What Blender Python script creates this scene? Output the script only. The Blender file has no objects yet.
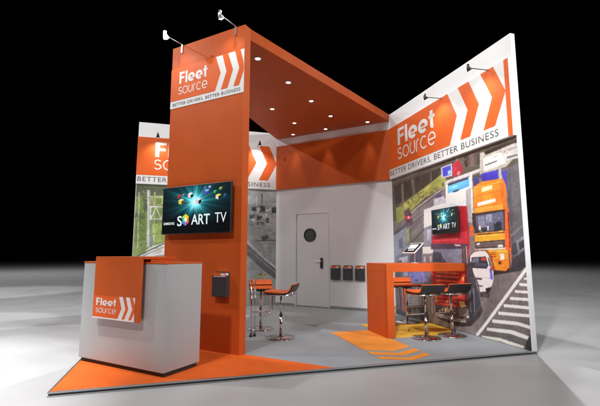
import bpy, bmesh, math, random
import numpy as np
from mathutils import Vector, Matrix
C = bpy.context.scene
COL = C.collection
S2 = 2 ** -0.5

# ------------------------------------------------------------------ camera
cam_d = bpy.data.cameras.new('camera')
cam = bpy.data.objects.new('camera', cam_d); COL.objects.link(cam)
cam.location = (1.0384, -3.8614, 1.1685)
cam.rotation_euler = (math.pi / 2 + 0.1274, 0, -0.2816)
cam_d.sensor_width = 36.0
cam_d.lens = 36.0 * 396.54 / 600.0
cam_d.clip_start = 0.05; cam_d.clip_end = 500
C.camera = cam
# ------------------------------------------------------------------ world: a black studio hall
w = bpy.data.worlds.new('World'); C.world = w; w.use_nodes = True
bgn = w.node_tree.nodes['Background']
bgn.inputs[0].default_value = (0, 0, 0, 1); bgn.inputs[1].default_value = 0.0
C.view_settings.view_transform = 'Standard'; C.view_settings.look = 'None'
C.view_settings.exposure = 0.0; C.view_settings.gamma = 1.0

# ------------------------------------------------------------------ unseen lights: hall lamps read from the shadows, and added fills
def aim(o, target):
    d = Vector(target) - o.location
    o.rotation_euler = d.to_track_quat('-Z', 'Y').to_euler()
def area(name, loc, target, size, power, col=(1, 1, 1), size_y=None):
    l = bpy.data.lights.new(name, 'AREA'); l.energy = power; l.color = col; l.size = size
    if size_y: l.shape = 'RECTANGLE'; l.size_y = size_y
    o = bpy.data.objects.new(name, l); COL.objects.link(o); o.location = loc; aim(o, target); return o
def spot(name, loc, target, angle, power, col=(1, 1, 1), blend=0.5, radius=0.05):
    l = bpy.data.lights.new(name, 'SPOT'); l.energy = power; l.color = col
    l.spot_size = math.radians(angle); l.spot_blend = blend; l.shadow_soft_size = radius
    o = bpy.data.objects.new(name, l); COL.objects.link(o); o.location = loc; aim(o, target); return o
DLP, ARM_T, ARM_R, ARM_B = 22, 5, 9, 13
area('key_light', (-3.0,-4.0,8.5), (1.8,1.5,.5), .4, 340, (1,.985,.96))
area('front_fill_light', (2.5,-5.0,8.5), (3,1.5,.5), .4, 100, (1,.985,.96))  # added fill from the front, no lamp of the hall
spot('wall_fill_spot', (1.0,-3.2,5.2), (4.98,1.05,1.25), 34, 1350, (1,.985,.96), .8, .12)  # unseen spot added to brighten the lorry print
area('right_front_fill', (8.0,-6.0,5.5), (3,1,1), .4, 90)  # added to lift the tower's narrow side and the wall end
spot('canopy_edge_fill', (8.0,-6.0,5.5), (2.9,1.2,2.5), 40, 1700, (1,1,1), .6, .3)  # unseen spot added to brighten the canopy edge and tower side
spot('header_fill_spot', (.4,-2.6,6.2), (4.98,1.1,3.75), 27, 620, (1,.99,.97), .8, .45)  # unseen spot added to whiten the right header and wall top
area('overhead_light', (3.2,2.0,10), (3.2,2,0), .6, 90)
area('back_right_hall_light', (8.8,5.2,8.5), (5.5,-.5,0), .15, 130)
spot('wedge_floor_fill', (8.8,5.2,8.5), (5.0,-2.1,0), 21, 1900, (1,1,1), .35, .08)  # extra unseen spot added for the bright floor wedge
area('back_hall_light', (3.9,6.6,8.5), (2.5,0,0), .15, 420)
area('left_hall_light', (-5.5,3.0,7.5), (-2.0,1.0,0), .15, 240)
spot('left_floor_fill', (-2.5,-.2,8.2), (-2.2,.3,0), 40, 3300, (1,1,1), .5, .12)  # unseen spot added to whiten the floor on the left
area('far_left_fill_light', (-9.0,22,12), (-9,22,0), 2, 800)  # added fill that keeps the distant left floor grey
area('far_right_fill_light', (14.0,20,12), (14,20,0), 2, 1000)  # added fill that keeps the distant right floor grey
spot('far_left_floor_fill', (-8,8,8), (-4.6,10.5,0), 30, 1500, (1,1,1), .4, .1)  # unseen spot added to lay a bright band on the floor
spot('far_left_low_fill', (-6,9,8), (-2.2,4.6,0), 12, 1400, (1,1,1), .4, .1)  # second added spot for the floor bands


# ------------------------------------------------------------------ helpers
def s2l(c):
    c = c / 255.0
    return c / 12.92 if c <= 0.04045 else ((c + 0.055) / 1.055) ** 2.4
def rgb(r, g, b): return (s2l(r), s2l(g), s2l(b), 1)

def mat(name, col, rough=0.5, metal=0.0, var=0.06, scale=6.0, bump=0.0, bscale=60.0, spec=0.5, emit=None, estr=0.0, coat=0.0):
    m = bpy.data.materials.new(name); m.use_nodes = True
    nt = m.node_tree; p = nt.nodes['Principled BSDF']
    p.inputs['Roughness'].default_value = rough; p.inputs['Metallic'].default_value = metal
    p.inputs['Specular IOR Level'].default_value = spec; p.inputs['Coat Weight'].default_value = coat
    tc = nt.nodes.new('ShaderNodeTexCoord')
    n = nt.nodes.new('ShaderNodeTexNoise'); n.inputs['Scale'].default_value = scale; n.inputs['Detail'].default_value = 5
    nt.links.new(tc.outputs['Object'], n.inputs['Vector'])
    r = nt.nodes.new('ShaderNodeMapRange'); r.inputs[3].default_value = 1 - var; r.inputs[4].default_value = 1 + var
    r.inputs[1].default_value = 0.3; r.inputs[2].default_value = 0.7
    nt.links.new(n.outputs['Fac'], r.inputs[0])
    v = nt.nodes.new('ShaderNodeVectorMath'); v.operation = 'SCALE'; v.inputs[0].default_value = col[:3]
    nt.links.new(r.outputs[0], v.inputs['Scale']); nt.links.new(v.outputs[0], p.inputs['Base Color'])
    r2 = nt.nodes.new('ShaderNodeMapRange'); r2.inputs[3].default_value = max(0, rough - .06); r2.inputs[4].default_value = min(1, rough + .06)
    nt.links.new(n.outputs['Fac'], r2.inputs[0]); nt.links.new(r2.outputs[0], p.inputs['Roughness'])
    if bump:
        n2 = nt.nodes.new('ShaderNodeTexNoise'); n2.inputs['Scale'].default_value = bscale; n2.inputs['Detail'].default_value = 4
        nt.links.new(tc.outputs['Object'], n2.inputs['Vector'])
        b = nt.nodes.new('ShaderNodeBump'); b.inputs['Strength'].default_value = bump; b.inputs['Distance'].default_value = 0.01
        nt.links.new(n2.outputs['Fac'], b.inputs['Height']); nt.links.new(b.outputs[0], p.inputs['Normal'])
    if emit:
        p.inputs['Emission Color'].default_value = (*emit[:3], 1); p.inputs['Emission Strength'].default_value = estr
    return m

ORANGE = (0.70, 0.135, 0.03, 1)
M = dict(
    orange=mat('orange_laminate', (0.60, 0.102, 0.016), 0.5, var=.07, scale=2.5, bump=.03, spec=.22),
    orange_print=mat('orange_print', (0.80, 0.135, 0.022), 0.5, var=.04, spec=.22),
    orange_shade=mat('orange_shaded_canopy', (0.48, 0.086, 0.016), 0.5, var=.07, scale=2, spec=.22),  # tower orange darkened: the dimness under the canopy put into the colour
    white=mat('white_laminate', (0.85, 0.85, 0.86), 0.42, var=.03, scale=2, bump=.015),
    white_print=mat('white_print', (0.86, 0.86, 0.86), 0.5, var=.02),
    counter=mat('counter_laminate', (0.47, 0.48, 0.49), 0.45, var=.03, scale=3, bump=.015),
    grey_text=mat('grey_vinyl', (0.10, 0.10, 0.11), 0.5, var=.05),
    dark=mat('dark_plastic', (0.025, 0.025, 0.028), 0.35, var=.1),
    darkgrey=mat('grey_acrylic', (0.05, 0.052, 0.058), 0.25, var=.1, scale=20),
    black_leather=mat('black_leather', (0.02, 0.018, 0.017), 0.38, var=.2, scale=30, bump=.15, bscale=180),
    seat_orange=mat('orange_leather', (0.85, 0.16, 0.03), 0.42, var=.08, scale=14, bump=.12, bscale=160),
    chrome=mat('chrome', (0.75, 0.74, 0.74), 0.14, 1.0, var=.04),
    steel=mat('brushed_aluminium', (0.55, 0.56, 0.58), 0.35, 1.0, var=.08, scale=30),
    groove=mat('dark_rubber', (0.03, 0.03, 0.032), 0.6),
    carpet_grey=mat('grey_carpet', (0.36, 0.39, 0.42), 0.62, var=.06, scale=3, bump=.3, bscale=350, spec=.3),
    carpet_orange=mat('orange_carpet', (0.86, 0.15, 0.022), 0.8, var=.08, scale=4, bump=.3, bscale=350, spec=.2),
    carpet_amber=mat('amber_carpet', (1.0, 0.36, 0.06), 0.8, var=.14, scale=3, bump=.3, bscale=350, spec=.2),
    carpet_yellow_shade=mat('yellow_shade_carpet', (0.86, 0.50, 0.06), 0.8, var=.14, scale=3, bump=.3, bscale=350, spec=.2),  # orange strip with the bar's shade and yellow light put into its colour
    glass=mat('smoked_glass', (0.10, 0.105, 0.11), 0.12, var=.15, scale=4),
    lamp=mat('lit_lamp_lens', (1, .95, .85), 0.4, emit=(1, .9, .74), estr=14),
    down=mat('lit_downlight_lens', (1, .95, .85), 0.4, emit=(1, .86, .68), estr=6),
    white_metal=mat('white_metal', (0.8, 0.8, 0.8), 0.3, var=.03),
    screen_white=mat('screen_lettering', (0, 0, 0), 0.3, emit=(.85, .95, 1), estr=.95),
    tablet_dark=mat('tablet_glass', (0.02, 0.02, 0.022), 0.12),
    tablet_page=mat('tablet_page', (.3, .3, .3), 0.3, emit=(1, 1, 1), estr=.75),
)
def emis(name, c, s=1.0): return mat(name, (0, 0, 0), .3, emit=c, estr=s)

def link(name, me, parent=None):
    o = bpy.data.objects.new(name, me); COL.objects.link(o)
    if parent is not None: o.parent = parent
    return o
def tag(o, label=None, cat=None, group=None, kind=None):
    for k, v in (('label', label), ('category', cat), ('group', group), ('kind', kind)):
        if v: o[k] = v
    return o
def thing(name, label, cat, loc=(0, 0, 0), rz=0, group=None):
    o = bpy.data.objects.new(name, None); COL.objects.link(o); o.empty_display_size = .1
    o.location = loc; o.rotation_euler = (0, 0, rz); return tag(o, label, cat, group)

class MB:
    """collects shapes into one mesh; slots by material key"""
    def __init__(s): s.v = []; s.f = []; s.m = []; s.mats = []; s.sm = []
    def _mi(s, k):
        if k not in s.mats: s.mats.append(k)
        return s.mats.index(k)
    def add(s, vs, fs, k, smooth=False):
        b = len(s.v); s.v += [tuple(v) for v in vs]; mi = s._mi(k)
        for f in fs: s.f.append([b + i for i in f]); s.m.append(mi); s.sm.append(smooth)
    def box(s, a, b, k):
        (x0, y0, z0), (x1, y1, z1) = a, b
        s.add([(x0,y0,z0),(x1,y0,z0),(x1,y1,z0),(x0,y1,z0),(x0,y0,z1),(x1,y0,z1),(x1,y1,z1),(x0,y1,z1)],
              [(0,3,2,1),(4,5,6,7),(0,1,5,4),(1,2,6,5),(2,3,7,6),(3,0,4,7)], k)
    def prism(s, poly, z0, z1, k):
        n = len(poly); ar = sum(poly[i][0]*poly[(i+1)%n][1]-poly[(i+1)%n][0]*poly[i][1] for i in range(n))
        if ar < 0: poly = poly[::-1]
        s.add([(x,y,z0) for x,y in poly]+[(x,y,z1) for x,y in poly],
              [tuple(range(n))[::-1], tuple(range(n,2*n))]+[(i,(i+1)%n,n+(i+1)%n,n+i) for i in range(n)], k)
    def fprism(s, fr, poly, d0, d1, k):
        """polygon (u,v) in a frame (origin, u axis, v axis, normal) extruded d0..d1 along the normal"""
        o, ux, vx, nx = fr; n = len(poly)
        ar = sum(poly[i][0]*poly[(i+1)%n][1]-poly[(i+1)%n][0]*poly[i][1] for i in range(n))
        if ar < 0: poly = poly[::-1]
        P = lambda u, v, d: tuple(o + ux*u + vx*v + nx*d)
        s.add([P(u,v,d0) for u,v in poly]+[P(u,v,d1) for u,v in poly],
              [tuple(range(n))[::-1], tuple(range(n,2*n))]+[(i,(i+1)%n,n+(i+1)%n,n+i) for i in range(n)], k)
    def frect(s, fr, u0, v0, u1, v1, d0, d1, k): s.fprism(fr, [(u0,v0),(u1,v0),(u1,v1),(u0,v1)], d0, d1, k)
    def tube(s, pts, r, k, n=10, closed=False, caps=True):
        pts = [Vector(p) for p in pts]; N = len(pts); rings = []; up = None
        for i, p in enumerate(pts):
            if closed: d = pts[(i+1)%N]-pts[i-1]
            else: d = pts[min(i+1,N-1)]-pts[max(i-1,0)]
            d.normalize()
            if up is None: up = d.orthogonal().normalized()
            else: up = (up - d*up.dot(d)).normalized()
            sd = d.cross(up); rr = r[i] if isinstance(r, (list, tuple)) else r
            rings.append([p + up*(math.cos(a)*rr) + sd*(math.sin(a)*rr) for a in [2*math.pi*j/n for j in range(n)]])
        vs = [v for ring in rings for v in ring]; fs = []
        for i in range(N if closed else N-1):
            a = i*n; b = ((i+1)%N)*n
            for j in range(n): fs.append((a+j, a+(j+1)%n, b+(j+1)%n, b+j))
        s.add(vs, fs, k, True)
        if caps and not closed:
            s.add(rings[0], [tuple(range(n))[::-1]], k); s.add(rings[-1], [tuple(range(n))], k)
    def lathe(s, prof, k, n=32, c=(0,0,0)):
        vs = [(c[0]+r*math.cos(2*math.pi*j/n), c[1]+r*math.sin(2*math.pi*j/n), c[2]+z) for r, z in prof for j in range(n)]
        fs = [(i*n+j, i*n+(j+1)%n, (i+1)*n+(j+1)%n, (i+1)*n+j) for i in range(len(prof)-1) for j in range(n)]
        s.add(vs, fs, k, True)
    def mesh(s, name, bevel=0.0, seg=2):
        me = bpy.data.meshes.new(name); me.from_pydata(s.v, [], s.f)
        for k in s.mats: me.materials.append(M[k] if isinstance(k, str) else k)
        for i, p in enumerate(me.polygons): p.material_index = s.m[i]; p.use_smooth = s.sm[i]
        bm = bmesh.new(); bm.from_mesh(me)
        bmesh.ops.remove_doubles(bm, verts=bm.verts, dist=1e-5)
        bmesh.ops.recalc_face_normals(bm, faces=bm.faces)
        if bevel:
            es = [e for e in bm.edges if len(e.link_faces) == 2 and e.calc_face_angle(0) > 0.7]
            bmesh.ops.bevel(bm, geom=es, offset=bevel, segments=seg, affect='EDGES', profile=.5, clamp_overlap=True)
        bm.to_mesh(me); bm.free(); me.update(); return me
    def build(s, name, parent=None, bevel=0.0, seg=2): return link(name, s.mesh(name, bevel, seg), parent)

def frame(o, u, nrm): u = Vector(u).normalized(); nrm = Vector(nrm).normalized(); return (Vector(o), u, Vector((0,0,1)), nrm)

def text_mesh(name, txt, bold=0.0, spacing=1.0):
    cu = bpy.data.curves.new(name, 'FONT'); cu.body = txt; cu.size = 1; cu.offset = bold; cu.space_character = spacing
    cu.extrude = 0.0; cu.resolution_u = 4
    o = bpy.data.objects.new(name, cu); COL.objects.link(o)
    dg = bpy.context.evaluated_depsgraph_get(); dg.update()
    me = bpy.data.meshes.new_from_object(o.evaluated_get(dg)); bpy.data.objects.remove(o); bpy.data.curves.remove(cu)
    return me
def lettering(name, txt, fr, u0, v0, u1, v1, d, material, parent, bold=0.0, spacing=1.0, thick=0.0015):
    """text fitted to the rectangle u0..u1, v0..v1 of a frame, standing d off its surface"""
    me = text_mesh(name, txt, bold, spacing)
    xs = [v.co.x for v in me.vertices]; ys = [v.co.y for v in me.vertices]
    ax, bx, ay, by = min(xs), max(xs), min(ys), max(ys); o, ux, vx, nx = fr
    bm = bmesh.new(); bm.from_mesh(me)
    for v in bm.verts:
        u = u0+(v.co.x-ax)/(bx-ax)*(u1-u0); q = v0+(v.co.y-ay)/(by-ay)*(v1-v0)
        v.co = o+ux*u+vx*q+nx*d
    bmesh.ops.recalc_face_normals(bm, faces=bm.faces)
    bm.faces.ensure_lookup_table()
    if bm.faces and bm.faces[0].normal.dot(nx) < 0: bmesh.ops.reverse_faces(bm, faces=bm.faces)
    r = bmesh.ops.extrude_face_region(bm, geom=bm.faces[:])
    for g in r['geom']:
        if isinstance(g, bmesh.types.BMVert): g.co += nx*thick
    bm.to_mesh(me); bm.free(); me.materials.clear(); me.materials.append(M[material] if isinstance(material, str) else material)
    return link(name, me, parent)

# --- wordmark drawn as monoline strokes (heavy upper word, light lower word)
def arc(cx, cy, rx, ry, a0, a1, n=20):
    return [(cx+rx*math.cos(math.radians(a0+(a1-a0)*i/n)), cy+ry*math.sin(math.radians(a0+(a1-a0)*i/n))) for i in range(n+1)]
def glyph(ch, w):
    h = w/2; x = .72; r = x/2-h*.9; c = x/2
    if ch == 'F': return .60, [[(h,0),(h,1)], [(w,1-h),(.58,1-h)], [(w,.50),(.53,.50)]]
    if ch == 'l': return w, [[(h,0),(h,1)]]
    if ch == 'e': return 2*(r+h), [arc(r+h,c,r,r,0,312), [(w*.93,c-w*.23),(2*r+w-.012,c-w*.23)]]
    if ch == 't': return .40, [[(.20,.95),(.20,.16)]+arc(.20+.14,.16,.14,.16-h,180,262,8)[1:], [(0,x-h*.8),(.20-h,x-h*.8)], [(.20+h,x-h*.8),(.42,x-h*.8)]]
    if ch == 's': return .50, [arc(.25,x-h-.155,.20,.155,25,270,16)+arc(.25,h+.165,.21,.165,90,-155,16)[1:]]
    if ch == 'o': return 2*(r+h), [arc(r+h,c,r,r,0,360,32)]
    if ch == 'u': return .58, [[(h,x),(h,.27)]+arc(.29,.27,.29-h,.27-h,180,360,16)[1:]+[(.58-h,x)]]
    if ch == 'r': return .34, [[(h,0),(h,.42)]+arc(.34,.42,.34-h,x-h-.42,180,95,10)[1:]]
    if ch == 'c': return 2*(r+h)-.06, [arc(r+h,c,r,r,48,312)]
def wordmark(txt, fr, u0, v0, u1, v1, d, material, parent, w, gap):
    name = 'lettering'; x = 0; quads = []
    for ci, ch in enumerate(txt):
        adv, st = glyph(ch, w)
        for si, pts in enumerate(st):
            ww = w*(.46 if (ch == 'e' and si == 1) or False else .85 if (ch in 'Ft' and si > 0) else 1)
            if w < .12: ww = w
            n = len(pts); lf = []; rt = []; closed = (pts[0][0]-pts[-1][0])**2+(pts[0][1]-pts[-1][1])**2 < 1e-8
            for i in range(n):
                a = pts[i-1] if i else (pts[-2] if closed else pts[0]); b_ = pts[i+1] if i < n-1 else (pts[1] if closed else pts[-1])
                L = math.hypot(b_[0]-a[0], b_[1]-a[1]); nx, ny = -(b_[1]-a[1])/L*ww/2, (b_[0]-a[0])/L*ww/2
                lf.append((x+pts[i][0]+nx, pts[i][1]+ny)); rt.append((x+pts[i][0]-nx, pts[i][1]-ny))
            quads.append((lf, rt, si))
        x += adv+gap
    us = [p[0] for l, r, _ in quads for p in l+r]; vs = [p[1] for l, r, _ in quads for p in l+r]
    ax, bx, ay, by = min(us), max(us), min(vs), max(vs); T = lambda p: (u0+(p[0]-ax)/(bx-ax)*(u1-u0), v0+(p[1]-ay)/(by-ay)*(v1-v0))
    b = MB(); o, ux, vx, nx = fr
    for l, r, si in quads:
        l = [T(p) for p in l]; r = [T(p) for p in r]; n = len(l); top = d+.0015+.0003*si
        P = lambda p, q: tuple(o+ux*p[0]+vx*p[1]+nx*q)
        b.add([P(p,top) for p in l]+[P(p,top) for p in r]+[P(p,d) for p in l]+[P(p,d) for p in r],
              [(i,i+1,n+i+1,n+i) for i in range(n-1)]+[(i,i+1,2*n+i+1,2*n+i) for i in range(n-1)]+[(n+i,n+i+1,3*n+i+1,3*n+i) for i in range(n-1)]+[(0,n,3*n,2*n),(n-1,2*n-1,4*n-1,3*n-1)], material)
    return b.build(name, parent)
def strapline(fr, u0, v0, u1, v1, d, parent):
    """the strapline, one piece per word"""
    o = lettering('strapline_word', STRAP, fr, u0, v0, u1, v1, d, 'grey_text', parent, bold=.002, spacing=1.12)
    me = o.data; og, ux = fr[0], fr[1]; sc = ux.length_squared
    us = [((v.co-og).dot(ux)/sc) for v in me.vertices]
    tot = u1-u0; srt = sorted(us); gaps = sorted([(b-a, (a+b)/2) for a, b in zip(srt[:-1], srt[1:])], reverse=True)[:3]
    cuts = sorted(g[1] for g in gaps)
    for w_ in range(4):
        lo = cuts[w_-1] if w_ else -9; hi = cuts[w_] if w_ < 3 else 99
        m2 = me.copy(); bm = bmesh.new(); bm.from_mesh(m2); bm.verts.ensure_lookup_table()
        bmesh.ops.delete(bm, geom=[v for v, u in zip(bm.verts, us) if not lo <= u < hi], context='VERTS'); bm.to_mesh(m2); bm.free()
        link('strapline_word', m2, parent)
    bpy.data.objects.remove(o)

# --- printed picture: a fine sheet whose ink colours come from drawn shapes (photo print)
def inside(px, py, poly):
    r = np.zeros(px.shape, bool); n = len(poly); j = n-1
    for i in range(n):
        xi, yi = poly[i]; xj, yj = poly[j]
        if yi != yj:
            r ^= ((yi > py) != (yj > py)) & (px < (xj-xi)*(py-yi)/(yj-yi)+xi)
        j = i
    return r
def noise2(U, V, cell, rng):
    g = rng.rand(int(4/cell)+4, int(4/cell)+4)
    a = (U-U.min())/cell; b = (V-V.min())/cell; i = a.astype(int); j = b.astype(int); fa = a-i; fb = b-j
    fa = fa*fa*(3-2*fa); fb = fb*fb*(3-2*fb)
    return (g[i,j]*(1-fa)+g[i+1,j]*fa)*(1-fb)+(g[i,j+1]*(1-fa)+g[i+1,j+1]*fa)*fb
def paint(U, V, shapes):
    img = np.zeros(U.shape+(3,)); gr = np.random.RandomState(11)
    for col, flat, wd, al in shapes:
        pts = [(flat[i], flat[i+1]) for i in range(0, len(flat), 2)]
        polys = [pts]
        if wd:
            polys = []
            for (a, b), (c, d) in zip(pts[:-1], pts[1:]):
                L = math.hypot(c-a, d-b) or 1; nx, ny = -(d-b)/L*wd/2, (c-a)/L*wd/2
                polys.append([(a+nx,b+ny),(c+nx,d+ny),(c-nx,d-ny),(a-nx,b-ny)])
        for pl in polys:
            us = [p[0] for p in pl]; vs = [p[1] for p in pl]
            i0, i1 = np.searchsorted(U[:,0], [min(us), max(us)]); j0, j1 = np.searchsorted(V[0], [min(vs), max(vs)])
            i1 = min(i1+1, U.shape[0]); j1 = min(j1+1, U.shape[1])
            if i1 <= i0 or j1 <= j0: continue
            m = inside(U[i0:i1,j0:j1], V[i0:i1,j0:j1], pl)
            c3 = np.array(col, float)
            if not wd:   # every painted area runs gently from light to dark, as surfaces in a photo do
                gu, gv = gr.uniform(-.16, .16), gr.uniform(-.02, .26)
                q = 1+gu*((U[i0:i1,j0:j1]-min(us))/(max(us)-min(us)+1e-6)-.5)+gv*((V[i0:i1,j0:j1]-min(vs))/(max(vs)-min(vs)+1e-6)-.5)
                c3 = c3[None]*q[m][:,None]
            img[i0:i1,j0:j1][m] = img[i0:i1,j0:j1][m]*(1-al)+c3*al
    return img/255.0
def print_sheet(name, fr, u0, v0, u1, v1, step, imgfn, d, parent, emission=None, rough=.45):
    nu = int((u1-u0)/step)+1; nv = int((v1-v0)/step)+1
    us = np.linspace(u0, u1, nu); vs = np.linspace(v0, v1, nv); U, V = np.meshgrid(us, vs, indexing='ij')
    img = imgfn(U, V)
    lin = np.where(img <= .04045, img/12.92, ((np.clip(img,0,None)+.055)/1.055)**2.4)
    o, ux, vx, nx = fr
    P = np.array(o)[None,None]+U[...,None]*np.array(ux)+V[...,None]*np.array(vx)+d*np.array(nx)
    me = bpy.data.meshes.new(name)
    idx = np.arange(nu*nv).reshape(nu, nv); q = np.stack([idx[:-1,:-1], idx[1:,:-1], idx[1:,1:], idx[:-1,1:]], -1).reshape(-1, 4)
    if np.dot(np.cross(np.array(ux), np.array(vx)), np.array(nx)) < 0: q = q[:, ::-1]
    me.vertices.add(nu*nv); me.vertices.foreach_set('co', P.reshape(-1))
    me.loops.add(q.size); me.loops.foreach_set('vertex_index', q.reshape(-1).astype(np.int32))
    me.polygons.add(len(q)); me.polygons.foreach_set('loop_start', np.arange(0, q.size, 4, dtype=np.int32))
    me.update(calc_edges=True); me.validate()
    at = me.color_attributes.new('ink', 'FLOAT_COLOR', 'POINT')
    at.data.foreach_set('color', np.concatenate([lin.reshape(-1,3), np.ones((nu*nv,1))], 1).reshape(-1).astype(np.float32))
    m = bpy.data.materials.new(name); m.use_nodes = True; nt = m.node_tree; p = nt.nodes['Principled BSDF']
    a = nt.nodes.new('ShaderNodeAttribute'); a.attribute_name = 'ink'
    p.inputs['Roughness'].default_value = rough
    if emission:
        p.inputs['Base Color'].default_value = (0.01,.01,.012,1)
        nt.links.new(a.outputs['Color'], p.inputs['Emission Color']); p.inputs['Emission Strength'].default_value = emission
    else: nt.links.new(a.outputs['Color'], p.inputs['Base Color'])
    me.materials.append(m); return link(name, me, parent)
def blur(img, n=1):
    for _ in range(n):
        p = np.pad(img, ((1,1),(1,1),(0,0)), mode='edge')
        img = (p[:-2,1:-1]+p[2:,1:-1]+p[1:-1,:-2]+p[1:-1,2:]+2*p[1:-1,1:-1])/6
    return img
def photo(shapes, seed, n=3, amp=.16, gain=1.24, sat=1.0):
    def f(U, V):
        rng = np.random.RandomState(seed); base = paint(U, V, shapes)
        soft = blur(base, 10); img = blur(base, n)
        img = img+(img-soft)*.12      # a little local contrast as in a printed photo
        g = (noise2(U,V,.035,rng)-.5)*.7+(noise2(U,V,.10,rng)-.5)*.9+(noise2(U,V,.3,rng)-.5)*.9+(noise2(U,V,.014,rng)-.5)*.45
        img = img*(1+amp*g[...,None])
        tint = np.stack([noise2(U,V,.02,rng), noise2(U,V,.02,rng), noise2(U,V,.02,rng)], -1)-.5
        img = np.clip(img*gain+tint*.04, 0, 1); l = img.mean(-1, keepdims=True)
        return np.clip(l+(img-l)*sat, 0, 1)
    return f

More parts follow.
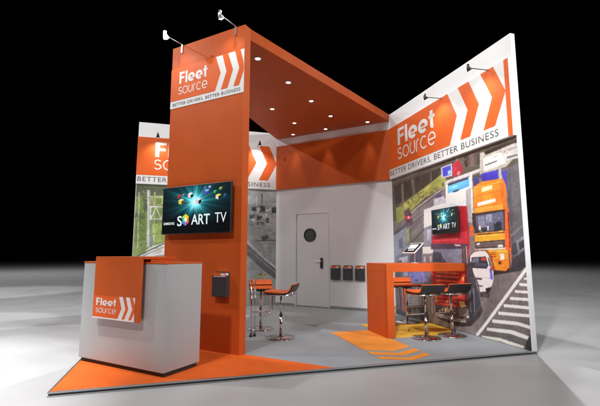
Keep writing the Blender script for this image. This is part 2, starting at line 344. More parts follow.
MURAL_ROAD = [
 ((112, 104, 104), [2.985, 3.829, -0.405, 2.699, -0.159, -0.017, 3.845, -0.997], 0, 1),
 ((84, 78, 68), [3.654, 2.512, 0.858, 2.668, -0.267, 2.684, -0.232, 2.292, 0.689, 2.222, 1.501, 2.178, 2.696, 1.833, 3.694, 1.771], 0, 1),
 ((62, 56, 50), [3.064, 2.501, 1.577, 2.552, 1.587, 2.421, 2.431, 2.212, 3.01, 2.115], 0, 1),
 ((112, 104, 90), [2.798, 2.496, 2.707, 2.499, 2.713, 2.118, 2.788, 2.07], 0, 1),
 ((98, 92, 80), [2.445, 2.51, 2.346, 2.51, 2.299, 2.229, 2.399, 2.207], 0, 1),
 ((104, 96, 86), [1.853, 2.541, 1.81, 2.549, 1.808, 2.378, 1.851, 2.369], 0, 1),
 ((70, 62, 55), [2.184, 2.535, 2.03, 2.541, 2.046, 2.298, 2.17, 2.282], 0, 1),
 ((60, 54, 50), [0.992, 2.611, 0.905, 2.612, 0.918, 2.443, 0.983, 2.442], 0, 1),
 ((120, 110, 100), [1.197, 2.628, 1.127, 2.627, 1.114, 2.485, 1.185, 2.469], 0, 1),
 ((112, 90, 90), [0.862, 2.609, 0.799, 2.608, 0.794, 2.416, 0.857, 2.415], 0, 1),
 ((75, 70, 66), [0.738, 2.608, 0.657, 2.616, 0.673, 2.419, 0.733, 2.418], 0, 1),
 ((142, 142, 78), [3.023, 1.9, 2.713, 2.118, 2.171, 2.264, 1.533, 2.444, 1.435, 2.376, 1.446, 2.233, 2.029, 2.121, 2.448, 1.957, 2.957, 1.739], 0, 1),
 ((168, 166, 84), [2.714, 2.099, 2.367, 2.185, 2.048, 2.28, 1.812, 2.328, 1.932, 2.245, 2.305, 2.14, 2.685, 2.001], 0, 1),
 ((126, 130, 70), [3.013, 2.057, 2.788, 2.07, 2.656, 1.904, 3.03, 1.784], 0, 1),
 ((106, 100, 100), [3.197, 1.598, 2.736, 1.761, 1.449, 2.186, 1.529, 0.46, 3.276, 0.27], 0, 1),
 ((152, 144, 152), [2.697, 1.814, 2.317, 1.97, 1.604, 2.186, 1.422, 2.214], 0.033, 1),
 ((120, 112, 116), [2.667, 1.737, 2.195, 1.913, 1.72, 2.062], 0.022, 1),
 ((90, 84, 88), [2.534, 1.672, 2.077, 1.849, 1.839, 1.943], 0.025, 1),
 ((130, 124, 126), [2.615, 1.457, 2.277, 1.62, 2.087, 1.711], 0.018, 1),
 ((78, 74, 80), [2.486, 1.38, 2.222, 1.512, 2.064, 1.607], 0.029, 1),
 ((84, 82, 92), [2.574, 1.565, 2.174, 1.77], 0.022, 1),
 ((92, 84, 72), [2.174, 2.24, 2.09, 2.247, 2.094, 2.21, 2.174, 2.201], 0, 0.55),
 ((124, 116, 98), [2.77, 2.156, 2.725, 2.163, 2.733, 2.14, 2.764, 2.134], 0, 0.55),
 ((104, 98, 84), [0.969, 2.311, 0.944, 2.314, 0.95, 2.298, 0.97, 2.294], 0, 0.55),
 ((92, 84, 72), [2.214, 2.166, 2.179, 2.172, 2.184, 2.128, 2.212, 2.123], 0, 0.55),
 ((70, 72, 58), [1.551, 2.263, 1.512, 2.267, 1.52, 2.235, 1.552, 2.23], 0, 0.55),
 ((70, 72, 58), [1.25, 2.329, 1.217, 2.333, 1.219, 2.305, 1.251, 2.302], 0, 0.55),
 ((60, 54, 48), [1.966, 2.197, 1.933, 2.198, 1.937, 2.182, 1.96, 2.177], 0, 0.55),
 ((60, 54, 48), [2.201, 2.18, 2.144, 2.183, 2.152, 2.151, 2.197, 2.144], 0, 0.55),
 ((92, 84, 72), [2.841, 2.117, 2.787, 2.121, 2.791, 2.069, 2.84, 2.063], 0, 0.55),
 ((92, 84, 72), [0.979, 2.329, 0.936, 2.335, 0.944, 2.313, 0.978, 2.307], 0, 0.55),
 ((70, 72, 58), [1.092, 2.343, 1.055, 2.344, 1.064, 2.303, 1.092, 2.299], 0, 0.55),
 ((104, 98, 84), [2.099, 2.17, 2.0, 2.179, 2.021, 2.159, 2.093, 2.145], 0, 0.55),
 ((92, 84, 72), [2.517, 2.195, 2.48, 2.195, 2.485, 2.155, 2.514, 2.151], 0, 0.55),
 ((124, 116, 98), [1.555, 2.245, 1.536, 2.247, 1.542, 2.203, 1.557, 2.201], 0, 0.55),
 ((92, 84, 72), [1.518, 2.307, 1.488, 2.309, 1.495, 2.289, 1.516, 2.285], 0, 0.55),
 ((70, 72, 58), [1.718, 2.202, 1.647, 2.212, 1.659, 2.187, 1.717, 2.178], 0, 0.55),
 ((70, 72, 58), [2.081, 2.251, 2.029, 2.257, 2.04, 2.222, 2.077, 2.215], 0, 0.55),
 ((124, 116, 98), [1.324, 2.286, 1.273, 2.291, 1.278, 2.269, 1.319, 2.262], 0, 0.55),
 ((124, 116, 98), [1.29, 2.306, 1.227, 2.312, 1.24, 2.269, 1.288, 2.26], 0, 0.55),
 ((104, 98, 84), [1.725, 2.218, 1.678, 2.221, 1.682, 2.178, 1.722, 2.171], 0, 0.55),
 ((92, 84, 72), [2.408, 2.179, 2.341, 2.186, 2.352, 2.168, 2.403, 2.159], 0, 0.55),
 ((60, 54, 48), [2.131, 2.175, 2.058, 2.184, 2.073, 2.129, 2.133, 2.12], 0, 0.55),
 ((92, 84, 72), [2.464, 2.162, 2.398, 2.167, 2.412, 2.133, 2.46, 2.124], 0, 0.55),
 ((92, 84, 72), [1.032, 2.286, 0.982, 2.294, 0.985, 2.271, 1.029, 2.265], 0, 0.55),
 ((60, 54, 48), [1.869, 2.208, 1.833, 2.213, 1.838, 2.158, 1.866, 2.153], 0, 0.55),
 ((124, 116, 98), [2.613, 2.125, 2.531, 2.133, 2.549, 2.103, 2.607, 2.091], 0, 0.55),
 ((104, 98, 84), [1.346, 2.319, 1.278, 2.323, 1.292, 2.278, 1.348, 2.269], 0, 0.55),
 ((104, 98, 84), [2.246, 2.224, 2.175, 2.233, 2.181, 2.197, 2.24, 2.189], 0, 0.55),
 ((104, 98, 84), [1.47, 2.24, 1.433, 2.243, 1.44, 2.198, 1.473, 2.193], 0, 0.55),
 ((70, 72, 58), [1.914, 2.26, 1.894, 2.261, 1.899, 2.239, 1.915, 2.236], 0, 0.55),
 ((60, 54, 48), [1.431, 2.271, 1.394, 2.276, 1.403, 2.229, 1.428, 2.223], 0, 0.55),
 ((124, 116, 98), [1.774, 2.235, 1.727, 2.236, 1.733, 2.207, 1.775, 2.202], 0, 0.55),
 ((124, 116, 98), [2.286, 2.192, 2.212, 2.196, 2.215, 2.172, 2.285, 2.164], 0, 0.55),
 ((70, 72, 58), [1.672, 2.208, 1.59, 2.217, 1.597, 2.196, 1.67, 2.186], 0, 0.55),
 ((92, 84, 72), [2.441, 2.199, 2.411, 2.205, 2.416, 2.147, 2.435, 2.142], 0, 0.55),
 ((104, 98, 84), [2.429, 2.13, 2.376, 2.138, 2.386, 2.079, 2.427, 2.072], 0, 0.55),
 ((124, 116, 98), [2.139, 2.238, 2.101, 2.242, 2.104, 2.224, 2.136, 2.22], 0, 0.55),
 ((104, 98, 84), [1.752, 2.263, 1.66, 2.269, 1.68, 2.225, 1.754, 2.213], 0, 0.55),
 ((92, 84, 72), [2.899, 2.102, 2.836, 2.109, 2.844, 2.072, 2.896, 2.065], 0, 0.55),
 ((60, 54, 48), [1.8, 2.256, 1.769, 2.26, 1.777, 2.236, 1.801, 2.232], 0, 0.55),
 ((60, 54, 48), [2.326, 2.177, 2.279, 2.183, 2.285, 2.16, 2.319, 2.153], 0, 0.55),
 ((104, 98, 84), [2.305, 2.23, 2.236, 2.238, 2.249, 2.216, 2.298, 2.207], 0, 0.55),
 ((92, 84, 72), [1.533, 2.261, 1.5, 2.265, 1.509, 2.225, 1.534, 2.221], 0, 0.55),
 ((70, 72, 58), [2.967, 2.101, 2.881, 2.113, 2.887, 2.071, 2.965, 2.061], 0, 0.55),
 ((104, 98, 84), [1.803, 2.205, 1.759, 2.21, 1.764, 2.168, 1.8, 2.162], 0, 0.55),
 ((60, 54, 48), [1.518, 2.274, 1.467, 2.278, 1.469, 2.259, 1.516, 2.253], 0, 0.55),
 ((124, 116, 98), [2.855, 2.12, 2.798, 2.127, 2.81, 2.067, 2.853, 2.059], 0, 0.55),
 ((124, 116, 98), [2.581, 2.171, 2.548, 2.175, 2.558, 2.117, 2.576, 2.111], 0, 0.55),
 ((104, 98, 84), [2.427, 2.214, 2.364, 2.221, 2.368, 2.191, 2.428, 2.184], 0, 0.55),
 ((104, 98, 84), [1.185, 2.329, 1.137, 2.336, 1.14, 2.308, 1.181, 2.303], 0, 0.55),
 ((70, 72, 58), [2.59, 2.12, 2.517, 2.13, 2.524, 2.079, 2.587, 2.07], 0, 0.55),
 ((124, 116, 98), [2.888, 2.097, 2.803, 2.108, 2.815, 2.057, 2.886, 2.046], 0, 0.55),
 ((104, 98, 84), [1.159, 2.272, 1.107, 2.279, 1.12, 2.234, 1.158, 2.226], 0, 0.55),
 ((124, 116, 98), [0.949, 2.33, 0.9, 2.334, 0.906, 2.32, 0.95, 2.315], 0, 0.55),
 ((60, 54, 48), [1.223, 2.271, 1.183, 2.273, 1.19, 2.238, 1.22, 2.232], 0, 0.55),
 ((70, 72, 58), [1.136, 2.325, 1.075, 2.331, 1.085, 2.296, 1.135, 2.288], 0, 0.55),
 ((104, 98, 84), [1.43, 2.249, 1.385, 2.254, 1.389, 2.235, 1.426, 2.229], 0, 0.55),
 ((60, 54, 48), [1.544, 2.298, 1.499, 2.301, 1.506, 2.252, 1.546, 2.247], 0, 0.55),
 ((104, 98, 84), [1.755, 2.246, 1.695, 2.253, 1.71, 2.205, 1.755, 2.197], 0, 0.55),
 ((70, 72, 58), [2.253, 2.241, 2.213, 2.246, 2.217, 2.188, 2.255, 2.184], 0, 0.55),
 ((150, 150, 80), [1.974, 2.168, 1.887, 2.184, 1.893, 2.171, 1.973, 2.151], 0, 0.55),
 ((96, 98, 54), [1.568, 2.212, 1.55, 2.217, 1.553, 2.192, 1.567, 2.188], 0, 0.55),
 ((96, 98, 54), [2.266, 2.108, 2.222, 2.12, 2.224, 2.095, 2.261, 2.084], 0, 0.55),
 ((176, 172, 92), [1.562, 2.238, 1.521, 2.248, 1.528, 2.213, 1.562, 2.203], 0, 0.55),
 ((120, 122, 60), [2.785, 1.999, 2.71, 2.011, 2.72, 1.976, 2.784, 1.958], 0, 0.55),
 ((96, 98, 54), [1.726, 2.138, 1.694, 2.143, 1.697, 2.115, 1.724, 2.107], 0, 0.55),
 ((150, 150, 80), [1.788, 2.22, 1.726, 2.234, 1.729, 2.203, 1.786, 2.189], 0, 0.55),
 ((150, 150, 80), [2.586, 1.996, 2.543, 2.006, 2.552, 1.972, 2.583, 1.962], 0, 0.55),
 ((96, 98, 54), [1.856, 2.197, 1.813, 2.205, 1.82, 2.181, 1.855, 2.171], 0, 0.55),
 ((176, 172, 92), [1.741, 2.181, 1.697, 2.192, 1.703, 2.175, 1.735, 2.163], 0, 0.55),
 ((120, 122, 60), [2.532, 2.065, 2.453, 2.083, 2.465, 2.05, 2.533, 2.031], 0, 0.55),
 ((120, 122, 60), [2.423, 1.953, 2.381, 1.966, 2.384, 1.933, 2.421, 1.922], 0, 0.55),
 ((120, 122, 60), [1.889, 2.148, 1.829, 2.164, 1.835, 2.125, 1.884, 2.11], 0, 0.55),
 ((96, 98, 54), [2.129, 2.073, 2.101, 2.076, 2.107, 2.044, 2.131, 2.037], 0, 0.55),
 ((96, 98, 54), [2.613, 1.974, 2.498, 2.003, 2.505, 1.967, 2.615, 1.941], 0, 0.55),
 ((150, 150, 80), [2.66, 1.957, 2.614, 1.967, 2.621, 1.928, 2.655, 1.916], 0, 0.55),
 ((176, 172, 92), [2.701, 1.987, 2.628, 2.007, 2.639, 1.983, 2.697, 1.965], 0, 0.55),
 ((120, 122, 60), [1.496, 2.208, 1.43, 2.226, 1.439, 2.206, 1.492, 2.189], 0, 0.55),
 ((120, 122, 60), [2.774, 1.987, 2.666, 2.009, 2.669, 1.994, 2.772, 1.97], 0, 0.55),
 ((150, 150, 80), [2.811, 1.958, 2.735, 1.973, 2.743, 1.955, 2.81, 1.937], 0, 0.55),
 ((150, 150, 80), [1.479, 2.254, 1.429, 2.267, 1.434, 2.248, 1.476, 2.235], 0, 0.55),
 ((96, 98, 54), [1.57, 2.212, 1.523, 2.225, 1.534, 2.197, 1.567, 2.185], 0, 0.55),
 ((150, 150, 80), [2.214, 2.037, 2.173, 2.045, 2.175, 2.015, 2.207, 2.005], 0, 0.55),
 ((96, 98, 54), [2.337, 2.083, 2.228, 2.105, 2.23, 2.092, 2.334, 2.068], 0, 0.55),
 ((120, 122, 60), [2.683, 2.024, 2.644, 2.033, 2.649, 1.995, 2.682, 1.986], 0, 0.55),
 ((96, 98, 54), [1.681, 2.238, 1.633, 2.251, 1.641, 2.224, 1.675, 2.212], 0, 0.55),
 ((128, 122, 124), [2.935, 1.325, 2.822, 1.363, 2.827, 1.352, 2.934, 1.315], 0, 0.55),
 ((128, 122, 124), [2.675, 1.499, 2.631, 1.515, 2.635, 1.499, 2.673, 1.485], 0, 0.55),
 ((128, 122, 124), [2.556, 1.552, 2.427, 1.597, 2.447, 1.576, 2.552, 1.534], 0, 0.55),
 ((96, 92, 96), [1.693, 1.617, 1.67, 1.628, 1.674, 1.612, 1.694, 1.604], 0, 0.55),
 ((140, 134, 136), [1.712, 1.755, 1.687, 1.764, 1.689, 1.752, 1.708, 1.743], 0, 0.55),
 ((96, 92, 96), [2.234, 1.562, 2.207, 1.571, 2.211, 1.554, 2.226, 1.544], 0, 0.55),
 ((96, 92, 96), [1.779, 1.58, 1.764, 1.582, 1.765, 1.576, 1.778, 1.57], 0, 0.55),
 ((128, 122, 124), [2.776, 1.365, 2.731, 1.378, 2.739, 1.363, 2.774, 1.348], 0, 0.55),
 ((86, 82, 88), [2.571, 1.485, 2.536, 1.499, 2.537, 1.485, 2.566, 1.473], 0, 0.55),
 ((128, 122, 124), [2.489, 1.477, 2.418, 1.499, 2.419, 1.488, 2.489, 1.464], 0, 0.55),
 ((140, 134, 136), [2.291, 1.441, 2.164, 1.487, 2.188, 1.477, 2.286, 1.431], 0, 0.55),
 ((140, 134, 136), [1.832, 1.74, 1.806, 1.747, 1.808, 1.739, 1.833, 1.73], 0, 0.55),
 ((128, 122, 124), [2.076, 1.541, 2.059, 1.548, 2.062, 1.533, 2.071, 1.527], 0, 0.55),
 ((86, 82, 88), [2.049, 1.668, 2.031, 1.673, 2.035, 1.656, 2.05, 1.65], 0, 0.55),
 ((86, 82, 88), [2.257, 1.533, 2.185, 1.556, 2.199, 1.54, 2.257, 1.515], 0, 0.55),
 ((140, 134, 136), [1.997, 1.637, 1.973, 1.643, 1.975, 1.624, 1.995, 1.615], 0, 0.55),
 ((96, 92, 96), [2.96, 1.224, 2.869, 1.257, 2.888, 1.24, 2.95, 1.208], 0, 0.55),
 ((86, 82, 88), [2.36, 1.417, 2.274, 1.449, 2.291, 1.432, 2.36, 1.401], 0, 0.55),
 ((86, 82, 88), [1.861, 1.685, 1.766, 1.719, 1.78, 1.7, 1.858, 1.667], 0, 0.55),
 ((86, 82, 88), [1.716, 1.797, 1.647, 1.821, 1.651, 1.799, 1.717, 1.777], 0, 0.55),
 ((86, 82, 88), [1.734, 1.746, 1.678, 1.763, 1.68, 1.755, 1.729, 1.736], 0, 0.55),
 ((86, 82, 88), [2.096, 1.654, 2.047, 1.671, 2.056, 1.661, 2.095, 1.645], 0, 0.55),
 ((128, 122, 124), [1.969, 1.534, 1.94, 1.543, 1.945, 1.526, 1.967, 1.515], 0, 0.55),
 ((86, 82, 88), [2.317, 1.425, 2.241, 1.452, 2.247, 1.438, 2.314, 1.411], 0, 0.55),
 ((96, 92, 96), [2.327, 1.621, 2.276, 1.635, 2.278, 1.625, 2.324, 1.608], 0, 0.55),
 ((128, 122, 124), [2.876, 1.358, 2.793, 1.389, 2.809, 1.369, 2.867, 1.341], 0, 0.55),
 ((86, 82, 88), [2.513, 1.389, 2.464, 1.409, 2.474, 1.384, 2.508, 1.367], 0, 0.55),
 ((86, 82, 88), [1.996, 1.707, 1.938, 1.724, 1.942, 1.713, 1.995, 1.694], 0, 0.55),
 ((96, 92, 96), [1.833, 1.646, 1.809, 1.656, 1.813, 1.638, 1.826, 1.629], 0, 0.55),
 ((86, 82, 88), [2.659, 1.454, 2.621, 1.467, 2.625, 1.457, 2.656, 1.444], 0, 0.55),
 ((128, 122, 124), [2.487, 1.482, 2.446, 1.495, 2.453, 1.476, 2.48, 1.462], 0, 0.55),
 ((96, 92, 96), [2.18, 1.536, 2.15, 1.544, 2.155, 1.524, 2.178, 1.513], 0, 0.55),
 ((128, 122, 124), [2.425, 1.559, 2.406, 1.567, 2.408, 1.553, 2.423, 1.547], 0, 0.55),
 ((128, 122, 124), [1.682, 1.64, 1.571, 1.68, 1.587, 1.662, 1.678, 1.622], 0, 0.55),
 ((124, 128, 142), [3.202, 1.519, 2.637, 1.661, 2.646, 0.983, 3.237, 0.93], 0, 1),
 ((74, 78, 88), [3.121, 1.554, 2.599, 1.714], 0.058, 1),
 ((92, 96, 112), [2.938, 1.431, 2.789, 1.482, 2.802, 1.277, 2.949, 1.26], 0, 1),
 ((142, 144, 92), [2.653, 1.625, 2.57, 1.638, 2.574, 1.364, 2.664, 1.348], 0, 1),
 ((84, 60, 70), [2.723, 1.967, 2.546, 2.005, 2.454, 1.867, 2.432, 1.702, 2.636, 1.679, 2.696, 1.833], 0, 1),
 ((170, 56, 62), [2.711, 1.872, 2.455, 1.849, 2.459, 1.794, 2.697, 1.805], 0, 1),
 ((200, 190, 200), [2.597, 1.852, 2.546, 1.848, 2.548, 1.811, 2.599, 1.815], 0, 1),
 ((108, 110, 126), [3.07, 1.126, 1.826, 1.345, 1.845, 0.331, 3.132, 0.098], 0, 1),
 ((78, 78, 92), [2.569, 1.129, 2.176, 1.285, 2.134, 1.03, 2.578, 0.985], 0, 1),
 ((150, 150, 162), [2.959, 1.089, 2.637, 1.129, 2.646, 0.983, 2.968, 0.938], 0, 1),
 ((78, 80, 88), [3.077, 1.011, 2.852, 1.053, 2.914, 0.054, 3.101, -0.009], 0, 1),
 ((100, 98, 108), [2.856, 0.978, 1.848, 1.035, 1.888, 0.485, 2.894, 0.385], 0, 1),
 ((112, 112, 170), [2.621, 0.84, 2.084, 0.896, 2.068, 0.714, 2.6, 0.644], 0, 1),
 ((66, 66, 78), [2.514, 0.951, 1.907, 0.985, 1.913, 0.903, 2.52, 0.862], 0, 1),
 ((140, 140, 160), [2.79, 0.906, 2.651, 0.911, 2.66, 0.766, 2.799, 0.759], 0, 1),
 ((228, 226, 228), [2.073, 1.918, 1.783, 1.953, 1.466, 1.965, 1.149, 2.032, 0.967, 2.095, 1.014, 1.776, 1.847, 1.827, 1.86, 1.644, 2.094, 1.609], 0, 1),
 ((186, 182, 188), [1.777, 2.036, 1.171, 2.05, 1.441, 1.961, 1.783, 1.953], 0, 1),
 ((60, 56, 60), [1.371, 1.906, 1.092, 2.039, 1.096, 1.844, 1.327, 1.854], 0, 1),
 ((122, 124, 140), [2.094, 1.609, 1.805, 1.64, 1.831, 1.28, 2.116, 1.284], 0, 1),
 ((165, 165, 178), [2.008, 1.569, 1.893, 1.579, 1.906, 1.397, 2.021, 1.384], 0, 1),
 ((224, 222, 216), [2.158, 1.285, 1.83, 1.288, 1.838, 1.182, 2.166, 1.165], 0, 1),
 ((112, 108, 110), [2.184, 1.165, 1.784, 1.182, 1.801, 0.939, 2.201, 0.926], 0, 1),
 ((170, 168, 168), [2.127, 1.131, 2.083, 1.132, 2.09, 1.03, 2.134, 1.03], 0, 1),
 ((180, 170, 168), [1.953, 1.132, 1.911, 1.132, 1.918, 1.034, 1.96, 1.033], 0, 1),
 ((214, 218, 228), [1.454, 2.291, 0.842, 2.338, 0.872, 1.704, 1.468, 1.933], 0, 1),
 ((88, 160, 216), [1.395, 2.241, 0.901, 2.261, 0.91, 2.138, 1.12, 2.119, 1.406, 2.1], 0, 1),
 ((120, 185, 230), [1.349, 2.202, 1.159, 2.209, 1.162, 2.171, 1.351, 2.17], 0, 1),
 ((52, 50, 72), [1.393, 2.273, 0.919, 2.291, 0.923, 2.251, 1.396, 2.225], 0, 1),
 ((228, 228, 232), [1.455, 2.107, 1.098, 2.115, 1.093, 1.889, 1.467, 1.949], 0, 1),
 ((50, 58, 80), [1.282, 2.128, 1.141, 2.137, 1.144, 2.107, 1.284, 2.101], 0, 1),
 ((150, 146, 150), [0.989, 2.098, 0.881, 2.111, 0.899, 1.62, 1.006, 1.599], 0, 1),
 ((80, 70, 120), [1.716, 2.111, 1.581, 2.141, 1.562, 2.041, 1.696, 2.026], 0, 1),
 ((190, 188, 200), [1.774, 2.069, 1.508, 2.082, 1.511, 2.034, 1.778, 2.02], 0, 1),
 ((188, 188, 208), [1.551, 2.554, 1.273, 2.559, 1.279, 2.363, 1.537, 2.379], 0, 1),
 ((74, 74, 194), [1.516, 2.535, 1.304, 2.542, 1.301, 2.391, 1.511, 2.39], 0, 1),
 ((150, 180, 220), [1.379, 2.462, 1.305, 2.463, 1.31, 2.4, 1.383, 2.399], 0, 1),
 ((166, 50, 62), [1.25, 2.546, 1.107, 2.584, 1.028, 2.436, 1.057, 2.351, 1.266, 2.337], 0, 1),
 ((200, 120, 110), [1.167, 2.403, 1.098, 2.405, 1.103, 2.344, 1.172, 2.342], 0, 1),
 ((186, 182, 184), [1.442, 2.291, 0.563, 2.339, -0.199, 2.397], 0.048, 1),
 ((120, 114, 116), [1.444, 2.256, 0.566, 2.303], 0.013, 1),
 ((198, 194, 194), [0.856, 2.341, 0.883, 1.562], 0.037, 1),
 ((172, 166, 158), [0.66, 2.574, 0.123, 2.558, -0.093, 2.525, -0.023, 2.417, 0.213, 2.278, 0.686, 2.264], 0, 1),
 ((240, 240, 234), [0.609, 2.483, 0.28, 2.486, 0.208, 2.33, 0.604, 2.305], 0, 1),
 ((72, 62, 62), [0.579, 2.376, 0.358, 2.39], 0.018, 1),
 ((178, 174, 174), [0.247, 2.471, -0.179, 2.501, -0.165, 2.344, 0.223, 2.359], 0, 1),
 ((104, 100, 104), [0.186, 2.396, -0.036, 2.388], 0.024, 1),
 ((140, 136, 138), [0.162, 2.49, -0.149, 2.491], 0.016, 1),
 ((60, 52, 48), [0.583, 2.569, 0.203, 2.593, -0.1, 2.598, -0.096, 2.562, 0.207, 2.541, 0.549, 2.518], 0, 1),
 ((66, 60, 172), [0.665, 2.274, 0.357, 2.271, 0.357, 2.147, 0.657, 2.131], 0, 1),
 ((72, 66, 120), [0.82, 2.246, 0.706, 2.254, 0.707, 2.14, 0.818, 2.115], 0, 1),
 ((70, 64, 150), [0.3, 2.243, 0.2, 2.236, 0.168, 1.843, 0.25, 2.036], 0, 1),
 ((166, 166, 182), [0.317, 2.287, 0.313, 2.139], 0.045, 1),
 ((96, 93, 99), [0.199, 2.249, -0.074, 2.304, -0.234, 2.316, -0.123, 1.074, 0.228, 0.968, 0.284, 1.066], 0, 1),
 ((84, 82, 90), [0.199, 2.249, 0.149, 2.251, 0.18, 0.97, 0.26, 0.967], 0, 1),
 ((58, 58, 65), [0.235, 1.254, -0.146, 1.481, -0.127, 1.12, 0.237, 0.856, 0.318, 0.852], 0, 1),
 ((116, 114, 122), [0.207, 1.391, -0.098, 1.58], 0.02, 1),
 ((104, 102, 110), [0.199, 1.491, -0.091, 1.664], 0.013, 1),
 ((112, 116, 126), [0.134, 1.326, 0.007, 1.388, -0.002, 1.226, 0.11, 1.16], 0, 1),
 ((56, 56, 64), [0.096, 1.3, -0.005, 1.351, 0.013, 1.25, 0.083, 1.207], 0, 1),
 ((98, 98, 106), [-0.072, 1.45, -0.101, 1.461, -0.1, 1.283, -0.07, 1.272], 0, 1),
 ((234, 128, 42), [0.826, 2.117, 0.654, 2.165, 0.275, 2.14, 0.233, 2.046, 0.231, 1.774, 0.264, 1.675, 0.851, 1.702], 0, 1),
 ((216, 110, 40), [0.346, 2.118, 0.275, 2.14, 0.233, 2.046, 0.231, 1.774, 0.308, 1.757], 0, 1),
 ((246, 150, 60), [0.821, 1.828, 0.302, 1.821, 0.31, 1.731, 0.829, 1.729], 0, 1),
 ((255, 236, 170), [0.669, 2.077, 0.473, 2.086, 0.467, 2.031, 0.666, 2.02], 0, 1),
 ((255, 246, 226), [0.768, 1.879, 0.429, 1.899, 0.424, 1.855, 0.768, 1.83], 0, 1),
 ((62, 48, 48), [0.849, 1.736, 0.275, 1.74, 0.284, 1.445, 0.853, 1.433], 0, 1),
 ((88, 92, 116), [0.811, 1.699, 0.305, 1.712, 0.308, 1.472, 0.81, 1.464], 0, 1),
 ((120, 124, 146), [0.772, 1.681, 0.655, 1.684, 0.633, 1.491, 0.768, 1.484], 0, 1),
 ((138, 138, 160), [0.624, 1.695, 0.505, 1.698, 0.514, 1.591, 0.625, 1.586], 0, 1),
 ((46, 46, 58), [0.479, 1.575, 0.356, 1.584, 0.341, 1.461, 0.507, 1.457], 0, 1),
 ((50, 50, 60), [0.805, 1.529, 0.556, 1.527, 0.561, 1.46, 0.81, 1.459], 0, 1),
 ((230, 224, 200), [0.763, 1.554, 0.724, 1.551, 0.728, 1.496, 0.767, 1.498], 0, 1),
 ((255, 206, 90), [0.401, 1.464, 0.332, 1.468, 0.328, 1.435, 0.404, 1.428], 0, 1),
 ((180, 180, 190), [0.61, 1.544, 0.573, 1.547, 0.571, 1.474, 0.608, 1.476], 0, 1),
 ((246, 152, 46), [0.851, 1.455, 0.283, 1.46, 0.292, 1.351, 0.861, 1.328], 0, 1),
 ((202, 92, 46), [0.272, 1.779, 0.215, 1.746, 0.211, 1.341, 0.219, 1.067, 0.295, 0.928, 0.333, 1.065], 0, 1),
 ((120, 50, 40), [0.236, 1.697, 0.213, 1.695, 0.22, 1.241, 0.243, 1.241], 0, 1),
 ((72, 62, 62), [0.861, 1.334, 0.309, 1.352, 0.317, 1.247, 0.848, 1.236], 0, 1),
 ((140, 128, 120), [0.823, 1.3, 0.345, 1.32], 0.009, 1),
 ((130, 118, 112), [0.826, 1.269, 0.347, 1.289], 0.009, 1),
 ((232, 228, 222), [0.83, 1.314, 0.762, 1.32, 0.764, 1.295, 0.832, 1.286], 0, 1),
 ((226, 222, 216), [0.434, 1.28, 0.348, 1.284, 0.35, 1.256, 0.436, 1.254], 0, 1),
 ((210, 200, 188), [0.869, 1.225, 0.302, 1.24], 0.017, 1),
 ((240, 134, 42), [0.87, 1.211, 0.27, 1.226, 0.267, 0.991, 0.326, 0.951, 0.549, 0.955, 0.713, 0.976, 0.864, 1.04], 0, 1),
 ((252, 160, 70), [0.582, 1.211, 0.287, 1.217, 0.29, 1.186, 0.585, 1.179], 0, 1),
 ((140, 62, 30), [0.586, 1.161, 0.47, 1.163], 0.014, 1),
 ((140, 62, 30), [0.589, 1.129, 0.472, 1.132], 0.014, 1),
 ((255, 240, 216), [0.409, 1.166, 0.341, 1.169, 0.337, 1.09, 0.406, 1.081], 0, 1),
 ((90, 40, 30), [0.445, 1.068, 0.389, 1.071, 0.393, 1.033, 0.444, 1.029], 0, 1),
 ((190, 84, 34), [0.593, 1.078, 0.298, 1.09], 0.009, 1),
 ((48, 40, 45), [0.64, 0.957, 0.326, 0.951, 0.205, 1.042, 0.218, 0.894, 0.436, 0.845, 0.647, 0.872], 0, 1),
 ((255, 170, 80), [0.811, 2.1, 0.295, 2.104], 0.012, 1),
 ((190, 96, 36), [0.808, 1.984, 0.254, 1.99], 0.009, 1),
 ((170, 84, 34), [0.83, 1.82, 0.286, 1.812], 0.008, 1),
 ((60, 46, 50), [0.889, 1.749, 0.84, 1.744, 0.845, 1.531, 0.894, 1.534], 0, 1),
 ((205, 96, 40), [0.945, 1.566, 0.871, 1.561, 0.882, 1.42, 0.944, 1.422], 0, 1),
 ((30, 28, 34), [0.832, 1.437, 0.301, 1.441], 0.011, 1),
 ((255, 190, 110), [0.834, 1.409, 0.303, 1.421], 0.008, 1),
 ((60, 40, 36), [0.584, 1.185, 0.458, 1.192], 0.008, 1),
 ((120, 60, 36), [0.819, 1.11, 0.665, 1.104], 0.008, 1),
 ((252, 236, 200), [0.811, 1.055, 0.745, 1.057, 0.749, 1.002, 0.808, 1.0], 0, 1),
 ((28, 26, 30), [0.831, 0.958, 0.716, 0.935, 0.722, 0.868, 0.836, 0.889], 0, 1),
 ((86, 84, 92), [0.189, 1.974, -0.18, 2.025], 0.01, 1),
 ((86, 84, 92), [0.211, 1.72, -0.162, 1.824], 0.01, 1),
 ((120, 118, 126), [0.199, 1.117, -0.104, 1.33], 0.009, 1),
 ((70, 68, 74), [0.254, 1.216, 0.252, 0.868], 0.015, 1),
 ((140, 136, 144), [0.243, 1.166, 0.232, 0.992], 0.007, 1),
 ((50, 44, 48), [1.0, 1.137, 0.849, 1.227, 0.636, 1.225, 0.552, 1.14, 0.498, 0.931, 0.515, 0.724, 0.633, 0.596, 1.045, 0.569], 0, 0.55),
 ((228, 227, 234), [0.967, 1.137, 0.893, 1.188, 0.771, 1.207, 0.668, 1.201, 0.616, 1.153, 0.568, 1.034, 0.54, 0.93, 0.546, 0.773, 0.608, 0.677, 0.817, 0.645, 1.019, 0.641], 0, 1),
 ((248, 247, 250), [0.873, 1.185, 0.684, 1.193, 0.65, 1.15, 0.917, 1.138], 0, 1),
 ((44, 50, 62), [0.939, 1.121, 0.662, 1.134, 0.624, 1.014, 0.665, 0.967, 0.988, 0.97], 0, 1),
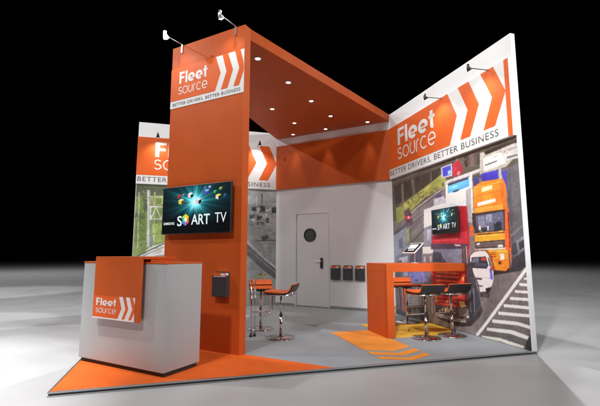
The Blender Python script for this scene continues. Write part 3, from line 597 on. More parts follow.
 ((96, 106, 124), [0.92, 1.107, 0.799, 1.113, 0.804, 1.047, 0.945, 1.041], 0, 1),
 ((168, 60, 54), [0.759, 1.117, 0.664, 1.12, 0.656, 1.077, 0.755, 1.073], 0, 1),
 ((70, 78, 92), [0.864, 1.04, 0.652, 1.04, 0.663, 0.991, 0.909, 0.989], 0, 1),
 ((60, 66, 80), [0.633, 1.126, 0.612, 1.121, 0.569, 1.02, 0.593, 0.993], 0, 1),
 ((204, 204, 214), [0.993, 0.958, 0.625, 0.958], 0.01, 1),
 ((244, 243, 246), [0.995, 0.944, 0.622, 0.947, 0.619, 0.855, 1.002, 0.853], 0, 1),
 ((178, 178, 190), [1.002, 0.845, 0.616, 0.844], 0.01, 1),
 ((62, 60, 70), [0.929, 0.838, 0.763, 0.839, 0.765, 0.812, 0.931, 0.81], 0, 1),
 ((255, 250, 226), [0.717, 0.839, 0.631, 0.838, 0.635, 0.796, 0.716, 0.798], 0, 1),
 ((255, 250, 226), [1.003, 0.842, 0.953, 0.842, 0.956, 0.8, 1.006, 0.802], 0, 1),
 ((214, 212, 218), [1.008, 0.768, 0.619, 0.771], 0.008, 1),
 ((88, 86, 96), [0.949, 0.739, 0.752, 0.74, 0.753, 0.718, 0.951, 0.716], 0, 1),
 ((232, 230, 226), [0.913, 0.783, 0.786, 0.783, 0.788, 0.764, 0.914, 0.763], 0, 1),
 ((100, 100, 190), [0.612, 1.025, 0.583, 1.02, 0.556, 0.877, 0.56, 0.824, 0.602, 0.835], 0, 1),
 ((184, 58, 70), [0.588, 1.007, 0.552, 1.008, 0.542, 0.948, 0.582, 0.946], 0, 1),
 ((34, 32, 36), [0.705, 0.703, 0.593, 0.731, 0.6, 0.647, 0.685, 0.631], 0, 1),
 ((34, 32, 36), [1.015, 0.689, 0.941, 0.687, 0.947, 0.614, 1.021, 0.613], 0, 1),
 ((232, 232, 238), [0.625, 1.006, 0.592, 1.001, 0.595, 0.967, 0.628, 0.971], 0, 1),
 ((58, 50, 54), [1.02, 0.621, 0.704, 0.634, 0.571, 0.693, 0.527, 0.671, 0.634, 0.583, 1.024, 0.571], 0, 0.8),
 ((158, 38, 48), [1.207, 1.887, 0.986, 1.861, 0.963, 1.337, 1.033, 0.994, 1.235, 1.225], 0, 1),
 ((172, 46, 58), [1.873, 1.462, 1.014, 1.498, 1.009, 1.295, 1.883, 1.33], 0, 1),
 ((205, 70, 80), [1.821, 1.41, 1.22, 1.419, 1.223, 1.374, 1.824, 1.371], 0, 1),
 ((72, 56, 72), [1.91, 1.337, 1.008, 1.312, 1.014, 1.232, 1.917, 1.241], 0, 1),
 ((190, 180, 190), [1.297, 1.31, 1.161, 1.301, 1.163, 1.281, 1.299, 1.286], 0, 1),
 ((104, 108, 126), [1.861, 1.241, 1.134, 1.242, 1.13, 1.02, 1.879, 0.986], 0, 1),
 ((58, 60, 70), [1.864, 1.198, 1.676, 1.204, 1.512, 1.011, 1.879, 0.986], 0, 1),
 ((74, 60, 66), [1.139, 1.298, 1.03, 1.295, 1.014, 0.966, 1.165, 0.961], 0, 1),
 ((152, 142, 148), [1.044, 1.281, 1.041, 0.994], 0.023, 1),
 ((110, 100, 105), [1.1, 1.239, 1.101, 1.05], 0.014, 1),
 ((178, 48, 44), [1.934, 1.001, 1.03, 1.022, 1.031, 0.486, 1.213, 0.351, 1.925, 0.353], 0, 1),
 ((226, 92, 52), [1.857, 0.921, 1.125, 0.919], 0.022, 1),
 ((192, 152, 112), [1.699, 0.889, 1.306, 0.891, 1.309, 0.852, 1.702, 0.842], 0, 1),
 ((120, 30, 36), [1.921, 0.789, 1.314, 0.786], 0.025, 1),
 ((228, 70, 46), [1.87, 0.733, 1.138, 0.745], 0.038, 1),
 ((120, 34, 36), [1.82, 0.673, 1.416, 0.681], 0.024, 1),
 ((236, 112, 50), [1.771, 0.623, 1.42, 0.621], 0.04, 1),
 ((140, 34, 36), [1.884, 0.533, 1.197, 0.553], 0.019, 1),
 ((232, 82, 50), [1.781, 0.48, 1.314, 0.483], 0.035, 1),
 ((150, 40, 38), [1.785, 0.423, 1.341, 0.436], 0.016, 1),
 ((232, 90, 60), [1.735, 0.391, 1.344, 0.392], 0.028, 1),
 ((235, 60, 50), [1.264, 0.839, 1.106, 0.876, 1.115, 0.761, 1.249, 0.738], 0, 1),
 ((255, 190, 110), [1.175, 0.83, 1.131, 0.832, 1.136, 0.774, 1.18, 0.771], 0, 1),
 ((214, 60, 60), [1.28, 0.633, 1.082, 0.636, 1.091, 0.522, 1.289, 0.515], 0, 1),
 ((120, 30, 34), [1.215, 0.601, 1.141, 0.602, 1.144, 0.553, 1.219, 0.551], 0, 1),
 ((78, 68, 66), [1.925, 0.353, 1.323, 0.365, 1.075, 0.453, 1.037, 0.153, 1.322, 0.091, 1.627, 0.135, 1.938, 0.16], 0, 1),
 ((255, 214, 120), [1.257, 0.466, 1.16, 0.472, 1.086, 0.424, 1.233, 0.377], 0, 1),
 ((250, 238, 160), [1.612, 0.329, 1.419, 0.333, 1.414, 0.274, 1.617, 0.27], 0, 1),
 ((240, 200, 110), [1.887, 0.501, 1.806, 0.493, 1.813, 0.398, 1.877, 0.406], 0, 1),
 ((164, 154, 154), [1.854, 0.21, 1.405, 0.199, 1.137, 0.212], 0.026, 1),
 ((230, 226, 220), [1.118, 0.293, 1.066, 0.3, 1.07, 0.258, 1.121, 0.251], 0, 1),
 ((120, 116, 118), [1.301, 0.368, 1.08, 0.396, 1.068, 0.286, 1.288, 0.24], 0, 1),
 ((52, 46, 48), [1.911, 0.154, 1.455, 0.156, 1.118, 0.181, 1.007, 0.268, 1.016, 0.156, 1.232, 0.106, 1.578, 0.122], 0, 1),
 ((60, 60, 68), [1.052, 1.022, 0.965, 1.052, 0.854, 0.669, 0.826, 0.536, 0.78, 0.395, 0.845, 0.305, 1.037, 0.153, 1.073, 0.481], 0, 1),
 ((134, 132, 142), [0.941, 0.689, 0.939, 0.36], 0.016, 1),
 ((120, 120, 130), [1.019, 0.739, 1.021, 0.348], 0.014, 1),
 ((150, 140, 100), [1.074, 0.735, 0.989, 0.756, 0.994, 0.685, 1.079, 0.678], 0, 1),
 ((86, 82, 84), [0.919, 0.858, 0.848, 0.752, 0.821, 0.591], 0.034, 1),
 ((60, 50, 54), [1.878, 1.01, 1.029, 1.037, 1.033, 0.994, 1.882, 0.953], 0, 0.7),
 ((150, 40, 40), [1.881, 0.969, 1.799, 0.972, 1.843, 0.363, 1.923, 0.369], 0, 1),
 ((90, 30, 34), [1.106, 0.992, 1.054, 0.993, 1.086, 0.424, 1.141, 0.431], 0, 1),
 ((204, 92, 62), [2.885, 0.514, 2.744, 0.526, 2.72, 0.046, 2.844, 0.046], 0, 1),
 ((72, 86, 102), [3.139, -0.015, 2.735, 0.133, 2.712, -0.041, 3.145, -0.127], 0, 1),
 ((150, 146, 146), [2.75, 0.435, 1.938, 0.544, 1.859, 0.14, 2.033, 0.001, 2.747, -0.064], 0, 1),
 ((176, 172, 172), [2.516, 0.423, 2.293, 0.462, 2.274, 0.295, 2.494, 0.269], 0, 1),
 ((60, 54, 52), [2.729, 0.223, 2.125, 0.313, 2.053, 0.111, 2.208, -0.044, 2.717, -0.112], 0, 1),
 ((96, 90, 88), [2.598, 0.169, 2.309, 0.223, 2.283, 0.16, 2.603, 0.098], 0, 1),
 ((80, 76, 72), [2.641, 0.023, 2.288, 0.092, 2.293, 0.025, 2.612, -0.043], 0, 1),
 ((190, 150, 80), [1.888, 0.485, 1.782, 0.464, 1.788, 0.385, 1.867, 0.391], 0, 1),
 ((176, 170, 170), [2.061, 0.402, 2.027, 0.083], 0.026, 1),
 ((110, 106, 108), [1.973, 0.444, 1.927, 0.161], 0.019, 1),
 ((200, 175, 150), [1.892, 0.421, 1.859, 0.14], 0.017, 1),
 ((60, 52, 46), [2.851, -0.063, 2.031, 0.018, 1.923, -0.012, 2.858, -0.171], 0, 1),
 ((240, 120, 60), [1.541, 0.772, 1.517, 0.775, 1.523, 0.753, 1.54, 0.753], 0, 0.55),
 ((150, 30, 34), [1.781, 0.773, 1.742, 0.774, 1.745, 0.754, 1.781, 0.754], 0, 0.55),
 ((150, 30, 34), [1.872, 0.543, 1.822, 0.543, 1.824, 0.534, 1.87, 0.532], 0, 0.55),
 ((110, 60, 60), [1.645, 0.948, 1.59, 0.946, 1.596, 0.932, 1.642, 0.933], 0, 0.55),
 ((150, 30, 34), [1.479, 0.87, 1.468, 0.871, 1.47, 0.86, 1.474, 0.861], 0, 0.55),
 ((220, 60, 44), [1.864, 0.672, 1.828, 0.672, 1.832, 0.66, 1.862, 0.659], 0, 0.55),
 ((110, 60, 60), [1.405, 0.704, 1.375, 0.703, 1.378, 0.68, 1.406, 0.68], 0, 0.55),
 ((150, 30, 34), [1.253, 0.596, 1.198, 0.596, 1.207, 0.582, 1.25, 0.581], 0, 0.55),
 ((240, 120, 60), [1.787, 0.501, 1.661, 0.509, 1.673, 0.493, 1.785, 0.488], 0, 0.55),
 ((150, 30, 34), [1.283, 0.7, 1.244, 0.703, 1.25, 0.677, 1.283, 0.676], 0, 0.55),
 ((150, 30, 34), [1.216, 0.553, 1.2, 0.551, 1.204, 0.531, 1.216, 0.531], 0, 0.55),
 ((90, 30, 34), [1.206, 0.651, 1.149, 0.653, 1.156, 0.63, 1.208, 0.628], 0, 0.55),
 ((90, 30, 34), [1.868, 0.464, 1.803, 0.467, 1.816, 0.444, 1.862, 0.442], 0, 0.55),
 ((150, 30, 34), [1.738, 0.941, 1.681, 0.939, 1.693, 0.925, 1.738, 0.926], 0, 0.55),
 ((255, 170, 90), [1.366, 0.928, 1.354, 0.93, 1.356, 0.906, 1.364, 0.907], 0, 0.55),
 ((150, 30, 34), [1.382, 0.527, 1.313, 0.532, 1.327, 0.515, 1.383, 0.512], 0, 0.55),
 ((255, 170, 90), [1.253, 0.565, 1.181, 0.568, 1.195, 0.549, 1.249, 0.548], 0, 0.55),
 ((255, 170, 90), [1.373, 0.807, 1.35, 0.81, 1.352, 0.793, 1.368, 0.793], 0, 0.55),
 ((90, 30, 34), [1.299, 0.662, 1.272, 0.665, 1.276, 0.643, 1.3, 0.642], 0, 0.55),
 ((220, 60, 44), [1.492, 0.927, 1.43, 0.925, 1.442, 0.904, 1.494, 0.905], 0, 0.55),
 ((90, 30, 34), [1.72, 0.569, 1.692, 0.569, 1.694, 0.553, 1.714, 0.553], 0, 0.55),
 ((150, 30, 34), [1.436, 0.487, 1.389, 0.487, 1.397, 0.478, 1.435, 0.476], 0, 0.55),
 ((240, 120, 60), [1.191, 0.589, 1.109, 0.591, 1.12, 0.575, 1.189, 0.572], 0, 0.55),
 ((150, 30, 34), [1.578, 0.512, 1.528, 0.516, 1.535, 0.504, 1.575, 0.503], 0, 0.55),
 ((220, 60, 44), [1.753, 0.457, 1.651, 0.461, 1.657, 0.451, 1.749, 0.446], 0, 0.55),
 ((110, 60, 60), [1.592, 0.79, 1.541, 0.791, 1.548, 0.77, 1.588, 0.771], 0, 0.55),
 ((220, 60, 44), [1.658, 0.837, 1.611, 0.839, 1.619, 0.817, 1.654, 0.817], 0, 0.55),
 ((220, 60, 44), [1.232, 0.874, 1.214, 0.875, 1.218, 0.86, 1.227, 0.86], 0, 0.55),
 ((150, 30, 34), [1.684, 0.474, 1.647, 0.477, 1.649, 0.457, 1.679, 0.455], 0, 0.55),
 ((150, 30, 34), [1.318, 0.741, 1.282, 0.739, 1.287, 0.731, 1.318, 0.73], 0, 0.55),
 ((240, 120, 60), [1.235, 0.741, 1.173, 0.744, 1.179, 0.729, 1.233, 0.728], 0, 0.55),
 ((90, 30, 34), [1.33, 0.516, 1.288, 0.516, 1.293, 0.498, 1.327, 0.497], 0, 0.55),
 ((240, 120, 60), [1.227, 0.646, 1.2, 0.647, 1.205, 0.635, 1.223, 0.634], 0, 0.55),
 ((255, 170, 90), [1.79, 0.741, 1.71, 0.74, 1.72, 0.722, 1.792, 0.721], 0, 0.55),
 ((255, 170, 90), [1.235, 0.703, 1.156, 0.703, 1.167, 0.682, 1.233, 0.681], 0, 0.55),
 ((150, 30, 34), [1.14, 0.927, 1.118, 0.927, 1.124, 0.907, 1.138, 0.908], 0, 0.55),
 ((220, 60, 44), [1.464, 0.601, 1.412, 0.604, 1.417, 0.582, 1.462, 0.58], 0, 0.55),
 ((220, 60, 44), [1.135, 0.86, 1.06, 0.86, 1.076, 0.84, 1.135, 0.841], 0, 0.55),
 ((255, 170, 90), [1.542, 0.945, 1.508, 0.944, 1.515, 0.925, 1.541, 0.925], 0, 0.55),
 ((90, 30, 34), [1.576, 0.481, 1.443, 0.49, 1.468, 0.463, 1.572, 0.458], 0, 0.55),
 ((150, 30, 34), [1.272, 0.648, 1.231, 0.65, 1.235, 0.636, 1.268, 0.636], 0, 0.55),
 ((90, 30, 34), [1.262, 0.726, 1.228, 0.727, 1.23, 0.716, 1.261, 0.715], 0, 0.55),
 ((110, 60, 60), [1.568, 0.826, 1.545, 0.825, 1.548, 0.817, 1.564, 0.817], 0, 0.55),
 ((150, 30, 34), [1.619, 0.711, 1.595, 0.709, 1.597, 0.688, 1.62, 0.688], 0, 0.55),
 ((110, 60, 60), [1.27, 0.52, 1.243, 0.521, 1.246, 0.501, 1.27, 0.5], 0, 0.55),
 ((150, 30, 34), [1.806, 0.805, 1.75, 0.804, 1.759, 0.782, 1.807, 0.782], 0, 0.55),
 ((240, 120, 60), [1.214, 0.576, 1.165, 0.577, 1.167, 0.561, 1.211, 0.559], 0, 0.55),
 ((90, 30, 34), [1.237, 0.854, 1.19, 0.853, 1.199, 0.834, 1.237, 0.834], 0, 0.55),
 ((150, 30, 34), [1.557, 0.544, 1.513, 0.545, 1.52, 0.529, 1.557, 0.527], 0, 0.55),
 ((90, 30, 34), [1.423, 0.595, 1.402, 0.594, 1.404, 0.576, 1.421, 0.575], 0, 0.55),
 ((240, 120, 60), [1.562, 0.478, 1.53, 0.483, 1.538, 0.461, 1.558, 0.46], 0, 0.55),
 ((150, 30, 34), [1.152, 0.571, 1.129, 0.575, 1.132, 0.553, 1.15, 0.552], 0, 0.55),
 ((150, 30, 34), [1.619, 0.524, 1.583, 0.527, 1.589, 0.508, 1.618, 0.507], 0, 0.55),
 ((255, 170, 90), [1.822, 0.807, 1.783, 0.805, 1.789, 0.792, 1.821, 0.792], 0, 0.55),
 ((110, 60, 60), [1.478, 0.893, 1.435, 0.895, 1.436, 0.882, 1.475, 0.882], 0, 0.55),
 ((240, 120, 60), [1.443, 0.753, 1.406, 0.755, 1.408, 0.742, 1.439, 0.742], 0, 0.55),
 ((110, 60, 60), [1.383, 0.57, 1.318, 0.572, 1.323, 0.555, 1.378, 0.553], 0, 0.55),
 ((110, 60, 60), [1.788, 0.936, 1.726, 0.937, 1.739, 0.922, 1.783, 0.923], 0, 0.55),
 ((220, 60, 44), [1.203, 0.64, 1.147, 0.64, 1.15, 0.621, 1.203, 0.62], 0, 0.55),
 ((90, 30, 34), [1.827, 0.946, 1.772, 0.945, 1.784, 0.921, 1.828, 0.922], 0, 0.55),
 ((96, 84, 70), [1.229, 0.273, 1.189, 0.275, 1.189, 0.268, 1.225, 0.266], 0, 0.55),
 ((50, 44, 42), [1.768, 0.194, 1.745, 0.195, 1.749, 0.18, 1.769, 0.179], 0, 0.55),
 ((96, 84, 70), [1.343, 0.181, 1.312, 0.186, 1.315, 0.174, 1.342, 0.172], 0, 0.55),
 ((50, 44, 42), [1.281, 0.348, 1.258, 0.348, 1.263, 0.331, 1.278, 0.331], 0, 0.55),
 ((120, 112, 110), [1.304, 0.291, 1.27, 0.296, 1.279, 0.271, 1.301, 0.27], 0, 0.55),
 ((96, 84, 70), [1.215, 0.373, 1.184, 0.374, 1.189, 0.365, 1.21, 0.364], 0, 0.55),
 ((50, 44, 42), [1.29, 0.29, 1.255, 0.291, 1.26, 0.283, 1.288, 0.281], 0, 0.55),
 ((120, 112, 110), [1.253, 0.197, 1.211, 0.199, 1.215, 0.188, 1.248, 0.186], 0, 0.55),
 ((160, 150, 140), [1.396, 0.201, 1.374, 0.202, 1.374, 0.193, 1.395, 0.191], 0, 0.55),
 ((120, 112, 110), [1.561, 0.293, 1.53, 0.296, 1.536, 0.28, 1.561, 0.278], 0, 0.55),
 ((200, 180, 120), [1.15, 0.241, 1.12, 0.245, 1.121, 0.234, 1.145, 0.232], 0, 0.55),
 ((96, 84, 70), [1.436, 0.217, 1.403, 0.218, 1.409, 0.203, 1.432, 0.202], 0, 0.55),
 ((50, 44, 42), [1.133, 0.347, 1.094, 0.346, 1.098, 0.335, 1.134, 0.333], 0, 0.55),
 ((96, 84, 70), [1.566, 0.258, 1.537, 0.259, 1.538, 0.251, 1.56, 0.25], 0, 0.55),
 ((50, 44, 42), [1.452, 0.278, 1.428, 0.278, 1.432, 0.269, 1.449, 0.269], 0, 0.55),
 ((96, 84, 70), [1.592, 0.205, 1.558, 0.208, 1.565, 0.185, 1.589, 0.184], 0, 0.55),
 ((120, 112, 110), [1.239, 0.357, 1.211, 0.36, 1.217, 0.343, 1.235, 0.343], 0, 0.55),
 ((120, 112, 110), [1.419, 0.258, 1.382, 0.257, 1.385, 0.248, 1.414, 0.247], 0, 0.55),
 ((120, 112, 110), [1.11, 0.344, 1.099, 0.347, 1.102, 0.335, 1.109, 0.335], 0, 0.55),
 ((96, 84, 70), [1.307, 0.285, 1.243, 0.287, 1.248, 0.269, 1.308, 0.266], 0, 0.55),
 ((50, 44, 42), [1.617, 0.32, 1.585, 0.322, 1.591, 0.306, 1.611, 0.306], 0, 0.55),
 ((200, 180, 120), [1.089, 0.352, 1.078, 0.35, 1.079, 0.34, 1.09, 0.34], 0, 0.55),
 ((50, 44, 42), [1.249, 0.244, 1.189, 0.25, 1.202, 0.239, 1.248, 0.236], 0, 0.55),
 ((160, 150, 140), [1.276, 0.267, 1.242, 0.27, 1.249, 0.254, 1.274, 0.253], 0, 0.55),
 ((50, 44, 42), [1.748, 0.312, 1.72, 0.311, 1.725, 0.305, 1.742, 0.305], 0, 0.55),
 ((120, 112, 110), [1.835, 0.223, 1.794, 0.223, 1.8, 0.205, 1.837, 0.203], 0, 0.55),
 ((160, 150, 140), [1.844, 0.144, 1.821, 0.148, 1.826, 0.136, 1.844, 0.134], 0, 0.55),
 ((96, 84, 70), [1.302, 0.272, 1.272, 0.276, 1.278, 0.262, 1.299, 0.262], 0, 0.55),
 ((96, 84, 70), [1.645, 0.196, 1.628, 0.199, 1.63, 0.182, 1.646, 0.181], 0, 0.55),
 ((160, 150, 140), [1.167, 0.258, 1.147, 0.258, 1.147, 0.248, 1.165, 0.247], 0, 0.55),
 ((50, 44, 42), [1.666, 0.316, 1.644, 0.32, 1.646, 0.303, 1.665, 0.302], 0, 0.55),
 ((120, 112, 110), [1.096, 0.392, 1.064, 0.392, 1.065, 0.384, 1.094, 0.383], 0, 0.55),
 ((50, 44, 42), [1.579, 0.363, 1.555, 0.364, 1.56, 0.354, 1.578, 0.353], 0, 0.55),
 ((50, 44, 42), [1.395, 0.209, 1.338, 0.215, 1.344, 0.194, 1.391, 0.191], 0, 0.55),
 ((96, 84, 70), [1.228, 0.271, 1.215, 0.27, 1.216, 0.254, 1.226, 0.254], 0, 0.55),
 ((96, 84, 70), [1.593, 0.311, 1.53, 0.312, 1.537, 0.305, 1.588, 0.303], 0, 0.55),
 ((160, 150, 140), [1.661, 0.328, 1.622, 0.33, 1.624, 0.32, 1.659, 0.318], 0, 0.55),
 ((160, 150, 140), [1.144, 0.2, 1.13, 0.2, 1.131, 0.191, 1.141, 0.19], 0, 0.55),
 ((120, 112, 110), [1.159, 0.334, 1.136, 0.335, 1.139, 0.321, 1.16, 0.32], 0, 0.55),
 ((120, 112, 110), [1.107, 0.35, 1.094, 0.354, 1.095, 0.34, 1.103, 0.34], 0, 0.55),
 ((96, 84, 70), [1.676, 0.186, 1.638, 0.192, 1.64, 0.178, 1.671, 0.176], 0, 0.55),
 ((120, 112, 110), [1.857, 0.331, 1.821, 0.336, 1.823, 0.321, 1.854, 0.319], 0, 0.55),
 ((120, 112, 110), [1.696, 0.317, 1.657, 0.317, 1.663, 0.305, 1.694, 0.304], 0, 0.55),
 ((160, 150, 140), [1.206, 0.284, 1.162, 0.288, 1.165, 0.269, 1.202, 0.266], 0, 0.55),
 ((200, 180, 120), [1.204, 0.276, 1.168, 0.281, 1.172, 0.265, 1.199, 0.264], 0, 0.55),
 ((200, 180, 120), [1.131, 0.344, 1.1, 0.347, 1.105, 0.333, 1.131, 0.332], 0, 0.55),
 ((88, 82, 84), [2.219, 0.347, 2.192, 0.349, 2.195, 0.323, 2.212, 0.321], 0, 0.55),
 ((170, 166, 166), [2.035, 0.455, 2.002, 0.457, 2.004, 0.437, 2.037, 0.434], 0, 0.55),
 ((120, 116, 116), [2.728, 0.341, 2.71, 0.344, 2.712, 0.332, 2.727, 0.331], 0, 0.55),
 ((200, 194, 190), [2.306, -0.007, 2.274, -0.005, 2.278, -0.019, 2.302, -0.023], 0, 0.55),
 ((200, 194, 190), [2.063, 0.051, 2.032, 0.057, 2.037, 0.034, 2.059, 0.03], 0, 0.55),
 ((170, 166, 166), [2.621, 0.221, 2.587, 0.225, 2.592, 0.199, 2.62, 0.195], 0, 0.55),
 ((120, 116, 116), [2.597, 0.305, 2.564, 0.306, 2.571, 0.288, 2.588, 0.286], 0, 0.55),
 ((120, 116, 116), [2.525, 0.263, 2.505, 0.263, 2.509, 0.252, 2.525, 0.25], 0, 0.55),
 ((120, 116, 116), [2.059, 0.267, 2.044, 0.269, 2.045, 0.253, 2.055, 0.251], 0, 0.55),
 ((200, 194, 190), [2.008, 0.284, 1.972, 0.286, 1.974, 0.276, 2.005, 0.273], 0, 0.55),
 ((54, 48, 48), [2.177, 0.112, 2.142, 0.117, 2.15, 0.093, 2.175, 0.09], 0, 0.55),
 ((170, 166, 166), [2.317, 0.387, 2.297, 0.386, 2.299, 0.377, 2.314, 0.376], 0, 0.55),
 ((200, 194, 190), [2.413, 0.213, 2.374, 0.217, 2.378, 0.202, 2.414, 0.197], 0, 0.55),
 ((54, 48, 48), [2.179, -0.002, 2.153, 0.003, 2.158, -0.016, 2.178, -0.02], 0, 0.55),
 ((170, 166, 166), [2.096, 0.312, 2.058, 0.319, 2.063, 0.304, 2.089, 0.301], 0, 0.55),
 ((170, 166, 166), [2.813, 0.369, 2.778, 0.372, 2.78, 0.345, 2.809, 0.342], 0, 0.55),
 ((170, 166, 166), [2.364, 0.112, 2.336, 0.116, 2.343, 0.095, 2.364, 0.092], 0, 0.55),
 ((54, 48, 48), [2.615, 0.211, 2.586, 0.212, 2.588, 0.188, 2.612, 0.185], 0, 0.55),
 ((120, 116, 116), [2.429, 0.131, 2.382, 0.14, 2.389, 0.118, 2.421, 0.114], 0, 0.55),
 ((200, 194, 190), [2.098, 0.229, 2.085, 0.228, 2.088, 0.209, 2.098, 0.208], 0, 0.55),
 ((200, 194, 190), [2.562, 0.168, 2.527, 0.172, 2.532, 0.16, 2.553, 0.157], 0, 0.55),
 ((200, 194, 190), [2.24, 0.43, 2.218, 0.436, 2.222, 0.418, 2.233, 0.417], 0, 0.55),
 ((170, 166, 166), [2.303, 0.128, 2.284, 0.129, 2.286, 0.112, 2.3, 0.11], 0, 0.55),
 ((200, 194, 190), [2.689, 0.306, 2.648, 0.314, 2.656, 0.291, 2.688, 0.287], 0, 0.55),
 ((120, 116, 116), [2.363, 0.047, 2.336, 0.05, 2.339, 0.041, 2.363, 0.037], 0, 0.55),
 ((200, 194, 190), [2.602, 0.278, 2.587, 0.283, 2.591, 0.254, 2.597, 0.253], 0, 0.55),
 ((120, 116, 116), [2.81, 0.282, 2.784, 0.284, 2.789, 0.274, 2.81, 0.272], 0, 0.55),
 ((170, 166, 166), [2.025, 0.084, 2.007, 0.087, 2.012, 0.064, 2.019, 0.062], 0, 0.55),
 ((88, 82, 84), [1.961, 0.447, 1.933, 0.451, 1.935, 0.431, 1.958, 0.429], 0, 0.55),
 ((170, 166, 166), [2.117, 0.35, 2.097, 0.353, 2.101, 0.34, 2.114, 0.339], 0, 0.55),
 ((170, 166, 166), [2.056, 0.315, 2.031, 0.317, 2.035, 0.302, 2.053, 0.299], 0, 0.55),
 ((54, 48, 48), [2.509, 0.211, 2.481, 0.214, 2.487, 0.19, 2.508, 0.188], 0, 0.55),
 ((54, 48, 48), [2.078, 0.407, 2.057, 0.41, 2.062, 0.386, 2.076, 0.385], 0, 0.55),
 ((88, 82, 84), [2.264, 0.175, 2.241, 0.177, 2.242, 0.166, 2.255, 0.164], 0, 0.55),
 ((200, 194, 190), [2.288, 0.237, 2.245, 0.245, 2.248, 0.227, 2.288, 0.222], 0, 0.55),
 ((200, 194, 190), [2.363, 0.179, 2.343, 0.184, 2.348, 0.166, 2.357, 0.165], 0, 0.55),
 ((120, 116, 116), [2.215, 0.091, 2.192, 0.094, 2.197, 0.069, 2.212, 0.067], 0, 0.55),
 ((88, 82, 84), [2.541, 0.388, 2.513, 0.392, 2.517, 0.379, 2.533, 0.378], 0, 0.55),
 ((120, 116, 116), [2.152, 0.052, 2.107, 0.059, 2.11, 0.045, 2.147, 0.039], 0, 0.55),
 ((88, 82, 84), [2.025, 0.46, 1.993, 0.464, 1.997, 0.437, 2.026, 0.434], 0, 0.55),
 ((120, 116, 116), [2.739, -0.055, 2.703, -0.05, 2.708, -0.06, 2.732, -0.063], 0, 0.55),
 ((200, 194, 190), [2.694, 0.038, 2.663, 0.04, 2.668, 0.015, 2.689, 0.012], 0, 0.55),
 ((170, 166, 166), [2.592, 0.201, 2.553, 0.203, 2.554, 0.197, 2.587, 0.193], 0, 0.55),
 ((170, 166, 166), [2.22, -0.001, 2.18, 0.004, 2.188, -0.01, 2.215, -0.014], 0, 0.55),
 ((88, 82, 84), [2.475, 0.066, 2.431, 0.073, 2.437, 0.061, 2.471, 0.056], 0, 0.55),
 ((54, 48, 48), [2.222, 0.061, 2.191, 0.066, 2.195, 0.044, 2.215, 0.041], 0, 0.55),
 ((170, 166, 166), [2.722, 0.022, 2.707, 0.027, 2.711, -0.001, 2.716, -0.001], 0, 0.55),
 ((120, 116, 116), [2.604, 0.286, 2.55, 0.294, 2.559, 0.275, 2.603, 0.27], 0, 0.55),
 ((88, 82, 84), [2.201, 0.142, 2.178, 0.148, 2.181, 0.127, 2.196, 0.125], 0, 0.55),
 ((120, 116, 116), [2.715, 0.05, 2.676, 0.055, 2.679, 0.034, 2.715, 0.029], 0, 0.55),
 ((120, 116, 116), [2.233, 0.171, 2.209, 0.173, 2.215, 0.15, 2.23, 0.148], 0, 0.55),
 ((120, 116, 116), [2.808, -0.057, 2.777, -0.05, 2.782, -0.068, 2.803, -0.072], 0, 0.55),
 ((88, 82, 84), [2.564, 0.145, 2.547, 0.15, 2.55, 0.12, 2.556, 0.119], 0, 0.55),
 ((200, 194, 190), [2.305, 0.392, 2.276, 0.396, 2.28, 0.383, 2.305, 0.38], 0, 0.55),
 ((120, 116, 116), [2.569, 0.117, 2.534, 0.125, 2.542, 0.1, 2.562, 0.097], 0, 0.55),
 ((54, 48, 48), [2.08, 0.33, 2.063, 0.334, 2.066, 0.308, 2.079, 0.307], 0, 0.55),
 ((54, 48, 48), [2.268, 0.269, 2.233, 0.273, 2.238, 0.26, 2.261, 0.257], 0, 0.55),
 ((88, 82, 84), [2.593, 0.395, 2.563, 0.395, 2.564, 0.373, 2.59, 0.37], 0, 0.55),
 ((54, 48, 48), [2.362, 0.363, 2.34, 0.367, 2.343, 0.355, 2.354, 0.354], 0, 0.55),
 ((120, 116, 116), [2.736, 0.381, 2.701, 0.388, 2.705, 0.361, 2.729, 0.358], 0, 0.55),
 ((150, 150, 166), [2.343, 0.946, 2.317, 0.95, 2.325, 0.913, 2.336, 0.912], 0, 0.55),
 ((150, 150, 166), [2.695, 0.599, 2.653, 0.601, 2.66, 0.564, 2.692, 0.561], 0, 0.55),
 ((96, 96, 150), [2.348, 0.788, 2.283, 0.788, 2.289, 0.773, 2.342, 0.77], 0, 0.55),
 ((150, 150, 166), [2.815, 0.618, 2.75, 0.623, 2.757, 0.591, 2.814, 0.587], 0, 0.55),
 ((96, 96, 150), [2.533, 0.52, 2.506, 0.521, 2.512, 0.489, 2.529, 0.488], 0, 0.55),
 ((150, 150, 166), [2.332, 0.506, 2.289, 0.512, 2.298, 0.483, 2.325, 0.481], 0, 0.55),
 ((56, 56, 66), [2.307, 0.964, 2.239, 0.965, 2.244, 0.949, 2.306, 0.948], 0, 0.55),
 ((56, 56, 66), [2.408, 0.722, 2.326, 0.729, 2.338, 0.687, 2.41, 0.682], 0, 0.55),
 ((70, 70, 84), [2.438, 0.54, 2.367, 0.546, 2.369, 0.512, 2.436, 0.506], 0, 0.55),
 ((96, 96, 150), [2.412, 0.641, 2.329, 0.645, 2.345, 0.627, 2.406, 0.622], 0, 0.55),
 ((130, 130, 146), [2.801, 0.877, 2.758, 0.879, 2.768, 0.846, 2.802, 0.844], 0, 0.55),
 ((150, 150, 166), [1.984, 0.986, 1.918, 0.99, 1.923, 0.972, 1.982, 0.97], 0, 0.55),
 ((56, 56, 66), [2.132, 0.664, 2.074, 0.665, 2.079, 0.644, 2.134, 0.64], 0, 0.55),
 ((130, 130, 146), [2.255, 0.972, 2.183, 0.976, 2.195, 0.957, 2.252, 0.956], 0, 0.55),
 ((150, 150, 166), [2.063, 0.721, 2.038, 0.725, 2.042, 0.706, 2.062, 0.705], 0, 0.55),
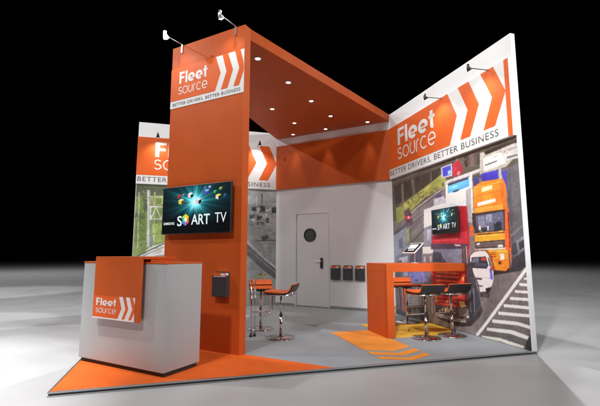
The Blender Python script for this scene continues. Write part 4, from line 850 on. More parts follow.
 ((150, 150, 166), [2.19, 0.822, 2.144, 0.821, 2.155, 0.795, 2.188, 0.793], 0, 0.55),
 ((130, 130, 146), [2.713, 0.726, 2.607, 0.731, 2.615, 0.716, 2.708, 0.711], 0, 0.55),
 ((56, 56, 66), [2.073, 0.516, 2.011, 0.522, 2.02, 0.502, 2.07, 0.498], 0, 0.55),
 ((96, 96, 150), [2.536, 0.947, 2.478, 0.95, 2.486, 0.911, 2.529, 0.91], 0, 0.55),
 ((56, 56, 66), [2.541, 0.83, 2.489, 0.836, 2.499, 0.811, 2.536, 0.809], 0, 0.55),
 ((56, 56, 66), [2.58, 0.864, 2.526, 0.866, 2.537, 0.835, 2.575, 0.834], 0, 0.55),
 ((56, 56, 66), [2.009, 0.556, 1.982, 0.558, 1.988, 0.534, 2.008, 0.532], 0, 0.55),
 ((150, 150, 166), [2.111, 0.563, 2.024, 0.569, 2.034, 0.549, 2.107, 0.542], 0, 0.55),
 ((150, 150, 166), [2.513, 0.71, 2.471, 0.71, 2.474, 0.689, 2.51, 0.687], 0, 0.55),
 ((96, 96, 150), [2.023, 0.604, 1.959, 0.61, 1.968, 0.59, 2.018, 0.586], 0, 0.55),
 ((56, 56, 66), [1.985, 0.723, 1.946, 0.725, 1.948, 0.706, 1.983, 0.704], 0, 0.55),
 ((96, 96, 150), [1.992, 0.725, 1.966, 0.727, 1.97, 0.698, 1.99, 0.696], 0, 0.55),
 ((150, 150, 166), [2.018, 0.996, 1.95, 0.997, 1.955, 0.977, 2.014, 0.975], 0, 0.55),
 ((150, 150, 166), [2.607, 1.009, 2.573, 1.007, 2.578, 0.969, 2.607, 0.969], 0, 0.55),
 ((56, 56, 66), [2.169, 0.51, 2.122, 0.515, 2.132, 0.479, 2.17, 0.475], 0, 0.55),
 ((150, 150, 166), [2.346, 0.542, 2.26, 0.547, 2.278, 0.528, 2.343, 0.522], 0, 0.55),
 ((70, 70, 84), [2.276, 0.588, 2.227, 0.591, 2.236, 0.557, 2.274, 0.553], 0, 0.55),
 ((56, 56, 66), [2.266, 0.886, 2.225, 0.886, 2.233, 0.848, 2.265, 0.847], 0, 0.55),
 ((56, 56, 66), [2.186, 0.577, 2.158, 0.578, 2.165, 0.56, 2.18, 0.559], 0, 0.55),
 ((56, 56, 66), [2.442, 0.721, 2.374, 0.725, 2.387, 0.692, 2.438, 0.689], 0, 0.55),
 ((56, 56, 66), [2.081, 0.775, 2.049, 0.774, 2.055, 0.746, 2.081, 0.745], 0, 0.55),
 ((150, 150, 166), [2.361, 0.504, 2.334, 0.509, 2.338, 0.48, 2.359, 0.478], 0, 0.55),
 ((130, 130, 146), [1.956, 0.543, 1.909, 0.547, 1.919, 0.52, 1.95, 0.517], 0, 0.55),
 ((130, 130, 146), [2.483, 0.938, 2.435, 0.939, 2.444, 0.899, 2.479, 0.898], 0, 0.55),
 ((96, 96, 150), [2.436, 0.543, 2.381, 0.548, 2.391, 0.508, 2.43, 0.504], 0, 0.55),
 ((150, 150, 166), [2.767, 0.588, 2.726, 0.594, 2.731, 0.565, 2.764, 0.562], 0, 0.55),
 ((150, 150, 166), [2.007, 0.534, 1.956, 0.538, 1.965, 0.519, 2.005, 0.515], 0, 0.55),
 ((56, 56, 66), [2.533, 0.78, 2.472, 0.781, 2.48, 0.754, 2.525, 0.752], 0, 0.55),
 ((70, 70, 84), [2.138, 0.518, 2.106, 0.521, 2.108, 0.505, 2.137, 0.502], 0, 0.55),
 ((130, 130, 146), [2.202, 0.704, 2.145, 0.705, 2.151, 0.67, 2.204, 0.666], 0, 0.55),
 ((70, 70, 84), [2.114, 0.794, 2.073, 0.794, 2.082, 0.757, 2.109, 0.756], 0, 0.55),
 ((160, 164, 180), [0.747, 1.6, 0.728, 1.6, 0.732, 1.585, 0.747, 1.584], 0, 0.55),
 ((120, 124, 146), [0.364, 1.534, 0.333, 1.537, 0.336, 1.529, 0.364, 1.528], 0, 0.55),
 ((70, 72, 90), [0.751, 1.543, 0.727, 1.541, 0.731, 1.528, 0.747, 1.527], 0, 0.55),
 ((200, 190, 150), [0.757, 1.564, 0.744, 1.566, 0.745, 1.555, 0.755, 1.555], 0, 0.55),
 ((120, 124, 146), [0.759, 1.59, 0.734, 1.589, 0.735, 1.579, 0.759, 1.578], 0, 0.55),
 ((120, 124, 146), [0.786, 1.521, 0.776, 1.521, 0.779, 1.502, 0.784, 1.502], 0, 0.55),
 ((200, 190, 150), [0.623, 1.659, 0.598, 1.66, 0.602, 1.646, 0.619, 1.645], 0, 0.55),
 ((120, 124, 146), [0.438, 1.614, 0.421, 1.615, 0.424, 1.603, 0.437, 1.603], 0, 0.55),
 ((52, 52, 64), [0.753, 1.465, 0.741, 1.465, 0.744, 1.447, 0.749, 1.446], 0, 0.55),
 ((70, 72, 90), [0.406, 1.543, 0.394, 1.543, 0.396, 1.536, 0.404, 1.535], 0, 0.55),
 ((160, 164, 180), [0.593, 1.535, 0.573, 1.536, 0.576, 1.523, 0.589, 1.522], 0, 0.55),
 ((160, 164, 180), [0.699, 1.538, 0.675, 1.537, 0.68, 1.524, 0.697, 1.522], 0, 0.55),
 ((52, 52, 64), [0.397, 1.651, 0.371, 1.652, 0.374, 1.634, 0.394, 1.633], 0, 0.55),
 ((200, 190, 150), [0.64, 1.548, 0.613, 1.55, 0.618, 1.542, 0.64, 1.54], 0, 0.55),
 ((70, 72, 90), [0.632, 1.532, 0.617, 1.534, 0.62, 1.524, 0.628, 1.523], 0, 0.55),
 ((200, 190, 150), [0.596, 1.583, 0.574, 1.584, 0.577, 1.573, 0.597, 1.572], 0, 0.55),
 ((120, 124, 146), [0.622, 1.472, 0.599, 1.471, 0.604, 1.46, 0.619, 1.459], 0, 0.55),
 ((160, 164, 180), [0.629, 1.562, 0.615, 1.563, 0.617, 1.551, 0.63, 1.551], 0, 0.55),
 ((52, 52, 64), [0.685, 1.546, 0.668, 1.548, 0.67, 1.529, 0.686, 1.528], 0, 0.55),
 ((200, 190, 150), [0.5, 1.503, 0.487, 1.502, 0.488, 1.487, 0.498, 1.487], 0, 0.55),
 ((200, 190, 150), [0.617, 1.653, 0.587, 1.652, 0.591, 1.642, 0.616, 1.641], 0, 0.55),
 ((52, 52, 64), [0.529, 1.489, 0.512, 1.493, 0.516, 1.475, 0.526, 1.474], 0, 0.55),
 ((70, 72, 90), [0.778, 1.571, 0.76, 1.574, 0.763, 1.553, 0.774, 1.552], 0, 0.55),
 ((160, 164, 180), [0.462, 1.582, 0.438, 1.583, 0.441, 1.576, 0.459, 1.575], 0, 0.55),
 ((200, 190, 150), [0.482, 1.526, 0.467, 1.527, 0.47, 1.512, 0.48, 1.511], 0, 0.55),
 ((120, 124, 146), [0.779, 1.493, 0.761, 1.494, 0.765, 1.481, 0.776, 1.48], 0, 0.55),
 ((200, 190, 150), [0.458, 1.574, 0.446, 1.576, 0.449, 1.563, 0.459, 1.562], 0, 0.55),
 ((200, 190, 150), [0.496, 1.603, 0.48, 1.604, 0.483, 1.595, 0.496, 1.594], 0, 0.55),
 ((70, 72, 90), [0.692, 1.495, 0.67, 1.497, 0.674, 1.484, 0.691, 1.483], 0, 0.55),
 ((52, 52, 64), [0.594, 1.559, 0.581, 1.557, 0.582, 1.55, 0.591, 1.549], 0, 0.55),
 ((70, 72, 90), [0.753, 1.478, 0.736, 1.478, 0.74, 1.464, 0.754, 1.463], 0, 0.55),
 ((120, 124, 146), [0.35, 1.516, 0.341, 1.515, 0.343, 1.505, 0.348, 1.504], 0, 0.55),
 ((160, 164, 180), [0.591, 1.485, 0.569, 1.484, 0.573, 1.479, 0.591, 1.477], 0, 0.55),
 ((120, 124, 146), [0.383, 1.516, 0.368, 1.517, 0.371, 1.502, 0.381, 1.501], 0, 0.55),
 ((120, 124, 146), [0.661, 1.62, 0.638, 1.62, 0.642, 1.602, 0.661, 1.601], 0, 0.55),
 ((160, 164, 180), [0.766, 1.649, 0.748, 1.648, 0.752, 1.634, 0.767, 1.633], 0, 0.55),
 ((200, 190, 150), [0.459, 1.655, 0.436, 1.654, 0.438, 1.646, 0.456, 1.646], 0, 0.55),
 ((120, 124, 146), [0.654, 1.611, 0.636, 1.612, 0.641, 1.593, 0.654, 1.592], 0, 0.55),
 ((120, 124, 146), [0.488, 1.621, 0.471, 1.622, 0.473, 1.609, 0.488, 1.609], 0, 0.55),
 ((200, 190, 150), [0.397, 1.642, 0.364, 1.644, 0.369, 1.625, 0.398, 1.624], 0, 0.55),
 ((220, 210, 190), [0.42, 1.463, 0.399, 1.463, 0.402, 1.454, 0.421, 1.454], 0, 0.55),
 ((220, 210, 190), [0.751, 1.479, 0.723, 1.481, 0.727, 1.469, 0.746, 1.469], 0, 0.55),
 ((240, 240, 235), [0.642, 1.461, 0.624, 1.461, 0.627, 1.451, 0.641, 1.45], 0, 0.55),
 ((250, 200, 90), [0.769, 1.463, 0.744, 1.462, 0.747, 1.451, 0.767, 1.451], 0, 0.55),
 ((220, 210, 190), [0.81, 1.472, 0.797, 1.474, 0.799, 1.463, 0.807, 1.463], 0, 0.55),
 ((240, 240, 235), [0.634, 1.468, 0.623, 1.469, 0.626, 1.455, 0.634, 1.455], 0, 0.55),
 ((60, 50, 50), [0.697, 1.482, 0.682, 1.484, 0.684, 1.472, 0.695, 1.471], 0, 0.55),
 ((60, 50, 50), [0.629, 1.481, 0.614, 1.48, 0.616, 1.473, 0.628, 1.473], 0, 0.55),
 ((60, 50, 50), [0.775, 1.483, 0.763, 1.482, 0.766, 1.469, 0.772, 1.468], 0, 0.55),
 ((220, 210, 190), [0.743, 1.479, 0.733, 1.479, 0.736, 1.466, 0.741, 1.466], 0, 0.55),
 ((60, 50, 50), [0.709, 1.48, 0.685, 1.482, 0.69, 1.464, 0.709, 1.464], 0, 0.55),
 ((240, 240, 235), [0.711, 1.465, 0.699, 1.465, 0.701, 1.457, 0.71, 1.457], 0, 0.55),
 ((60, 50, 50), [0.348, 1.467, 0.338, 1.468, 0.34, 1.459, 0.348, 1.459], 0, 0.55),
 ((240, 240, 235), [0.719, 1.48, 0.701, 1.483, 0.704, 1.462, 0.719, 1.462], 0, 0.55),
 ((120, 112, 108), [0.789, 1.281, 0.758, 1.28, 0.764, 1.276, 0.785, 1.275], 0, 0.55),
 ((40, 36, 38), [0.647, 1.304, 0.61, 1.306, 0.613, 1.296, 0.646, 1.294], 0, 0.55),
 ((120, 112, 108), [0.797, 1.286, 0.761, 1.286, 0.763, 1.281, 0.792, 1.279], 0, 0.55),
 ((120, 112, 108), [0.674, 1.27, 0.623, 1.271, 0.625, 1.266, 0.674, 1.264], 0, 0.55),
 ((90, 80, 78), [0.534, 1.292, 0.506, 1.295, 0.509, 1.283, 0.533, 1.281], 0, 0.55),
 ((40, 36, 38), [0.516, 1.284, 0.503, 1.284, 0.504, 1.274, 0.515, 1.274], 0, 0.55),
 ((40, 36, 38), [0.531, 1.281, 0.524, 1.279, 0.524, 1.273, 0.53, 1.273], 0, 0.55),
 ((120, 112, 108), [0.617, 1.299, 0.601, 1.298, 0.603, 1.294, 0.616, 1.293], 0, 0.55),
 ((40, 36, 38), [0.778, 1.295, 0.757, 1.298, 0.759, 1.286, 0.779, 1.286], 0, 0.55),
 ((40, 36, 38), [0.424, 1.31, 0.384, 1.312, 0.386, 1.305, 0.42, 1.303], 0, 0.55),
 ((90, 80, 78), [0.363, 1.308, 0.329, 1.31, 0.331, 1.3, 0.363, 1.298], 0, 0.55),
 ((90, 80, 78), [0.561, 1.313, 0.522, 1.316, 0.528, 1.307, 0.561, 1.305], 0, 0.55),
 ((120, 112, 108), [0.551, 1.279, 0.537, 1.279, 0.54, 1.269, 0.549, 1.269], 0, 0.55),
 ((120, 112, 108), [0.604, 1.273, 0.579, 1.272, 0.58, 1.265, 0.604, 1.264], 0, 0.55),
 ((90, 80, 78), [0.502, 1.295, 0.494, 1.298, 0.496, 1.286, 0.502, 1.286], 0, 0.55),
 ((120, 112, 108), [0.568, 1.307, 0.549, 1.309, 0.55, 1.297, 0.564, 1.296], 0, 0.55),
 ((90, 80, 78), [0.75, 1.283, 0.742, 1.282, 0.743, 1.275, 0.747, 1.275], 0, 0.55),
 ((40, 36, 38), [0.702, 1.277, 0.687, 1.276, 0.689, 1.27, 0.701, 1.269], 0, 0.55),
 ((90, 80, 78), [0.363, 1.292, 0.351, 1.293, 0.354, 1.287, 0.361, 1.286], 0, 0.55),
 ((90, 80, 78), [0.392, 1.311, 0.384, 1.313, 0.385, 1.304, 0.393, 1.304], 0, 0.55),
 ((120, 112, 108), [0.673, 1.294, 0.605, 1.294, 0.612, 1.29, 0.67, 1.287], 0, 0.55),
 ((120, 112, 108), [0.378, 1.303, 0.363, 1.305, 0.366, 1.297, 0.374, 1.297], 0, 0.55),
 ((40, 36, 38), [0.6, 1.278, 0.562, 1.281, 0.566, 1.273, 0.597, 1.271], 0, 0.55),
 ((120, 112, 108), [0.414, 1.302, 0.403, 1.302, 0.405, 1.293, 0.411, 1.293], 0, 0.55),
 ((140, 70, 36), [0.602, 1.03, 0.582, 1.031, 0.586, 1.02, 0.598, 1.019], 0, 0.55),
 ((255, 176, 90), [0.362, 1.024, 0.347, 1.023, 0.35, 1.012, 0.362, 1.012], 0, 0.55),
 ((140, 70, 36), [0.421, 1.044, 0.409, 1.045, 0.411, 1.031, 0.42, 1.031], 0, 0.55),
 ((140, 70, 36), [0.367, 1.051, 0.348, 1.054, 0.352, 1.042, 0.368, 1.041], 0, 0.55),
 ((255, 220, 160), [0.537, 1.079, 0.506, 1.082, 0.509, 1.069, 0.534, 1.068], 0, 0.55),
 ((190, 92, 36), [0.439, 1.024, 0.429, 1.025, 0.43, 1.012, 0.435, 1.011], 0, 0.55),
 ((255, 220, 160), [0.414, 1.031, 0.38, 1.032, 0.386, 1.025, 0.415, 1.023], 0, 0.55),
 ((255, 176, 90), [0.467, 1.028, 0.456, 1.029, 0.458, 1.02, 0.464, 1.02], 0, 0.55),
 ((190, 92, 36), [0.666, 1.158, 0.652, 1.161, 0.654, 1.144, 0.666, 1.144], 0, 0.55),
 ((255, 176, 90), [0.586, 1.154, 0.565, 1.154, 0.568, 1.141, 0.584, 1.141], 0, 0.55),
 ((190, 92, 36), [0.591, 1.003, 0.562, 1.005, 0.563, 0.996, 0.588, 0.994], 0, 0.55),
 ((140, 70, 36), [0.417, 1.13, 0.396, 1.133, 0.398, 1.123, 0.414, 1.122], 0, 0.55),
 ((255, 176, 90), [0.469, 1.099, 0.447, 1.098, 0.447, 1.092, 0.468, 1.091], 0, 0.55),
 ((255, 220, 160), [0.313, 1.158, 0.302, 1.16, 0.304, 1.149, 0.314, 1.149], 0, 0.55),
 ((190, 92, 36), [0.64, 1.031, 0.617, 1.03, 0.619, 1.025, 0.637, 1.024], 0, 0.55),
 ((255, 176, 90), [0.626, 1.032, 0.606, 1.031, 0.608, 1.02, 0.623, 1.019], 0, 0.55),
 ((190, 186, 190), [0.993, 1.67, 0.984, 1.669, 0.986, 1.652, 0.99, 1.653], 0, 0.55),
 ((110, 44, 50), [0.97, 1.551, 0.959, 1.548, 0.961, 1.534, 0.968, 1.535], 0, 0.55),
 ((140, 134, 140), [0.981, 1.747, 0.97, 1.743, 0.971, 1.732, 0.979, 1.733], 0, 0.55),
 ((60, 50, 54), [0.892, 1.722, 0.881, 1.721, 0.883, 1.707, 0.888, 1.707], 0, 0.55),
 ((110, 44, 50), [0.98, 1.612, 0.956, 1.612, 0.958, 1.593, 0.979, 1.594], 0, 0.55),
 ((140, 134, 140), [0.977, 1.743, 0.955, 1.741, 0.96, 1.734, 0.972, 1.735], 0, 0.55),
 ((110, 44, 50), [0.925, 1.769, 0.91, 1.766, 0.912, 1.749, 0.926, 1.751], 0, 0.55),
 ((60, 50, 54), [0.984, 1.552, 0.955, 1.551, 0.959, 1.532, 0.979, 1.533], 0, 0.55),
 ((110, 44, 50), [0.958, 1.118, 0.935, 1.12, 0.938, 1.102, 0.953, 1.102], 0, 0.55),
 ((140, 134, 140), [0.908, 1.269, 0.892, 1.266, 0.895, 1.254, 0.909, 1.254], 0, 0.55),
 ((60, 50, 54), [1.018, 1.061, 1.004, 1.061, 1.006, 1.044, 1.019, 1.044], 0, 0.55),
 ((60, 50, 54), [1.036, 1.069, 1.009, 1.067, 1.009, 1.062, 1.032, 1.062], 0, 0.55),
 ((110, 44, 50), [1.017, 1.396, 0.996, 1.398, 0.998, 1.387, 1.017, 1.388], 0, 0.55),
 ((190, 186, 190), [0.909, 1.274, 0.898, 1.276, 0.899, 1.265, 0.905, 1.265], 0, 0.55),
 ((140, 134, 140), [0.873, 1.818, 0.85, 1.814, 0.853, 1.798, 0.871, 1.799], 0, 0.55),
 ((110, 44, 50), [0.971, 1.305, 0.95, 1.307, 0.952, 1.295, 0.967, 1.296], 0, 0.55),
 ((140, 134, 140), [0.963, 1.065, 0.941, 1.068, 0.945, 1.052, 0.959, 1.052], 0, 0.55),
 ((110, 44, 50), [0.87, 1.749, 0.855, 1.747, 0.856, 1.737, 0.866, 1.738], 0, 0.55),
 ((110, 44, 50), [0.992, 1.773, 0.98, 1.772, 0.983, 1.757, 0.989, 1.758], 0, 0.55),
 ((140, 134, 140), [0.962, 1.116, 0.942, 1.115, 0.947, 1.098, 0.96, 1.098], 0, 0.55),
 ((110, 44, 50), [0.908, 1.488, 0.881, 1.488, 0.887, 1.468, 0.904, 1.469], 0, 0.55),
 ((110, 44, 50), [0.883, 1.798, 0.866, 1.795, 0.867, 1.787, 0.878, 1.788], 0, 0.55),
 ((60, 50, 54), [0.91, 1.61, 0.896, 1.608, 0.898, 1.601, 0.906, 1.602], 0, 0.55),
 ((60, 50, 54), [1.035, 1.229, 1.02, 1.231, 1.022, 1.22, 1.034, 1.22], 0, 0.55),
 ((140, 134, 140), [0.931, 1.539, 0.915, 1.537, 0.917, 1.529, 0.926, 1.529], 0, 0.55),
 ((60, 50, 54), [0.992, 1.118, 0.973, 1.12, 0.975, 1.11, 0.987, 1.11], 0, 0.55),
 ((60, 50, 54), [0.924, 1.489, 0.914, 1.487, 0.916, 1.473, 0.921, 1.474], 0, 0.55),
 ((190, 186, 190), [0.972, 1.628, 0.963, 1.626, 0.964, 1.617, 0.968, 1.617], 0, 0.55),
 ((140, 134, 140), [0.974, 1.776, 0.963, 1.774, 0.965, 1.766, 0.974, 1.767], 0, 0.55),
 ((110, 44, 50), [0.962, 1.265, 0.941, 1.267, 0.946, 1.247, 0.961, 1.247], 0, 0.55),
 ((110, 44, 50), [0.978, 1.291, 0.962, 1.292, 0.963, 1.282, 0.979, 1.283], 0, 0.55),
 ((190, 186, 190), [0.898, 1.646, 0.876, 1.643, 0.877, 1.628, 0.898, 1.63], 0, 0.55),
 ((140, 134, 140), [1.025, 1.22, 1.002, 1.221, 1.007, 1.209, 1.019, 1.209], 0, 0.55),
 ((140, 134, 140), [0.979, 1.32, 0.958, 1.321, 0.959, 1.311, 0.974, 1.312], 0, 0.55),
 ((76, 78, 90), [1.557, 1.119, 1.533, 1.12, 1.537, 1.094, 1.558, 1.094], 0, 0.55),
 ((130, 134, 152), [1.628, 1.075, 1.599, 1.074, 1.602, 1.049, 1.624, 1.049], 0, 0.55),
 ((130, 134, 152), [1.254, 1.171, 1.211, 1.17, 1.213, 1.162, 1.253, 1.162], 0, 0.55),
 ((130, 134, 152), [1.767, 1.136, 1.743, 1.137, 1.747, 1.111, 1.761, 1.11], 0, 0.55),
 ((76, 78, 90), [1.224, 1.141, 1.209, 1.141, 1.21, 1.126, 1.221, 1.126], 0, 0.55),
 ((76, 78, 90), [1.736, 1.174, 1.68, 1.177, 1.683, 1.145, 1.734, 1.145], 0, 0.55),
 ((76, 78, 90), [1.626, 1.183, 1.58, 1.183, 1.581, 1.172, 1.62, 1.172], 0, 0.55),
 ((76, 78, 90), [1.704, 1.072, 1.669, 1.075, 1.672, 1.056, 1.701, 1.056], 0, 0.55),
 ((150, 156, 172), [1.619, 1.124, 1.56, 1.125, 1.565, 1.096, 1.617, 1.095], 0, 0.55),
 ((76, 78, 90), [1.633, 1.126, 1.582, 1.125, 1.585, 1.114, 1.631, 1.114], 0, 0.55),
 ((130, 134, 152), [1.225, 1.181, 1.198, 1.181, 1.201, 1.153, 1.225, 1.153], 0, 0.55),
 ((130, 134, 152), [1.192, 1.074, 1.168, 1.075, 1.17, 1.061, 1.193, 1.061], 0, 0.55),
 ((76, 78, 90), [1.2, 1.172, 1.165, 1.171, 1.172, 1.144, 1.196, 1.144], 0, 0.55),
 ((76, 78, 90), [1.66, 1.131, 1.619, 1.134, 1.627, 1.116, 1.658, 1.115], 0, 0.55),
 ((130, 134, 152), [1.342, 1.116, 1.302, 1.116, 1.31, 1.09, 1.341, 1.09], 0, 0.55),
 ((76, 78, 90), [1.431, 1.092, 1.412, 1.094, 1.416, 1.08, 1.429, 1.08], 0, 0.55),
 ((150, 156, 172), [1.422, 1.062, 1.406, 1.061, 1.407, 1.05, 1.421, 1.05], 0, 0.55),
 ((150, 156, 172), [1.42, 1.174, 1.391, 1.174, 1.399, 1.144, 1.416, 1.144], 0, 0.55),
 ((130, 134, 152), [1.712, 1.21, 1.684, 1.211, 1.689, 1.179, 1.707, 1.179], 0, 0.55),
 ((150, 156, 172), [1.286, 1.103, 1.258, 1.103, 1.261, 1.089, 1.284, 1.089], 0, 0.55),
 ((76, 78, 90), [1.454, 1.117, 1.415, 1.12, 1.419, 1.103, 1.453, 1.103], 0, 0.55),
 ((150, 156, 172), [1.63, 1.149, 1.582, 1.152, 1.586, 1.138, 1.629, 1.138], 0, 0.55),
 ((100, 94, 90), [0.323, 2.369, 0.302, 2.37, 0.306, 2.353, 0.319, 2.35], 0, 0.55),
 ((100, 94, 90), [-0.164, 2.49, -0.199, 2.489, -0.193, 2.481, -0.166, 2.477], 0, 0.55),
 ((100, 94, 90), [0.295, 2.404, 0.274, 2.403, 0.279, 2.395, 0.293, 2.392], 0, 0.55),
 ((220, 214, 206), [-0.095, 2.424, -0.121, 2.425, -0.116, 2.413, -0.097, 2.411], 0, 0.55),
 ((100, 94, 90), [0.228, 2.47, 0.215, 2.471, 0.218, 2.454, 0.226, 2.452], 0, 0.55),
 ((100, 94, 90), [0.348, 2.417, 0.333, 2.418, 0.335, 2.402, 0.346, 2.4], 0, 0.55),
 ((190, 184, 180), [0.449, 2.479, 0.413, 2.481, 0.422, 2.463, 0.448, 2.46], 0, 0.55),
 ((100, 94, 90), [0.013, 2.463, 0.006, 2.466, 0.008, 2.454, 0.013, 2.453], 0, 0.55),
 ((100, 94, 90), [0.032, 2.373, 0.023, 2.376, 0.026, 2.355, 0.031, 2.354], 0, 0.55),
 ((190, 184, 180), [0.324, 2.435, 0.304, 2.437, 0.308, 2.428, 0.324, 2.426], 0, 0.55),
 ((70, 62, 56), [0.555, 2.351, 0.52, 2.355, 0.524, 2.341, 0.55, 2.338], 0, 0.55),
 ((190, 184, 180), [-0.038, 2.406, -0.067, 2.408, -0.065, 2.396, -0.04, 2.394], 0, 0.55),
 ((100, 94, 90), [0.514, 2.406, 0.485, 2.406, 0.487, 2.388, 0.513, 2.386], 0, 0.55),
 ((70, 62, 56), [0.228, 2.491, 0.202, 2.493, 0.208, 2.474, 0.227, 2.472], 0, 0.55),
 ((220, 214, 206), [0.16, 2.401, 0.139, 2.403, 0.142, 2.392, 0.159, 2.39], 0, 0.55),
 ((100, 94, 90), [0.426, 2.463, 0.341, 2.467, 0.356, 2.449, 0.424, 2.442], 0, 0.55),
 ((220, 214, 206), [-0.054, 2.411, -0.106, 2.412, -0.098, 2.403, -0.056, 2.398], 0, 0.55),
 ((100, 94, 90), [0.326, 2.452, 0.31, 2.452, 0.313, 2.442, 0.326, 2.441], 0, 0.55),
 ((190, 184, 180), [0.178, 2.427, 0.146, 2.43, 0.153, 2.415, 0.178, 2.412], 0, 0.55),
 ((70, 62, 56), [0.193, 2.461, 0.172, 2.459, 0.176, 2.45, 0.191, 2.448], 0, 0.55),
 ((70, 62, 56), [0.16, 2.394, 0.135, 2.397, 0.136, 2.387, 0.16, 2.386], 0, 0.55),
 ((190, 184, 180), [-0.073, 2.384, -0.087, 2.385, -0.083, 2.369, -0.075, 2.367], 0, 0.55),
 ((190, 184, 180), [-0.017, 2.444, -0.031, 2.446, -0.029, 2.436, -0.019, 2.434], 0, 0.55),
 ((70, 62, 56), [0.163, 2.404, 0.128, 2.407, 0.135, 2.391, 0.16, 2.388], 0, 0.55),
 ((190, 184, 180), [0.239, 2.448, 0.226, 2.451, 0.228, 2.428, 0.236, 2.427], 0, 0.55),
 ((70, 62, 56), [0.019, 2.449, 0.006, 2.45, 0.01, 2.432, 0.017, 2.43], 0, 0.55),
 ((100, 94, 90), [0.004, 2.384, -0.038, 2.388, -0.033, 2.373, 0.001, 2.369], 0, 0.55),
 ((220, 214, 206), [0.043, 2.374, 0.022, 2.374, 0.024, 2.359, 0.044, 2.358], 0, 0.55),
 ((190, 184, 180), [0.592, 2.452, 0.552, 2.451, 0.553, 2.442, 0.591, 2.44], 0, 0.55),
 ((220, 214, 206), [-0.067, 2.399, -0.083, 2.4, -0.08, 2.388, -0.071, 2.386], 0, 0.55),
 ((100, 94, 90), [0.586, 2.391, 0.531, 2.392, 0.536, 2.378, 0.587, 2.375], 0, 0.55),
 ((220, 214, 206), [-0.103, 2.479, -0.115, 2.48, -0.114, 2.466, -0.102, 2.465], 0, 0.55),
 ((220, 214, 206), [0.152, 2.451, 0.124, 2.45, 0.13, 2.435, 0.149, 2.431], 0, 0.55),
 ((70, 62, 56), [0.005, 2.413, -0.01, 2.412, -0.007, 2.396, 0.004, 2.394], 0, 0.55),
 ((110, 100, 96), [0.784, 2.418, 0.757, 2.421, 0.763, 2.411, 0.78, 2.407], 0, 0.55),
 ((150, 60, 66), [1.108, 2.628, 1.097, 2.627, 1.099, 2.616, 1.106, 2.614], 0, 0.55),
 ((150, 140, 132), [1.018, 2.461, 0.989, 2.461, 0.994, 2.449, 1.014, 2.445], 0, 0.55),
 ((150, 60, 66), [0.878, 2.624, 0.859, 2.625, 0.865, 2.608, 0.874, 2.605], 0, 0.55),
 ((110, 100, 96), [1.111, 2.586, 1.093, 2.586, 1.096, 2.566, 1.11, 2.564], 0, 0.55),
 ((150, 140, 132), [0.879, 2.648, 0.869, 2.647, 0.871, 2.637, 0.878, 2.636], 0, 0.55),
 ((150, 60, 66), [1.127, 2.423, 1.091, 2.427, 1.095, 2.4, 1.128, 2.397], 0, 0.55),
 ((150, 60, 66), [0.985, 2.555, 0.953, 2.556, 0.958, 2.531, 0.983, 2.528], 0, 0.55),
 ((70, 64, 62), [1.187, 2.354, 1.153, 2.36, 1.157, 2.334, 1.183, 2.329], 0, 0.55),
 ((170, 168, 170), [1.199, 2.472, 1.182, 2.471, 1.184, 2.454, 1.196, 2.452], 0, 0.55),
 ((150, 60, 66), [1.125, 2.508, 1.107, 2.507, 1.11, 2.498, 1.122, 2.495], 0, 0.55),
 ((110, 100, 96), [1.091, 2.566, 1.07, 2.565, 1.072, 2.55, 1.086, 2.547], 0, 0.55),
 ((70, 64, 62), [1.167, 2.409, 1.138, 2.41, 1.141, 2.386, 1.168, 2.384], 0, 0.55),
 ((150, 140, 132), [0.885, 2.445, 0.862, 2.444, 0.866, 2.426, 0.883, 2.423], 0, 0.55),
 ((170, 168, 170), [0.931, 2.653, 0.907, 2.653, 0.913, 2.63, 0.93, 2.628], 0, 0.55),
 ((70, 64, 62), [0.857, 2.367, 0.842, 2.369, 0.844, 2.355, 0.856, 2.353], 0, 0.55),
 ((170, 168, 170), [0.972, 2.561, 0.946, 2.563, 0.95, 2.551, 0.972, 2.549], 0, 0.55),
 ((150, 60, 66), [0.947, 2.524, 0.914, 2.525, 0.92, 2.5, 0.945, 2.497], 0, 0.55),
 ((110, 100, 96), [0.928, 2.585, 0.908, 2.587, 0.911, 2.577, 0.927, 2.575], 0, 0.55),
 ((110, 100, 96), [0.81, 2.544, 0.799, 2.547, 0.802, 2.526, 0.809, 2.525], 0, 0.55),
 ((70, 64, 62), [0.934, 2.444, 0.915, 2.445, 0.918, 2.426, 0.931, 2.423], 0, 0.55),
 ((170, 168, 170), [0.647, 2.621, 0.634, 2.621, 0.637, 2.6, 0.644, 2.598], 0, 0.55),
 ((110, 100, 96), [1.168, 2.479, 1.137, 2.48, 1.139, 2.469, 1.166, 2.466], 0, 0.55),
 ((150, 140, 132), [1.086, 2.492, 1.074, 2.492, 1.077, 2.47, 1.085, 2.468], 0, 0.55),
 ((150, 60, 66), [1.012, 2.47, 0.978, 2.475, 0.981, 2.457, 1.009, 2.454], 0, 0.55),
 ((150, 60, 66), [1.279, 2.368, 1.26, 2.372, 1.265, 2.343, 1.281, 2.341], 0, 0.55),
 ((110, 100, 96), [0.734, 2.617, 0.714, 2.615, 0.717, 2.605, 0.729, 2.603], 0, 0.55),
 ((150, 60, 66), [1.224, 2.361, 1.197, 2.364, 1.201, 2.341, 1.221, 2.337], 0, 0.55),
 ((110, 100, 96), [1.142, 2.61, 1.117, 2.613, 1.12, 2.599, 1.139, 2.597], 0, 0.55),
 ((70, 64, 62), [1.19, 2.597, 1.175, 2.598, 1.177, 2.576, 1.189, 2.575], 0, 0.55),
 ((70, 64, 62), [1.001, 2.576, 0.989, 2.579, 0.991, 2.55, 0.998, 2.548], 0, 0.55),
 ((150, 60, 66), [0.857, 2.465, 0.839, 2.466, 0.841, 2.442, 0.859, 2.441], 0, 0.55),
 ((70, 64, 62), [0.964, 2.646, 0.941, 2.645, 0.943, 2.629, 0.961, 2.627], 0, 0.55),
